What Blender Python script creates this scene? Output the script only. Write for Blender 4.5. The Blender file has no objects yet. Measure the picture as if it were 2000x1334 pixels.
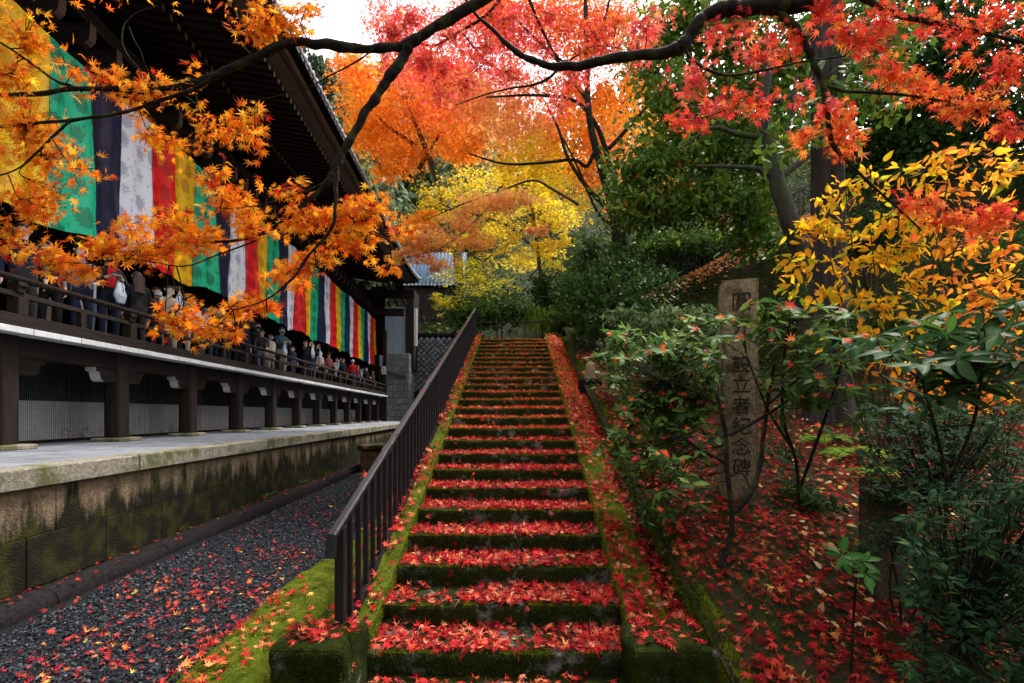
import bpy, bmesh, math, random
import numpy as np
from mathutils import Vector, Matrix, noise

rnd = random.Random(11)
rng = np.random.default_rng(11)
scene = bpy.context.scene
COL = scene.collection
rad = math.radians

# ------------------------------------------------------------------ camera, sky, sun, exposure
EYE = 1.73
FPX = 950.0
cam_data = bpy.data.cameras.new("camera")
cam_data.sensor_width = 36.0
cam_data.lens = FPX / 2000.0 * 36.0
cam_data.shift_y = 141.0 / 2000.0
cam_data.clip_start = 0.05
cam_data.clip_end = 2000.0
cam = bpy.data.objects.new("camera", cam_data)
cam.location = (0, 0, EYE)
cam.rotation_euler = (rad(90), 0, 0)
COL.objects.link(cam)
scene.camera = cam

SUN_EL, SUN_AZ = 58.0, 36.0
world = bpy.data.worlds.new("World")
scene.world = world
world.use_nodes = True
wn = world.node_tree
wn.nodes.clear()
w_out = wn.nodes.new("ShaderNodeOutputWorld")
w_bg = wn.nodes.new("ShaderNodeBackground")
w_sky = wn.nodes.new("ShaderNodeTexSky")
w_sky.sky_type = 'NISHITA'
w_sky.sun_disc = False
w_sky.sun_elevation = rad(SUN_EL)
w_sky.sun_rotation = rad(SUN_AZ)
w_sky.air_density = 1.0
w_sky.dust_density = 4.0
w_sky.ozone_density = 1.0
w_hs = wn.nodes.new("ShaderNodeHueSaturation")
w_hs.inputs['Saturation'].default_value = 0.14
w_hs.inputs['Value'].default_value = 1.9
w_bg.inputs['Strength'].default_value = 0.15
wn.links.new(w_sky.outputs[0], w_hs.inputs['Color'])
wn.links.new(w_hs.outputs[0], w_bg.inputs['Color'])
wn.links.new(w_bg.outputs[0], w_out.inputs['Surface'])

sun_d = bpy.data.lights.new("sun", 'SUN')
sun_d.energy = 2.6
sun_d.angle = rad(11)
sun_d.color = (1.0, 0.95, 0.87)
sun = bpy.data.objects.new("sun", sun_d)
_az = rad(SUN_AZ)
_dir = Vector((math.sin(_az) * math.cos(rad(SUN_EL)), math.cos(_az) * math.cos(rad(SUN_EL)), math.sin(rad(SUN_EL))))
sun.rotation_euler = _dir.to_track_quat('Z', 'Y').to_euler()
sun.location = (0, 0, 40)
COL.objects.link(sun)

scene.view_settings.view_transform = 'Standard'
scene.view_settings.look = 'None'
scene.view_settings.gamma = 1.0
scene.view_settings.use_curve_mapping = False
scene.view_settings.exposure = 1.05
scene.cycles.max_bounces = 6
scene.cycles.diffuse_bounces = 3
scene.cycles.glossy_bounces = 2
scene.cycles.transmission_bounces = 4
scene.cycles.transparent_max_bounces = 4
scene.cycles.use_denoising = True
scene.cycles.sample_clamp_indirect = 4.0


# ------------------------------------------------------------------ helpers
def P(px, py, D):
    """World point seen at photo pixel (px, py) at depth D metres."""
    return np.array([(px - 1000.0) * D / FPX, D, EYE - (py - 808.0) * D / FPX])


def proj(p):
    p = np.asarray(p, float)
    y = np.maximum(p[..., 1], 0.05)
    return 1000 + p[..., 0] * FPX / y, 808 - (p[..., 2] - EYE) * FPX / y


def in_frame(pos, m=60):
    u, v = proj(pos)
    return (u > -m) & (u < 2000 + m) & (v > -m) & (v < 1334 + m) & (pos[:, 1] > 0.3)


def tag(o, label=None, cat=None, group=None, kind=None):
    if label: o['label'] = label
    if cat: o['category'] = cat
    if group: o['group'] = group
    if kind: o['kind'] = kind
    return o


def link(name, me, parent=None, loc=None, mats=None):
    o = bpy.data.objects.new(name, me)
    COL.objects.link(o)
    if parent: o.parent = parent
    if loc is not None: o.location = loc
    if mats is not None:
        for m in (mats if isinstance(mats, (list, tuple)) else [mats]):
            me.materials.append(m)
    return o


def thing(name, label, cat, loc=(0, 0, 0), rz=0.0, group=None):
    o = bpy.data.objects.new(name, None)
    o.empty_display_size = 0.2
    COL.objects.link(o)
    o.location = loc
    o.rotation_euler = (0, 0, rz)
    return tag(o, label, cat, group)


def np_mesh(name, V, F, col=None, mi=None, smooth=False):
    """Mesh from arrays: V (n,3), F (m,3) or (m,4)."""
    V = np.ascontiguousarray(V, np.float32)
    F = np.ascontiguousarray(F, np.int32)
    me = bpy.data.meshes.new(name)
    k = F.shape[1]
    me.vertices.add(len(V))
    me.vertices.foreach_set("co", V.ravel())
    me.loops.add(F.size)
    me.loops.foreach_set("vertex_index", F.ravel())
    me.polygons.add(len(F))
    me.polygons.foreach_set("loop_start", np.arange(0, F.size, k, dtype=np.int32))
    me.polygons.foreach_set("loop_total", np.full(len(F), k, np.int32))
    if mi is not None:
        me.polygons.foreach_set("material_index", np.ascontiguousarray(mi, np.int32))
    if smooth:
        me.polygons.foreach_set("use_smooth", np.ones(len(F), bool))
    if col is not None:
        a = me.color_attributes.new("Col", 'FLOAT_COLOR', 'POINT')
        c = np.ones((len(V), 4), np.float32)
        c[:, :3] = col
        a.data.foreach_set("color", c.ravel())
    me.update(calc_edges=True)
    return me


class MB:
    """Collects shapes and links them as one mesh object."""
    def __init__(s):
        s.v, s.f, s.m = [], [], []

    def add(s, V, Fs, mi=0):
        o = len(s.v)
        s.v.extend(tuple(map(float, p)) for p in V)
        for f in Fs:
            s.f.append(tuple(i + o for i in f))
            s.m.append(mi)
        return s

    def box(s, x0, x1, y0, y1, z0, z1, mi=0, c=0.0):
        if c <= 0:
            V = [(x, y, z) for x in (x0, x1) for y in (y0, y1) for z in (z0, z1)]
            Fs = [(0, 1, 3, 2), (4, 6, 7, 5), (0, 4, 5, 1), (2, 3, 7, 6), (0, 2, 6, 4), (1, 5, 7, 3)]
            return s.add(V, Fs, mi)
        ce = ((x0 + x1) / 2, (y0 + y1) / 2, (z0 + z1) / 2)
        h = ((x1 - x0) / 2, (y1 - y0) / 2, (z1 - z0) / 2)
        V, ix = [], {}
        for sx in (-1, 1):
            for sy in (-1, 1):
                for sz in (-1, 1):
                    sg = (sx, sy, sz)
                    for a in range(3):
                        ix[(sx, sy, sz, a)] = len(V)
                        V.append(tuple(ce[k] + sg[k] * (h[k] - (0 if k == a else c)) for k in range(3)))
        Fs = []
        for a in range(3):
            b, d = (a + 1) % 3, (a + 2) % 3
            for sa in (-1, 1):
                q = []
                for (sb, sd) in ((-1, -1), (1, -1), (1, 1), (-1, 1)):
                    sg = [0, 0, 0]; sg[a] = sa; sg[b] = sb; sg[d] = sd
                    q.append(ix[(sg[0], sg[1], sg[2], a)])
                Fs.append(tuple(q if sa > 0 else q[::-1]))
        for a in range(3):
            b, d = (a + 1) % 3, (a + 2) % 3
            for sb in (-1, 1):
                for sd in (-1, 1):
                    def g(sa, ax):
                        sg = [0, 0, 0]; sg[a] = sa; sg[b] = sb; sg[d] = sd
                        return ix[(sg[0], sg[1], sg[2], ax)]
                    q = [g(-1, b), g(1, b), g(1, d), g(-1, d)]
                    Fs.append(tuple(q if sb * sd > 0 else q[::-1]))
        for sx in (-1, 1):
            for sy in (-1, 1):
                for sz in (-1, 1):
                    q = [ix[(sx, sy, sz, a)] for a in range(3)]
                    Fs.append(tuple(q if sx * sy * sz > 0 else q[::-1]))
        return s.add(V, Fs, mi)

    def tube(s, pts, radii, seg=8, mi=0, caps=True):
        V, F = tube_arrays(pts, radii, seg)
        o = len(s.v)
        s.add(V, F, mi)
        if caps:
            n = len(pts)
            s.f.append(tuple(o + k for k in range(seg))[::-1]); s.m.append(mi)
            s.f.append(tuple(o + (n - 1) * seg + k for k in range(seg))); s.m.append(mi)
        return s

    def bar(s, a, b, w, h, mi=0, up=(0, 0, 1)):
        """rectangular bar from a to b, width w (sideways), height h."""
        a, b = Vector(a), Vector(b)
        d = (b - a).normalized()
        sd = d.cross(Vector(up)).normalized()
        u = sd.cross(d)
        V = []
        for p in (a, b):
            for (i, j) in ((-1, -1), (1, -1), (1, 1), (-1, 1)):
                V.append(p + sd * (i * w / 2) + u * (j * h / 2))
        return s.add(V, [(3, 2, 1, 0), (4, 5, 6, 7), (0, 1, 5, 4), (1, 2, 6, 5), (2, 3, 7, 6), (3, 0, 4, 7)], mi)

    def lathe(s, prof, seg=12, c=(0, 0, 0), mi=0):
        V, Fs = [], []
        for r, z in prof:
            for k in range(seg):
                a = 2 * math.pi * k / seg
                V.append((c[0] + r * math.cos(a), c[1] + r * math.sin(a), c[2] + z))
        for i in range(len(prof) - 1):
            for k in range(seg):
                k2 = (k + 1) % seg
                Fs.append((i * seg + k, i * seg + k2, (i + 1) * seg + k2, (i + 1) * seg + k))
        return s.add(V, Fs, mi)

    def grid(s, fn, us, vs, mi=0):
        V = [fn(u, v) for u in us for v in vs]
        n = len(vs)
        Fs = [(i * n + j, (i + 1) * n + j, (i + 1) * n + j + 1, i * n + j + 1)
              for i in range(len(us) - 1) for j in range(n - 1)]
        return s.add(V, Fs, mi)

    def mesh(s, name, smooth=False):
        me = bpy.data.meshes.new(name)
        me.from_pydata(s.v, [], s.f)
        me.polygons.foreach_set("material_index", np.array(s.m, np.int32))
        if smooth:
            me.polygons.foreach_set("use_smooth", np.ones(len(s.f), bool))
        me.update()
        return me

    def build(s, name, mats, parent=None, smooth=False, loc=None):
        return link(name, s.mesh(name, smooth), parent, loc, mats)


def tube_arrays(pts, radii, seg=8):
    pts = np.asarray(pts, float)
    n = len(pts)
    if np.isscalar(radii): radii = [radii] * n
    t = np.gradient(pts, axis=0)
    t /= np.linalg.norm(t, axis=1)[:, None] + 1e-9
    ref = np.array([0, 0, 1.0]) if abs(t[0, 2]) < 0.9 else np.array([1.0, 0, 0])
    V = []
    a = np.cross(t[0], ref); a /= np.linalg.norm(a)
    ang = 2 * np.pi * np.arange(seg) / seg
    for i in range(n):
        a = a - t[i] * np.dot(a, t[i]); a /= np.linalg.norm(a) + 1e-9
        b = np.cross(t[i], a)
        V.append(pts[i] + radii[i] * (np.cos(ang)[:, None] * a + np.sin(ang)[:, None] * b))
    V = np.concatenate(V)
    F = [(i * seg + k, i * seg + (k + 1) % seg, (i + 1) * seg + (k + 1) % seg, (i + 1) * seg + k)
         for i in range(n - 1) for k in range(seg)]
    return V, F


def smooth_path(pts, n_sub=4):
    """Catmull-Rom through pts."""
    p = np.asarray(pts, float)
    q = np.vstack([2 * p[0] - p[1], p, 2 * p[-1] - p[-2]])
    out = []
    for i in range(1, len(q) - 2):
        for k in range(n_sub):
            t = k / n_sub
            out.append(0.5 * ((2 * q[i]) + (-q[i - 1] + q[i + 1]) * t + (2 * q[i - 1] - 5 * q[i] + 4 * q[i + 1] - q[i + 2]) * t * t
                              + (-q[i - 1] + 3 * q[i] - 3 * q[i + 1] + q[i + 2]) * t ** 3))
    out.append(q[-2])
    return np.array(out)


def nz(x, y, z=0.0):
    return noise.noise((x, y, z))


def sstep(a, b, x):
    t = np.clip((x - a) / (b - a), 0, 1)
    return t * t * (3 - 2 * t)


# ------------------------------------------------------------------ materials
def new_mat(name):
    m = bpy.data.materials.new(name)
    m.use_nodes = True
    nt = m.node_tree
    nt.nodes.clear()
    out = nt.nodes.new("ShaderNodeOutputMaterial")
    return m, nt, out


def N_(nt, typ, **kw):
    n = nt.nodes.new(typ)
    for k, v in kw.items():
        if k in n.inputs: n.inputs[k].default_value = v
        else: setattr(n, k, v)
    return n


def ramp(nt, fac, stops):
    r = nt.nodes.new("ShaderNodeValToRGB")
    e = r.color_ramp.elements
    while len(e) < len(stops): e.new(0.5)
    for el, (p, c) in zip(e, stops):
        el.position = p
        el.color = (c[0], c[1], c[2], 1) if not np.isscalar(c) else (c, c, c, 1)
    nt.links.new(fac, r.inputs[0])
    return r


def surf(name, c1, c2, scale=6.0, rough=0.8, bump=0.3, bscale=40.0, stretch=(1, 1, 1), spec=0.3, c3=None, scale3=1.5, cover3=0.55,
         lean=False, rand=0.0, coords='Object'):
    """Two-tone noisy surface with fine relief; c3 = patches (lichen, moss, dirt)."""
    m, nt, out = new_mat(name)
    L = nt.links
    tc = N_(nt, "ShaderNodeTexCoord")
    mp = N_(nt, "ShaderNodeMapping")
    mp.inputs['Scale'].default_value = stretch
    L.new(tc.outputs[coords], mp.inputs[0])
    n1 = N_(nt, "ShaderNodeTexNoise", Scale=scale, Detail=6.0, Roughness=0.65)
    L.new(mp.outputs[0], n1.inputs['Vector'])
    r1 = ramp(nt, n1.outputs[0], [(0.3, c1), (0.7, c2)])
    colr = r1.outputs[0]
    if c3 is not None:
        n3 = N_(nt, "ShaderNodeTexNoise", Scale=scale3, Detail=8.0, Roughness=0.7)
        L.new(tc.outputs[coords], n3.inputs['Vector'])
        r3 = ramp(nt, n3.outputs[0], [(cover3 - 0.04, 0.0), (cover3 + 0.06, 1.0)])
        mx = N_(nt, "ShaderNodeMix", data_type='RGBA')
        L.new(r3.outputs[0], mx.inputs[0]); L.new(colr, mx.inputs[6])
        mx.inputs[7].default_value = (*c3, 1)
        colr = mx.outputs[2]
    if rand > 0:
        oi = N_(nt, "ShaderNodeObjectInfo")
        mr = N_(nt, "ShaderNodeMapRange")
        mr.inputs[3].default_value = 1 - rand; mr.inputs[4].default_value = 1 + rand
        L.new(oi.outputs['Random'], mr.inputs[0])
        hs = N_(nt, "ShaderNodeHueSaturation")
        L.new(colr, hs.inputs['Color']); L.new(mr.outputs[0], hs.inputs['Value'])
        colr = hs.outputs[0]
    bs = N_(nt, "ShaderNodeBsdfPrincipled", Roughness=rough)
    bs.inputs['Specular IOR Level'].default_value = spec
    L.new(colr, bs.inputs['Base Color'])
    if bump > 0:
        nb = N_(nt, "ShaderNodeTexNoise", Scale=bscale, Detail=5.0, Roughness=0.6)
        L.new(mp.outputs[0], nb.inputs['Vector'])
        bp = N_(nt, "ShaderNodeBump", Strength=bump, Distance=0.02)
        L.new(nb.outputs[0], bp.inputs['Height'])
        L.new(bp.outputs[0], bs.inputs['Normal'])
    L.new(bs.outputs[0], out.inputs[0])
    return m


def leaf_mat(name, trans=0.45, rough=0.5, spec=0.25):
    m, nt, out = new_mat(name)
    L = nt.links
    at = N_(nt, "ShaderNodeAttribute", attribute_name="Col")
    bs = N_(nt, "ShaderNodeBsdfPrincipled", Roughness=rough)
    bs.inputs['Specular IOR Level'].default_value = spec
    L.new(at.outputs['Color'], bs.inputs['Base Color'])
    if trans > 0:
        tr = N_(nt, "ShaderNodeBsdfTranslucent")
        mx = N_(nt, "ShaderNodeMixShader")
        mx.inputs[0].default_value = trans
        L.new(at.outputs['Color'], tr.inputs['Color'])
        L.new(bs.outputs[0], mx.inputs[1]); L.new(tr.outputs[0], mx.inputs[2])
        L.new(mx.outputs[0], out.inputs[0])
    else:
        L.new(bs.outputs[0], out.inputs[0])
    return m


M = {}
M['leaf'] = leaf_mat("autumn_leaf", 0.62, 0.65, 0.08)
M['leaf_fallen'] = leaf_mat("fallen_leaf", 0.15, 0.75, 0.08)
M['leaf_green'] = leaf_mat("glossy_leaf", 0.36, 0.5, 0.08)
M['leaf_matt'] = leaf_mat("matt_leaf", 0.3, 0.75, 0.08)
M['moss_blade'] = leaf_mat("moss_blade", 0.25, 0.9, 0.05)
M['pebble'] = leaf_mat("pebble", 0.0, 0.8, 0.10)
M['bark'] = surf("dark_bark", (0.008, 0.006, 0.005), (0.030, 0.023, 0.017), 14, 0.85, 0.9, 60, (1, 1, 1), 0.1, (0.035, 0.05, 0.008), 7, 0.56)
M['bark_grey'] = surf("grey_bark", (0.022, 0.018, 0.014), (0.075, 0.065, 0.055), 10, 0.9, 1.0, 30, (1, 1, 0.18), 0.2, (0.035, 0.055, 0.012), 3, 0.52)
M['bark_cedar'] = surf("cedar_bark", (0.010, 0.008, 0.007), (0.060, 0.050, 0.045), 16, 0.9, 1.0, 26, (1, 1, 0.08), 0.2, (0.05, 0.065, 0.03), 4, 0.62)
M['step'] = surf("mossy_step_stone", (0.010, 0.014, 0.004), (0.026, 0.032, 0.008), 18, 0.95, 0.9, 90, (1, 1, 1), 0.05, (0.155, 0.150, 0.138), 4.5, 0.58)
M['moss'] = surf("moss", (0.025, 0.042, 0.004), (0.125, 0.15, 0.012), 7, 1.0, 1.0, 120, (1, 1, 1), 0.05, (0.12, 0.11, 0.095), 5.0, 0.66)
M['moss_dark'] = surf("dark_moss", (0.008, 0.012, 0.003), (0.03, 0.042, 0.007), 9, 1.0, 1.0, 90, (1, 1, 1), 0.05, (0.16, 0.15, 0.14), 5.0, 0.64)
M['granite'] = surf("granite", (0.12, 0.105, 0.08), (0.36, 0.325, 0.26), 26, 0.9, 0.9, 90, (1, 1, 1), 0.1, (0.10, 0.105, 0.045), 2.6, 0.52, rand=0.14)
def dark_foot_wall():
    """Old tan stone, blackened in ragged tongues that thicken towards the foot."""
    m, nt, out = new_mat("dark_foot_stone")
    L = nt.links
    tc = N_(nt, "ShaderNodeTexCoord")
    n1 = N_(nt, "ShaderNodeTexNoise", Scale=22.0, Detail=6.0, Roughness=0.65); L.new(tc.outputs['Object'], n1.inputs['Vector'])
    r1 = ramp(nt, n1.outputs[0], [(0.3, (0.10, 0.068, 0.040)), (0.7, (0.27, 0.20, 0.13))])
    mp = N_(nt, "ShaderNodeMapping"); mp.inputs['Scale'].default_value = (1.6, 1.6, 0.35); L.new(tc.outputs['Object'], mp.inputs[0])
    n2 = N_(nt, "ShaderNodeTexNoise", Scale=2.2, Detail=8.0, Roughness=0.7); L.new(mp.outputs[0], n2.inputs['Vector'])
    sx = N_(nt, "ShaderNodeSeparateXYZ"); L.new(tc.outputs['Object'], sx.inputs[0])
    a = N_(nt, "ShaderNodeMath", operation='MULTIPLY_ADD'); a.inputs[1].default_value = -0.55; a.inputs[2].default_value = 0.47; L.new(sx.outputs[2], a.inputs[0])
    b = N_(nt, "ShaderNodeMath", operation='ADD'); L.new(a.outputs[0], b.inputs[0]); L.new(n2.outputs[0], b.inputs[1])
    r2 = ramp(nt, b.outputs[0], [(0.40, 0.0), (0.56, 1.0)])
    n3 = N_(nt, "ShaderNodeTexNoise", Scale=5.0, Detail=4.0); L.new(tc.outputs['Object'], n3.inputs['Vector'])
    r3 = ramp(nt, n3.outputs[0], [(0.45, (0.012, 0.011, 0.007)), (0.62, (0.028, 0.030, 0.008)), (0.75, (0.05, 0.032, 0.012))])
    mx = N_(nt, "ShaderNodeMix", data_type='RGBA'); L.new(r2.outputs[0], mx.inputs[0]); L.new(r1.outputs[0], mx.inputs[6]); L.new(r3.outputs[0], mx.inputs[7])
    n4 = N_(nt, "ShaderNodeTexNoise", Scale=70.0, Detail=4.0); L.new(tc.outputs['Object'], n4.inputs['Vector'])
    bp = N_(nt, "ShaderNodeBump", Strength=0.8, Distance=0.02); L.new(n4.outputs[0], bp.inputs['Height'])
    bs = N_(nt, "ShaderNodeBsdfPrincipled", Roughness=0.95); bs.inputs['Specular IOR Level'].default_value = 0.08
    L.new(mx.outputs[2], bs.inputs['Base Color']); L.new(bp.outputs[0], bs.inputs['Normal']); L.new(bs.outputs[0], out.inputs[0])
    return m


M['wall_stone'] = dark_foot_wall()
M['paving'] = surf("paving_slab", (0.11, 0.122, 0.142), (0.20, 0.212, 0.235), 4, 0.85, 0.4, 50, (1, 1, 1), 0.12, (0.09, 0.095, 0.085), 2.5, 0.6, rand=0.2)
M['kerb'] = surf("dark_kerb", (0.007, 0.006, 0.006), (0.022, 0.019, 0.019), 20, 0.95, 0.8, 80, (1, 1, 1), 0.05)
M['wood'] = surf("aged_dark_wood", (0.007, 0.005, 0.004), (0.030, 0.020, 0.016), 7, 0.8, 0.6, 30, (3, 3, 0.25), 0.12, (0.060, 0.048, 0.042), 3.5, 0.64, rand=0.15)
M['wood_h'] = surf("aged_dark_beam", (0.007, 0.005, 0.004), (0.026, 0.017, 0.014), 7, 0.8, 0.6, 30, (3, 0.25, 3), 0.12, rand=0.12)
M['rafter'] = surf("rafter_wood", (0.012, 0.008, 0.006), (0.042, 0.028, 0.022), 6, 0.85, 0.3, 20, (0.25, 3, 3), 0.1, rand=0.2)
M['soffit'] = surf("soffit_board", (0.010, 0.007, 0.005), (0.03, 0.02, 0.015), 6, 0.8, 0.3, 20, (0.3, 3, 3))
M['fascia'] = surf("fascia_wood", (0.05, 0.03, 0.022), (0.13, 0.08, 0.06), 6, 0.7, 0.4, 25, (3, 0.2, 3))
M['white'] = surf("white_paint", (0.42, 0.43, 0.46), (0.58, 0.58, 0.59), 8, 0.6, 0.15, 40, (1, 1, 1), 0.15, (0.24, 0.23, 0.22), 6, 0.64, rand=0.14)
M['plaster'] = surf("grey_plaster", (0.46, 0.46, 0.46), (0.62, 0.62, 0.62), 3, 0.9, 0.2, 30, (1, 1, 1), 0.2, (0.2, 0.19, 0.17), 2.0, 0.6)
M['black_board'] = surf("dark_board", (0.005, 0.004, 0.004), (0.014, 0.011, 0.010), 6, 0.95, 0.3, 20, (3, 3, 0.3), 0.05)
M['wire'] = surf("wire", (0.06, 0.06, 0.06), (0.13, 0.13, 0.13), 9, 0.6, 0.0)
M['tile'] = surf("roof_tile", (0.10, 0.11, 0.125), (0.24, 0.26, 0.29), 9, 0.45, 0.3, 40, (1, 1, 1), 0.5, rand=0.15)
M['tile_blue'] = surf("blue_roof_tile", (0.06, 0.10, 0.16), (0.12, 0.18, 0.26), 6, 0.7, 0.3, 30, (1, 1, 1), 0.15, rand=0.15)
M['rail'] = surf("black_rail_paint", (0.006, 0.006, 0.008), (0.014, 0.014, 0.017), 12, 0.42, 0.15, 60, (1, 1, 1), 0.22, (0.022, 0.022, 0.024), 7, 0.66)
M['pillar_stone'] = surf("memorial_stone", (0.13, 0.095, 0.055), (0.44, 0.34, 0.22), 34, 0.95, 1.0, 110, (1, 1, 1), 0.08, (0.08, 0.07, 0.03), 2.6, 0.56)
M['post_stone'] = surf('dark_post_stone', (0.035, 0.028, 0.018), (0.15, 0.115, 0.075), 34, 0.95, 1.0, 110, (1, 1, 1), 0.05, (0.03, 0.035, 0.010), 3, 0.52)
M['letter'] = surf("incised_letter", (0.012, 0.010, 0.007), (0.032, 0.025, 0.018), 20, 0.95, 0.3, 60)
M['soil'] = surf("garden_soil", (0.008, 0.009, 0.004), (0.030, 0.038, 0.008), 3.5, 1.0, 1.0, 60, (1, 1, 1), 0.1, (0.05, 0.03, 0.018), 1.6, 0.55)
M['hill'] = surf("hillside_soil", (0.008, 0.012, 0.005), (0.025, 0.035, 0.010), 0.7, 1.0, 0.6, 8, (1, 1, 1), 0.1)
M['gravel_base'] = surf("dark_gravel_bed", (0.006, 0.007, 0.008), (0.022, 0.023, 0.026), 45, 0.9, 1.0, 120, (1, 1, 1), 0.05)
M['ground'] = surf("earth", (0.03, 0.03, 0.02), (0.07, 0.065, 0.05), 2, 0.95, 0.5, 20)
M['block'] = surf("grey_block", (0.10, 0.108, 0.12), (0.21, 0.22, 0.24), 5, 0.9, 0.5, 25, (1, 1, 1), 0.2, rand=0.18)
M['cladding'] = surf("metal_cladding", (0.16, 0.20, 0.27), (0.27, 0.32, 0.40), 6, 0.45, 0.2, 14, (1, 1, 1), 0.5)
# ------------------------------------------------------------------ the setting: ground, lane, garden slope, hill
STAIR_O = np.array([-0.08, 3.21, 0.0])
STAIR_A = -0.0113
RISE, RUN, NSTEP = 0.151, 0.427, 25


def S2W(x, y, z):
    """stair frame (x across, y up the flight from the first nosing) to world."""
    c, s = math.cos(STAIR_A), math.sin(STAIR_A)
    return np.array([STAIR_O[0] + x * c - y * s, STAIR_O[1] + x * s + y * c, z])


def nosing(y):
    return RISE + y * RISE / RUN


def zbank(x):
    return 3.9 + np.clip(x - 1.9, 0, 9) * 0.5


def garden(x, y):
    x = np.asarray(x, float); y = np.asarray(y, float)
    a = -0.87 + 0.354 * np.minimum(y, 13.3)
    b = -0.87 + 0.354 * np.minimum(y, 6.5) + 0.25 * np.clip(y - 6.5, 0, 6)
    z = a + (b - a) * sstep(1.6, 3.4, x)
    z = np.maximum(z, -0.25 + 0 * z)
    t = sstep(10.6, 12.6, y)
    z = z + (zbank(x) - z) * t
    zh = zbank(x) + 0.5 * np.clip(y - 12.8, 0, 200) * sstep(2.0, 3.4, x)
    zt = 3.78 + 0.9 * np.clip(y - 15.8, 0, 2.2) + 0.5 * np.clip(y - 18.0, 0, 200)
    w = sstep(1.6, 3.2, x)
    far = zt + (zh - zt) * w
    left = 3.78 + 2.82 * sstep(17, 31, y) + 0.95 * np.clip(y - 36.0, 0, 75)
    far = left + (far - left) * sstep(-6, 3, x) if np.ndim(x) else far
    return np.where(y > 12.6, far, z)


def g1(x, y):
    return float(garden(np.array([x]), np.array([y]))[0])


def sheet(name, xs, ys, fn, mat, kind='structure', skip=None, amp=0.0, fr=1.0):
    X, Y = np.meshgrid(xs, ys, indexing='ij')
    Z = fn(X.ravel(), Y.ravel())
    if amp:
        Z = Z + np.array([amp * (nz(a * fr, b * fr, 3.1) + 0.5 * nz(a * fr * 2.7, b * fr * 2.7, 9.2)) for a, b in zip(X.ravel(), Y.ravel())])
    V = np.c_[X.ravel(), Y.ravel(), Z]
    n = len(ys)
    i, j = np.meshgrid(np.arange(len(xs) - 1), np.arange(n - 1), indexing='ij')
    i, j = i.ravel(), j.ravel()
    F = np.c_[i * n + j, (i + 1) * n + j, (i + 1) * n + j + 1, i * n + j + 1]
    if skip is not None:
        cx = (xs[i] + xs[i + 1]) / 2; cy = (ys[j] + ys[j + 1]) / 2
        F = F[~skip(cx, cy)]
    o = link(name, np_mesh(name, V, F, smooth=True), mats=M[mat])
    return tag(o, kind=kind)


tag(MB().box(-400, 400, -60, 700, -0.6, -0.35).build('ground', M['ground']), kind='structure')
sheet('gravel_lane', np.linspace(-4.1, -1.9, 12), np.linspace(-3, 36, 60), lambda x, y: 0.05 + 0 * x, 'gravel_base', amp=0.012, fr=3)
sheet('landing', np.linspace(-1.6, 1.5, 14), np.linspace(-3, 3.3, 24), lambda x, y: 0.0 + 0 * x, 'moss_dark', amp=0.012, fr=4)
sheet('garden_slope', np.r_[np.linspace(1.3, 6, 60), np.linspace(6.3, 40, 40)], np.r_[np.linspace(-3, 12.58, 110), 12.75, 12.95], garden, 'soil', amp=0.035, fr=1.7)
tag(MB().box(-1.25, 1.9, 13.86, 16.2, 3.2, 3.776).build('terrace', M['soil']), kind='structure')
sheet('hillside', np.r_[np.linspace(-70, -6.2, 40), np.linspace(-6, -1.2, 13), np.linspace(-0.8, 12, 33), np.linspace(13, 80, 40)],
      np.r_[12.62, np.linspace(12.8, 34.5, 60), np.linspace(35.5, 150, 60)], garden, 'hill', amp=0.10, fr=0.5,
      skip=lambda x, y: ((x < -1.2) & (y < 34.5)) | ((x < 1.85) & (y < 15.6)))

tag(MB().grid(lambda u, v: (-1.19 - .15 * v, u, -0.3 + (g1(-1.15, max(u, 12.7)) + .35) * (1 - v)), np.linspace(13.8, 34.9, 60), [0, .5, 1.0]).build('terrace_side', M['moss_dark'], smooth=True), kind='structure')
tag(MB().grid(lambda u, v: (u, 34.75 - .12 * v, 5.5 + (g1(u, 34.9) + .25 - 5.5) * (1 - v)), np.linspace(-70, -1.0, 90), [0, .5, 1.0]).build('bank_face', M['moss_dark'], smooth=True), kind='structure')
# moss bank beside the lane
def bank_z(x, y):
    c = sstep(-2.25, -2.0, x) * sstep(-1.50, -1.60, x)
    return 0.0 + 0.17 * c - 0.02
sheet('moss_bank', np.linspace(-2.3, -1.46, 26), np.linspace(1.0, 14, 170), lambda x, y: bank_z(x + 0.05 * np.sin(y * 1.7), y), 'moss', amp=0.03, fr=5)
tag(MB().box(-1.55, -1.33, 0, 14, -0.3, -0.1).build('drain_trench', M['kerb']), kind='structure')

# ------------------------------------------------------------------ stone staircase
stair = thing('stone_staircase', 'long flight of mossy stone steps strewn with fallen red leaves', 'staircase', tuple(STAIR_O), STAIR_A)


def step_mesh(i):
    mb = MB()
    y0 = i * RUN
    zt = RISE * (i + 1)
    zb = RISE * i - 0.05
    r = 0.028
    prof = [(y0, zb), (y0 + 0.004, zb + 0.07), (y0, zt - r * 1.6), (y0 + r * 0.3, zt - r * 0.5), (y0 + r, zt), (y0 + 0.12, zt + 0.002),
            (y0 + 0.26, zt - 0.002), (y0 + RUN + 0.06, zt)]
    xs = np.linspace(-0.93, 0.93, 42)

    def fn(u, v):
        y, z = prof[v]
        k = 0 if v in (0,) else 1
        dy = 0.016 * nz(u * 2.3, i * 7.1, 1.0) + 0.008 * nz(u * 9, i * 3.3 + z * 8, 2.0)
        dz = 0.010 * nz(u * 2.1, i * 5.7, 4.0) + 0.005 * nz(u * 11, y * 9, 5.0)
        sag = -0.010 * math.cos(u * 1.6)
        return (u, y + (dy if v < 6 else 0), z + k * (dz + sag))
    mb.grid(fn, xs, range(len(prof)))
    return mb.mesh('step', True)


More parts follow.
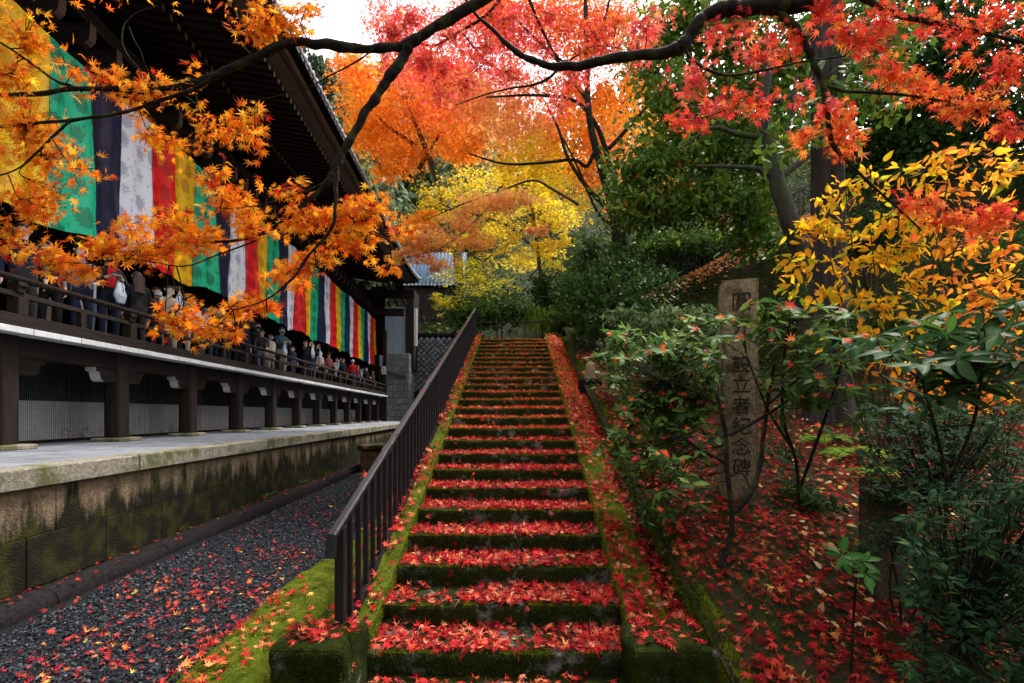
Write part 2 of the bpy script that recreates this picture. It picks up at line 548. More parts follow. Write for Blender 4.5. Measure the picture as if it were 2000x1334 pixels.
for i in range(NSTEP):
    link('step', step_mesh(i), stair, mats=M['step'])


def cheek(x0, x1, ya, yb, lift, seed, name='cheek_slab', base=0.5):
    mb = MB()
    us = np.linspace(x0, x1, 15)
    vs = np.linspace(ya, yb, max(4, int((yb - ya) / 0.035)))

    def fn(u, v):
        e = min(u - x0, x1 - u)
        rnd_ = -0.03 * (1 - sstep(0, 0.05, e))
        endr = -0.02 * (1 - sstep(0, 0.04, min(v - ya, yb - v)))
        z = nosing(v) + lift + 0.026 * nz(u * 7, v * 6, seed) + 0.020 * nz(u * 2, v * 1.6, seed + 9) + 0.010 * nz(u * 19, v * 17, seed + 4) + rnd_ + endr
        return (u, v, z)
    mb.grid(fn, us, vs)
    for xx in (x0, x1):
        def side(u, v, xx=xx):
            z = fn(xx, v)[2]
            return (xx + 0.012 * nz(v * 7, u * 5, seed) * (1 if u < 1 else 0.0), v, z - base * (1 - u))
        mb.grid(side, [0, 0.4, 0.75, 1.0], vs)
    def front(u, v):
        return (u, ya, fn(u, ya)[2] - base * v)
    mb.grid(front, us, [0, 0.3, 1.0])
    link(name, mb.mesh(name, True), stair, mats=M['moss'])


for k in range(7):
    a = -0.02 + k * (10.75 / 7)
    cheek(0.895, 1.19, a, a + 10.75 / 7 - 0.006, 0.05, 20 + k)
    cheek(-1.24, -0.895, a, a + 10.75 / 7 - 0.006, 0.05, 40 + k, base=0.9)

# end blocks at the foot and the small ones at the head
def block(x0, x1, y0, y1, z0, z1, seed, name='end_block', mat='moss_dark'):
    mb = MB()
    n = 12
    def sph(u, v, w):
        p = np.array([x0 + (x1 - x0) * u, y0 + (y1 - y0) * v, z0 + (z1 - z0) * w])
        c = np.array([(x0 + x1) / 2, (y0 + y1) / 2, (z0 + z1) / 2])
        h = np.array([x1 - x0, y1 - y0, z1 - z0]) / 2
        d = (p - c) / h
        rr = 0.22
        q = np.abs(d) - (1 - rr)
        m = np.maximum(q, 0)
        l = np.linalg.norm(m)
        if l > rr: d = np.sign(d) * (np.minimum(np.abs(d), 1 - rr) + m / l * rr)
        p = c + d * h
        dsp = 0.05 * nz(p[0] * 4, p[1] * 4 + seed, p[2] * 4) + 0.02 * nz(p[0] * 13, p[1] * 13 + seed, p[2] * 13)
        return tuple(p + d * dsp)
    L_ = [k / n for k in range(n + 1)]
    for a in (0.0, 1.0):
        mb.grid(lambda u, v: sph(u, v, a), L_, L_)
        mb.grid(lambda u, v: sph(u, a, v), L_, L_)
        mb.grid(lambda u, v: sph(a, u, v), L_, L_)
    link(name, mb.mesh(name, True), stair, mats=M[mat])


block(-1.34, -0.885, -0.36, 0.02, -0.25, 0.345, 3)
block(0.80, 1.27, -0.36, 0.02, -0.25, 0.345, 5)
block(-1.02, -0.86, 10.6, 10.85, 3.5, 3.97, 8)
block(0.92, 1.22, 10.6, 10.85, 3.5, 4.02, 9)
MB().box(-1.30, -1.242, -0.3, 10.8, -0.3, 0.28).build('side_wall', M['moss_dark'], stair)
mb = MB()
mb.add([(-1.26, 0, -0.3), (-1.26, 10.8, -0.3), (-1.26, 10.8, nosing(10.8)), (-1.26, 0, nosing(0))], [(0, 1, 2, 3)])
mb.add([(-1.245, 0, -0.3), (-1.245, 10.8, -0.3), (-1.245, 10.8, nosing(10.8)), (-1.245, 0, nosing(0))], [(3, 2, 1, 0)])
mb.build('side_wall', M['moss_dark'], stair)

# gutter and mossy kerb on the garden side
def gut(x, y):
    return -0.98 + 0.354 * y - 0.07
mb = MB()
mb.grid(lambda u, v: (u, v, nosing(v - 0.0) - 0.075 + 0.012 * nz(u * 9, v * 5, 3) - (0.03 if abs(u - 1.28) < .06 else 0)), np.linspace(1.18, 1.40, 7), np.linspace(-3.0, 10.9, 120))
o = mb.build('gutter', M['moss_dark'], smooth=True); o.location = tuple(STAIR_O); o.rotation_euler.z = STAIR_A
tag(o, kind='structure')
kerb = thing('garden_kerb', 'lumpy mossy stone kerb between the leaf filled gutter and the garden', 'kerb', tuple(STAIR_O), STAIR_A)
ky = -2.6
kk = 0
while ky < 10.6:
    ln = 0.5 + 0.35 * rnd.random()
    mb = MB()
    hh = 0.10 + 0.03 * rnd.random()
    sx = 0.02 * rnd.uniform(-1, 1)
    def kf(u, v, ky=ky, ln=ln, hh=hh, sx=sx, kk=kk):
        a = math.pi * (u)                      # arch profile
        y = ky + v * ln
        e = min(v, 1 - v) * ln
        sh = 1 - 0.35 * (1 - sstep(0, 0.07, e))
        x = 1.47 + sx - 0.10 * math.cos(a)
        z = nosing(y) - 0.12 + (0.24 * (.94 + .06 * hh / 0.1)) * (math.sin(a) ** 0.6 if a > 0 and a < math.pi else 0) * sh
        return (x + 0.03 * nz(y * 5, u * 4, kk), y, z + 0.030 * nz(y * 6, u * 5, 7 + kk) + .015 * nz(y * 17, u * 9, kk))
    mb.grid(kf, np.linspace(0.0, 1.0, 16), np.linspace(0, 1, 22))
    link('kerb_stone', mb.mesh('kerb_stone', True), kerb, mats=M['moss'])
    ky += ln * 0.985
    kk += 1

# ------------------------------------------------------------------ handrail of the flight
hr = thing('handrail', 'black metal handrail with square balusters climbing the left edge of the steps', 'handrail', tuple(STAIR_O), STAIR_A)
RX = -1.06
sl = RISE / RUN
def railz(y): return nosing(y) + 0.84
mb = MB()
ya, yb = -0.10, 10.35
W, H = 0.060, 0.045
prof = [(-W / 2, -H / 2), (W / 2, -H / 2), (W / 2, H / 2 - 0.012), (W / 2 - 0.012, H / 2), (-W / 2 + 0.012, H / 2), (-W / 2, H / 2 - 0.012)]
path = [(ya - 0.075, railz(ya) - 0.105), (ya - 0.075, railz(ya) + 0.0), (ya + 0.0, railz(ya) + 0.02), (yb, railz(yb)), (yb + 0.06, railz(yb) - 0.02)]
path = [(ya - 0.07, railz(ya) - 0.13, 1, 0), (ya - 0.045, railz(ya) - 0.0, .7, .7), (yb, railz(yb), 0.33, 0.94), (yb + 0.05, railz(yb) - 0.0, -0.7, .7), (yb + 0.07, railz(yb) - 0.2, -1, 0)]
V = []
for (y, z, ny, nz_) in path:
    for (px_, pz_) in prof:
        V.append((RX + px_, y - ny * pz_, z + nz_ * pz_))
n = len(prof)
Fs = [(i * n + k, i * n + (k + 1) % n, (i + 1) * n + (k + 1) % n, (i + 1) * n + k) for i in range(len(path) - 1) for k in range(n)]
Fs += [tuple(range(n))[::-1], tuple((len(path) - 1) * n + k for k in range(n))]
mb.add(V, Fs)
mb.build('top_rail', M['rail'], hr)
for k in range(5):
    yj = 1.15 + k * 2.05
    MB().bar((RX, yj - .05, railz(yj - .05) + .003), (RX, yj + .05, railz(yj + .05) + .003), .066, .052).build('joint_sleeve', M['rail'], hr)
bal_me = None
nb = 57
for k in range(nb):
    y = 0.01 + k * 0.181
    w = 0.036 if k else 0.060
    x0 = RX - w / 2
    m_ = MB().box(-w / 2, w / 2, -w / 2, w / 2, -0.86 if k else -0.68, -0.02, c=0.003).mesh('baluster') if k < 2 else bal_me
    if k == 1: bal_me = m_
    link('end_post' if k == 0 else 'baluster', m_, hr, (RX, y, railz(y)), M['rail'] if k < 2 else None)
link('end_post', MB().box(-.03, .03, -.03, .03, -0.86, -0.02, c=0.003).mesh('end_post'), hr, (RX, 10.36, railz(10.36)), M['rail'])
mb = MB()
mb.add([(RX - .04, 0.0, nosing(0) + .0), (RX + .035, 0, nosing(0) + .0), (RX + .035, 10.4, nosing(10.4) + .0), (RX - .04, 10.4, nosing(10.4) + .0),
        (RX - .04, 0.0, nosing(0) + .075), (RX + .035, 0, nosing(0) + .075), (RX + .035, 10.4, nosing(10.4) + .075), (RX - .04, 10.4, nosing(10.4) + .075)],
       [(0, 1, 2, 3), (4, 7, 6, 5), (0, 4, 5, 1), (1, 5, 6, 2), (2, 6, 7, 3), (3, 7, 4, 0)])
mb.build('mounting_kerb', M['kerb'], hr)

# barrier across the terrace at the head of the steps
tr = thing('barrier_rail', 'low black metal barrier across the terrace behind the top step', 'railing', (0, 14.6, 3.776))
MB().box(-0.95, 1.05, -0.018, 0.018, 0.68, 0.715).build('top_rail', M['rail'], tr)
pm = None
for k, x in enumerate((-0.93, -0.45, -0.05, 0.42, 1.03)):
    pm = pm or MB().box(-.014, .014, -.014, .014, 0, 0.68).mesh('post')
    link('post', pm, tr, (x, 0, 0), M['rail'] if k == 0 else None)
MB().bar((1.04, 0, 0.70), (1.75, -0.5, 1.15), 0.03, 0.03).build('end_rail', M['rail'], tr)
# ------------------------------------------------------------------ temple hall on the left (its own frame: x = -distance out, y along, z up)
HA = math.atan(55.0 / FPX)


def H2W(L, d, z):
    c, s = math.cos(HA), math.sin(HA)
    return np.array([-L * c - d * s, -L * s + d * c, z])


def hall_d(px, L):
    dep = FPX * L / (math.cos(HA) * (945.0 - px))
    return (dep + L * math.sin(HA)) / math.cos(HA)


D0, D1 = 3.0, 30.9
ZP = 1.26            # platform top
ZF = 2.86            # veranda floor

# --- stone platform
plat = thing('stone_platform', 'weathered stone platform with paved top under the temple veranda', 'platform', (0, 0, 0), HA)
MB().box(-9.2, -4.05, 2.0, 31.3, -0.3, 1.20).build('core', M['wall_stone'], plat)
d = 2.2
cm = {}
while d < 31.2:
    ln = rnd.choice((1.5, 1.8, 2.1))
    ln = min(ln, 31.3 - d)
    link('coping_stone', MB().box(-4.22, -3.93, d + .004, d + ln - .004, 1.075, 1.262 + rnd.uniform(-.004, .004), c=0.012).mesh('coping_stone'), plat, mats=M['granite'])
    d += ln
for row, (z0, z1, off) in enumerate(((0.64, 1.07, 0.0), (0.18, 0.635, 0.6), (-0.3, 0.175, 0.2))):
    d = 1.5 + off
    while d < 31.2:
        ln = rnd.choice((0.9, 1.1, 1.3))
        ln = min(ln, 31.3 - d)
        link('wall_block', MB().box(-4.3, -4.0 + rnd.uniform(-.005, .003), d + .0015, d + ln - .0015, z0, z1 + .003, c=0.005).mesh('wall_block'), plat, mats=M['wall_stone'])
        d += ln
pv = {}
d = 2.0
i = 0
while d < 31.0:
    for (a, b) in ((-5.42, -4.226), (-6.62, -5.426), (-7.4, -6.626)):
        oy = 0.3 if a == -6.62 else 0.0
        link('paving_slab', MB().box(a, b, d + .006 + oy, d + .594 + oy, 1.18, 1.250 + rnd.uniform(-.004, .004), c=0.008).mesh('paving_slab'), plat, mats=M['paving'])
    d += 0.6
# kerb along the drip line
kb = thing('drip_kerb', 'dark rounded kerb along the foot of the stone platform', 'kerb', (0, 0, 0), HA)
d = 0.0
while d < 29:
    mb = MB()
    prof = [(-3.99, -0.1), (-3.98, 0.16), (-3.93, 0.19), (-3.82, 0.185), (-3.75, 0.15), (-3.73, 0.08), (-3.73, -0.1)]
    mb.grid(lambda u, v: (prof[u][0] + .01 * nz(v * 3, u, 2), v, prof[u][1] + .012 * nz(v * 4, u * 2, 5)), range(len(prof)), np.linspace(d + .004, d + 1.496, 10))
    link('kerb_stone', mb.mesh('kerb_stone', True), kb, mats=M['kerb'])
    d += 1.5
# small stone box at the far foot of the wall
bx = thing('stone_trough', 'small rust stained stone block against the platform beyond the lane', 'trough', tuple(H2W(3.25, 14.8, 0.05)), HA)
MB().box(-.34, .34, -.4, .7, 0, 0.62, c=.02).build('body', surf("rusty_stone", (0.03, 0.02, 0.01), (0.15, 0.085, 0.035), 6, 0.95, 0.7, 40, (1, 1, 1), 0.05), bx)
MB().box(-.42, .42, -.5, .8, 0.625, 0.76, c=.02).build('lid', M['wall_stone'], bx)

# --- hall
hall = thing('temple_hall', 'large dark timber temple hall with raised veranda and deep rafter eaves', 'temple', (0, 0, 0), HA)
POST0, BAY = 6.78, 2.03
posts = [POST0 + BAY * (k - 1) for k in range(13)]
pm = None
LP = 6.35
for k, d in enumerate(posts):
    w = 0.135
    if pm is None:
        mb = MB()
        mb.grid(lambda u, v: ((w + .004 * nz(v * 3, u, 1)) * math.cos(u) * (1 - .0 * v), (w + .004 * nz(v * 3, u, 1)) * math.sin(u), v), np.linspace(0, 2 * math.pi, 25), np.linspace(0.055, 1.60, 14))
        # squared post with rounded arrises
        V = []
        for (x, y, z) in mb.v:
            m_ = max(abs(x), abs(y))
            f = 1.0 / max((abs(x / w) ** 6 + abs(y / w) ** 6) ** (1 / 6.0), 0.01)
            V.append((x * f, y * f, z))
        mb.v = V
        pm = mb.mesh('post', True)
        bm_ = MB().box(-.25, .25, -.27, .27, -0.02, 0.06, c=.02).mesh('base_stone')
    link('post', pm, hall, (-LP, d, ZP), M['wood'] if k == 0 else None)
    link('base_stone', bm_, hall, (-LP, d, ZP), M['granite'] if k == 0 else None)
# beam under the floor and bracket arms with white painted noses
for k in range(len(posts) - 1):
    MB().box(-LP - .10, -LP + .10, posts[k] + .002, posts[k + 1] - .002, 2.49, 2.76, c=.008).build('floor_beam', M['wood_h'], hall)


def nose_profile():
    # side outline of a boat-shaped arm end (y out from the post, z)
    P_ = [(0.0, 2.26), (0.26, 2.26), (0.30, 2.265), (0.335, 2.29), (0.36, 2.33), (0.375, 2.38), (0.38, 2.41), (0.44, 2.425), (0.455, 2.44), (0.455, 2.488), (0.0, 2.488)]
    return P_


def bracket_mesh(sgn):
    mb = MB()
    Pn = nose_profile()
    for xx in (-0.085, 0.085):
        base = len(mb.v)
        mb.v += [(xx, sgn * (y + .11), z - ZP) for (y, z) in Pn]
        mb.f.append(tuple(range(base, base + len(Pn))) if xx * sgn < 0 else tuple(range(base, base + len(Pn)))[::-1]); mb.m.append(0)
    nP = len(Pn)
    for i in range(nP - 1):
        mb.f.append((i, i + 1, nP + i + 1, nP + i)); mb.m.append(1 if 1 <= i <= 8 else 0)
    return mb.mesh('bracket_arm')


bma, bmb = bracket_mesh(-1), bracket_mesh(1)
for k, d in enumerate(posts):
    for bmesh_ in (bma, bmb):
        o = link('bracket_arm', bmesh_, hall, (-LP, d, ZP))
        if k == 0:
            bmesh_.materials.append(M['wood_h']); bmesh_.materials.append(M['white'])
# veranda floor edge: white ended boards, kick beam, floor
d = D0
while d < 30.7:
    o = link('edge_board', MB().box(-6.55, -5.99 + rnd.uniform(-.004, .004), d + .004, d + .766, 2.775 + rnd.uniform(-.003, .003), 2.855 + rnd.uniform(-.003, .002), c=.004).mesh('edge_board'), hall, mats=M['white'])
    d += 0.77
MB().box(-9.6, -6.552, D0, 30.7, 2.77, 2.85).build('floor', M['wood_h'], hall)
MB().box(-6.20, -6.06, D0, 30.6, 2.858, 3.03, c=.006).build('kick_beam', M['wood_h'], hall)
# lower plaster wall and dark boards behind wire mesh
for k in range(len(posts) - 1):
    a, b = posts[k], posts[k + 1]
    MB().box(-7.35, -7.24, a + .004, b - .004, 1.3, 1.94).build('plaster_panel', M['plaster'], hall)
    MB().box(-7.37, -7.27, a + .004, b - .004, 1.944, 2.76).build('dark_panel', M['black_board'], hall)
    MB().box(-7.30, -7.18, a + .004, b - .004, 1.25, 1.298).build('sill', M['wood_h'], hall)
    if k < 9:
        p_ = 0.036 if k < 4 else 0.06
        mb = MB()
        t = 0.0022
        y = a + .02
        while y < b - .02:
            mb.box(-7.184, -7.182 + .002, y - t, y + t, 1.3, 2.74); y += p_
        z = 1.31
        while z < 2.74:
            mb.box(-7.188, -7.1845, a + .01, b - .01, z - t, z + t); z += p_
        mb.build('wire_mesh', M['wire'], hall)
MB().box(-7.2, -7.05, D0, 30.7, 2.66, 2.765).build('sleeper_beam', M['wood_h'], hall)
MB().box(-7.36, -7.25, 29.3, 30.68, 1.26, 2.76).build('dark_panel', M['black_board'], hall)
# veranda railing
vr = link('veranda_railing', MB().box(-6.17, -6.10, D0, 30.55, 3.26, 3.325, c=.006).mesh('veranda_railing'), hall, mats=M['wood_h'])
tm = MB().tube([(-6.10, D0, 3.50), (-6.10, 30.5, 3.50)], 0.042, 12).build('handrail', M['rafter'], vr, True)
mm = None
for k in range(-1, 13):
    d = POST0 + BAY * k
    if d < D0 or d > 30.6: continue
    if mm is None:
        mm = MB().box(-.075, .075, -.075, .075, 3.03, 3.262, c=.006).box(-.055, .055, -.055, .055, 3.326, 3.40, c=.006).box(-.08, .08, -.07, .07, 3.40, 3.462, c=.012).mesh('railing_post')
        sm = MB().box(-.04, .04, -.05, .05, 3.03, 3.262).mesh('strut')
        mm.materials.append(M['wood']); sm.materials.append(M['wood'])
    link('railing_post', mm, vr, (-6.135, d, 0))
    for q in (0.5,) if k < 9 else (0.33, 0.66):
        if d + BAY * q < 30.5: link('strut', sm, vr, (-6.135, d + BAY * q, 0))
MB().box(-9.6, -6.5, 30.71, 30.8, 2.80, 5.4).build('end_wall', M['black_board'], hall)
link('end_post', MB().box(-6.25, -6.02, 30.52, 30.76, ZP, 6.9, c=.01).mesh('end_post'), hall, mats=M['wood'])
# inner wall, pillars, ceiling, head beam
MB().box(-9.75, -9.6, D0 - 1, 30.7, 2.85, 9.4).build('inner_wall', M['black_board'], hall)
MB().box(-9.6, -6.2, 30.9, 31.0, 5.4, 9.4).build('end_panel', M['black_board'], hall)
for k in range(8):
    d = 5.2 + 3.6 * k
    MB().lathe([(.19, 2.85), (.19, 8.0)], 14, (-7.6, d, 0)).build('pillar', M['wood'], hall, True)
    dd = d + 1.8
    if dd < 30: MB().box(-9.6, -9.52, dd - .12, dd + .12, 2.85, 8.0).build('jamb', M['wood'], hall)
MB().box(-7.75, -7.45, D0, 30.8, 7.72, 8.15, c=.01).build('head_beam', M['wood_h'], hall)
MB().box(-7.2, -6.9, D0, 30.8, 8.55, 8.85, c=.01).build('eave_purlin', M['wood_h'], hall)
MB().box(-9.7, -5.0, 30.7, 31.2, 7.9, 8.3).build('end_beam', M['wood_h'], hall)
# bracket sets above the head beam, pale cut ends
bk = MB()
Pn = [(-7.44, 8.16), (-7.05, 8.16), (-6.93, 8.19), (-6.86, 8.26), (-6.84, 8.34), (-6.84, 8.54), (-7.44, 8.54)]
for yy in (-.07, .07):
    b0 = len(bk.v)
    bk.v += [(x, yy, z) for (x, z) in Pn]
    bk.f.append(tuple(range(b0, b0 + len(Pn)))); bk.m.append(0)
for i in range(len(Pn)):
    j = (i + 1) % len(Pn)
    bk.f.append((i, j, len(Pn) + j, len(Pn) + i)); bk.m.append(1 if 1 <= i <= 4 else 0)
bkm = bk.mesh('eave_bracket')
bkm.materials.append(M['wood_h']); bkm.materials.append(M['fascia'])
d = 4.6
while d < 30.5:
    link('eave_bracket', bkm, hall, (0, d, 0)); d += 0.62
# eaves: upturn of the far corner
def up(d): return 0.55 * max(0.0, (d - 25.5) / 6.0) ** 2
RS = 0.24
base_end = surf("pale_rafter_end", (0.22, 0.15, 0.12), (0.36, 0.27, 0.22), 9, 0.8, 0.1)
def rafter(name, x_in, z_in, x_out, z_out, w, h, endmat):
    mb = MB()
    V = []
    for (x, z) in ((x_in, z_in), (x_out, z_out)):
        for (yy, zz) in ((-w / 2, -h / 2), (w / 2, -h / 2), (w / 2, h / 2), (-w / 2, h / 2)):
            V.append((x, yy, z + zz))
    mb.add(V, [(0, 4, 5, 1), (1, 5, 6, 2), (2, 6, 7, 3), (3, 7, 4, 0)], 0)
    mb.add([V[k] for k in (4, 5, 6, 7)], [(0, 1, 2, 3)], 1)
    me = mb.mesh(name)
    me.materials.append(M['rafter']); me.materials.append(endmat)
    return me
rb = rafter('base_rafter', -9.6, 10.05, -6.15, 9.54, 0.10, 0.13, base_end)
rf = rafter('flying_rafter', -6.6, 9.78, -4.78, 9.50, 0.085, 0.115, M['white'])
d = D0
k = 0
while d < 31.2:
    link('base_rafter', rb, hall, (0, d, up(d)))
    link('flying_rafter', rf, hall, (0, d + .01, up(d)))
    d += RS
def strip(name, prof, mat, d0=D0, d1=31.9, step=0.8):
    ds = np.r_[np.arange(d0, d1, step), d1]
    mb = MB()
    n = len(prof)
    V = [(x, dd, z + up(dd)) for dd in ds for (x, z) in prof]
    Fs = [(i * n + k, i * n + (k + 1) % n, (i + 1) * n + (k + 1) % n, (i + 1) * n + k) for i in range(len(ds) - 1) for k in range(n)]
    Fs += [tuple(range(n)), tuple((len(ds) - 1) * n + k for k in range(n))[::-1]]
    mb.add(V, Fs)
    return mb.build(name, M[mat], hall)
strip('base_eave_beam', [(-6.24, 9.61), (-6.10, 9.59), (-6.10, 9.74), (-6.24, 9.76)], 'wood_h')
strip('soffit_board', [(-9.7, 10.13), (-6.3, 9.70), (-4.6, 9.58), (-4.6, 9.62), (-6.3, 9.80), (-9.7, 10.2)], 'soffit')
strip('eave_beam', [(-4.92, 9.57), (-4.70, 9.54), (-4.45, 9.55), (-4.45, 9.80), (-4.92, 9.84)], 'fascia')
strip('eave_batten', [(-4.447, 9.62), (-4.30, 9.60), (-4.28, 9.72), (-4.447, 9.74)], 'fascia')
strip('eave_tile_bed', [(-4.445, 9.75), (-4.20, 9.72), (-4.16, 9.80), (-4.445, 9.92)], 'black_board')
strip('roof_slope', [(-4.15, 9.82), (-4.15, 9.88), (-7.0, 11.7), (-12.0, 16.0), (-12.0, 15.7), (-7.0, 11.3)], 'tile')
# round eave tiles and the pan tiles between
mb = MB()
seg = 10
for (x, z, r_) in ((-4.06, 9.845, .085), (-4.60, 10.18, .085)):
    mb.v += [(x, r_ * math.cos(2 * math.pi * k / seg), z + r_ * math.sin(2 * math.pi * k / seg)) for k in range(seg)]
mb.f += [(k, (k + 1) % seg, seg + (k + 1) % seg, seg + k) for k in range(seg)]; mb.m += [0] * seg
mb.v += [(-4.045, .06 * math.cos(2 * math.pi * k / seg), 9.845 + .06 * math.sin(2 * math.pi * k / seg)) for k in range(seg)]
mb.f += [(k, (k + 1) % seg, 2 * seg + (k + 1) % seg, 2 * seg + k) for k in range(seg)]; mb.m += [0] * seg
mb.f.append(tuple(range(2 * seg, 3 * seg))); mb.m.append(0)
rt = mb.mesh('eave_tile'); rt.materials.append(M['tile'])
mb = MB()
mb.grid(lambda u, v: (-4.08 - .5 * v, u, 9.80 + .32 * v - .05 * math.cos(u / .11 * math.pi / 2)), np.linspace(-.11, .11, 6), [0, 1])
mb.grid(lambda u, v: (-4.08, u, 9.80 - .05 * math.cos(u / .11 * math.pi / 2) - .045 * v), np.linspace(-.11, .11, 6), [0, 1])
pt = mb.mesh('pan_tile'); pt.materials.append(M['tile'])
d = D0
while d < 31.9:
    link('eave_tile', rt, hall, (0, d, up(d)))
    link('pan_tile', pt, hall, (0, d + .135, up(d)))
    d += 0.27
# gable-side return of the roof with pale tipped ends
for k in range(9):
    MB().box(-5.2 - .45 * k, -5.05 - .45 * k, 31.2, 32.1, 8.9 - .13 * k, 9.06 - .13 * k).build('return_rafter', M['rafter'], hall)
MB().box(-9.6, -4.5, 31.85, 31.98, 9.2, 9.75).build('return_fascia', M['wood_h'], hall)
# notice board at the far end of the veranda
nb_ = thing('notice_sign', 'small white notice with black writing fixed at the far end of the veranda', 'sign', tuple(H2W(6.12, 30.2, 0)), HA)
MB().box(-.13, .13, -.012, .012, 4.15, 4.62).build('board', M['white'], nb_)
mb = MB()
for (a, b, c_, e) in ((-.05, .05, 4.50, 4.515), (-.01, .01, 4.40, 4.53), (-.05, .05, 4.42, 4.435), (-.05, .05, 4.33, 4.345), (-.04, -.025, 4.26, 4.34), (.02, .035, 4.26, 4.34), (-.05, .05, 4.26, 4.27)):
    mb.box(a, b, -.016, -.0125, c_, e)
mb.build('writing', M['letter'], nb_)

# --- five-colour ceremonial curtains
def cloth_mat(name, col, col2, sheen=0.35):
    m, nt, out = new_mat(name)
    L = nt.links
    tc = N_(nt, "ShaderNodeTexCoord")
    # damask flowers: big blooms on a grid, small sprigs between
    mp = N_(nt, "ShaderNodeMapping"); mp.inputs['Scale'].default_value = (0.0, 2.6, 2.2)
    L.new(tc.outputs['Object'], mp.inputs[0])
    vo = N_(nt, "ShaderNodeTexVoronoi", Scale=1.0, Randomness=0.35)
    L.new(mp.outputs[0], vo.inputs['Vector'])
    mp2 = N_(nt, "ShaderNodeMapping"); mp2.inputs['Scale'].default_value = (0.0, 1, 1)
    L.new(tc.outputs['Object'], mp2.inputs[0])
    no = N_(nt, "ShaderNodeTexNoise", Scale=26.0, Detail=2.0)
    L.new(mp2.outputs[0], no.inputs['Vector'])
    a = N_(nt, "ShaderNodeMath", operation='MULTIPLY_ADD'); a.inputs[1].default_value = 0.5
    L.new(no.outputs[0], a.inputs[0]); L.new(vo.outputs['Distance'], a.inputs[2])
    r = ramp(nt, a.outputs[0], [(0.60, 1.0), (0.66, 0.0)])
    n2 = N_(nt, "ShaderNodeTexNoise", Scale=9.0, Detail=3.0)
    L.new(mp2.outputs[0], n2.inputs['Vector'])
    r2 = ramp(nt, n2.outputs[0], [(0.60, 0.0), (0.63, 0.8)])
    mxx = N_(nt, "ShaderNodeMath", operation='MAXIMUM')
    L.new(r.outputs[0], mxx.inputs[0]); L.new(r2.outputs[0], mxx.inputs[1])
    mx = N_(nt, "ShaderNodeMix", data_type='RGBA')
    L.new(mxx.outputs[0], mx.inputs[0])
    mx.inputs[6].default_value = (*col, 1); mx.inputs[7].default_value = (*col2, 1)
    bs = N_(nt, "ShaderNodeBsdfPrincipled", Roughness=0.45)
    bs.inputs['Specular IOR Level'].default_value = 0.3
    L.new(mx.outputs[2], bs.inputs['Base Color'])
    tr = N_(nt, "ShaderNodeBsdfTranslucent"); L.new(mx.outputs[2], tr.inputs['Color'])
    ms_ = N_(nt, "ShaderNodeMixShader"); ms_.inputs[0].default_value = 0.18
    n5 = N_(nt, "ShaderNodeTexNoise", Scale=3.0, Detail=3.0); L.new(mp2.outputs[0], n5.inputs['Vector'])
    bp = N_(nt, "ShaderNodeBump", Strength=0.5, Distance=0.06); L.new(n5.outputs[0], bp.inputs['Height']); L.new(bp.outputs[0], bs.inputs['Normal'])
    L.new(bs.outputs[0], ms_.inputs[1]); L.new(tr.outputs[0], ms_.inputs[2]); L.new(ms_.outputs[0], out.inputs[0])
    return m


CL = {'yellow': cloth_mat('yellow_damask', (0.92, 0.56, 0.012), (0.66, 0.30, 0.006)),
      'green': cloth_mat('green_damask', (0.006, 0.50, 0.26), (0.003, 0.24, 0.12)),
      'navy': cloth_mat('navy_damask', (0.012, 0.018, 0.06), (0.006, 0.010, 0.035)),
      'white': cloth_mat('white_damask', (0.82, 0.86, 0.96), (0.45, 0.50, 0.63)),
      'red': cloth_mat('red_damask', (0.88, 0.016, 0.018), (0.52, 0.005, 0.010))}
SEQ = ['yellow', 'green', 'navy', 'white', 'red']
LB = 6.8
PW = 0.775
edges0 = hall_d(95, LB)          # yellow | green edge


def curtain(label, i0, i1):
    t = thing('hanging_curtain', label, 'curtain', (0, 0, 0), HA, 'five colour curtains along the veranda')
    da, db = edges0 + i0 * PW, edges0 + i1 * PW
    for i in range(i0, i1):
        a = edges0 + i * PW
        colr = SEQ[(i + 1) % 5]
        us = np.linspace(0.0, 1.0, 22)
        ws = np.linspace(0.0, 1.0, 22)

        def fn(u, w, a=a, i=i):
            d = a + u * PW + (0.02 if u == 0 else 0)
            s = (d - da) / (db - da)
            zt = 7.73 - 0.10 * math.sin(math.pi * ((d / 3.6) % 1.0))
            zb = 4.90 - 0.16 * min(1, math.sin(math.pi * min(1, max(0, s * (db - da) / 1.6 if s * (db - da) < .8 else 0.5)))) + 0.05 * math.sin(d * 2.1) + 0.03 * math.sin(d * 5.3)
            z = zt + (zb - zt) * w
            fold = 0.09 * w * math.sin(d * 3.1 + 1.2 * nz(d * .7, z * .4, 1)) + 0.030 * math.sin(d * 11 + 2 * nz(d, z, 3)) * (0.3 + w)
            return (-LB + fold + 0.10 * w * nz(d * 0.5, 0.2, 5), d, z)
        mb = MB()
        mb.grid(fn, us, ws)
        n1 = len(mb.v)
        pn = mb.build('panel', CL[colr], t, True)
        sm_ = MB()
        sm_.grid(lambda u, w: tuple(np.array(fn(1.0, w)) + np.array([.004, (u - .5) * .022, 0])), [0, 1], ws)
        sm_.build('seam', CL[colr], pn, True)
    return t


curtain('near five colour silk curtain with yellow, green, navy, white and red panels', -3, 4)
curtain('long five colour silk curtain running to the far end of the veranda', 4, 30)

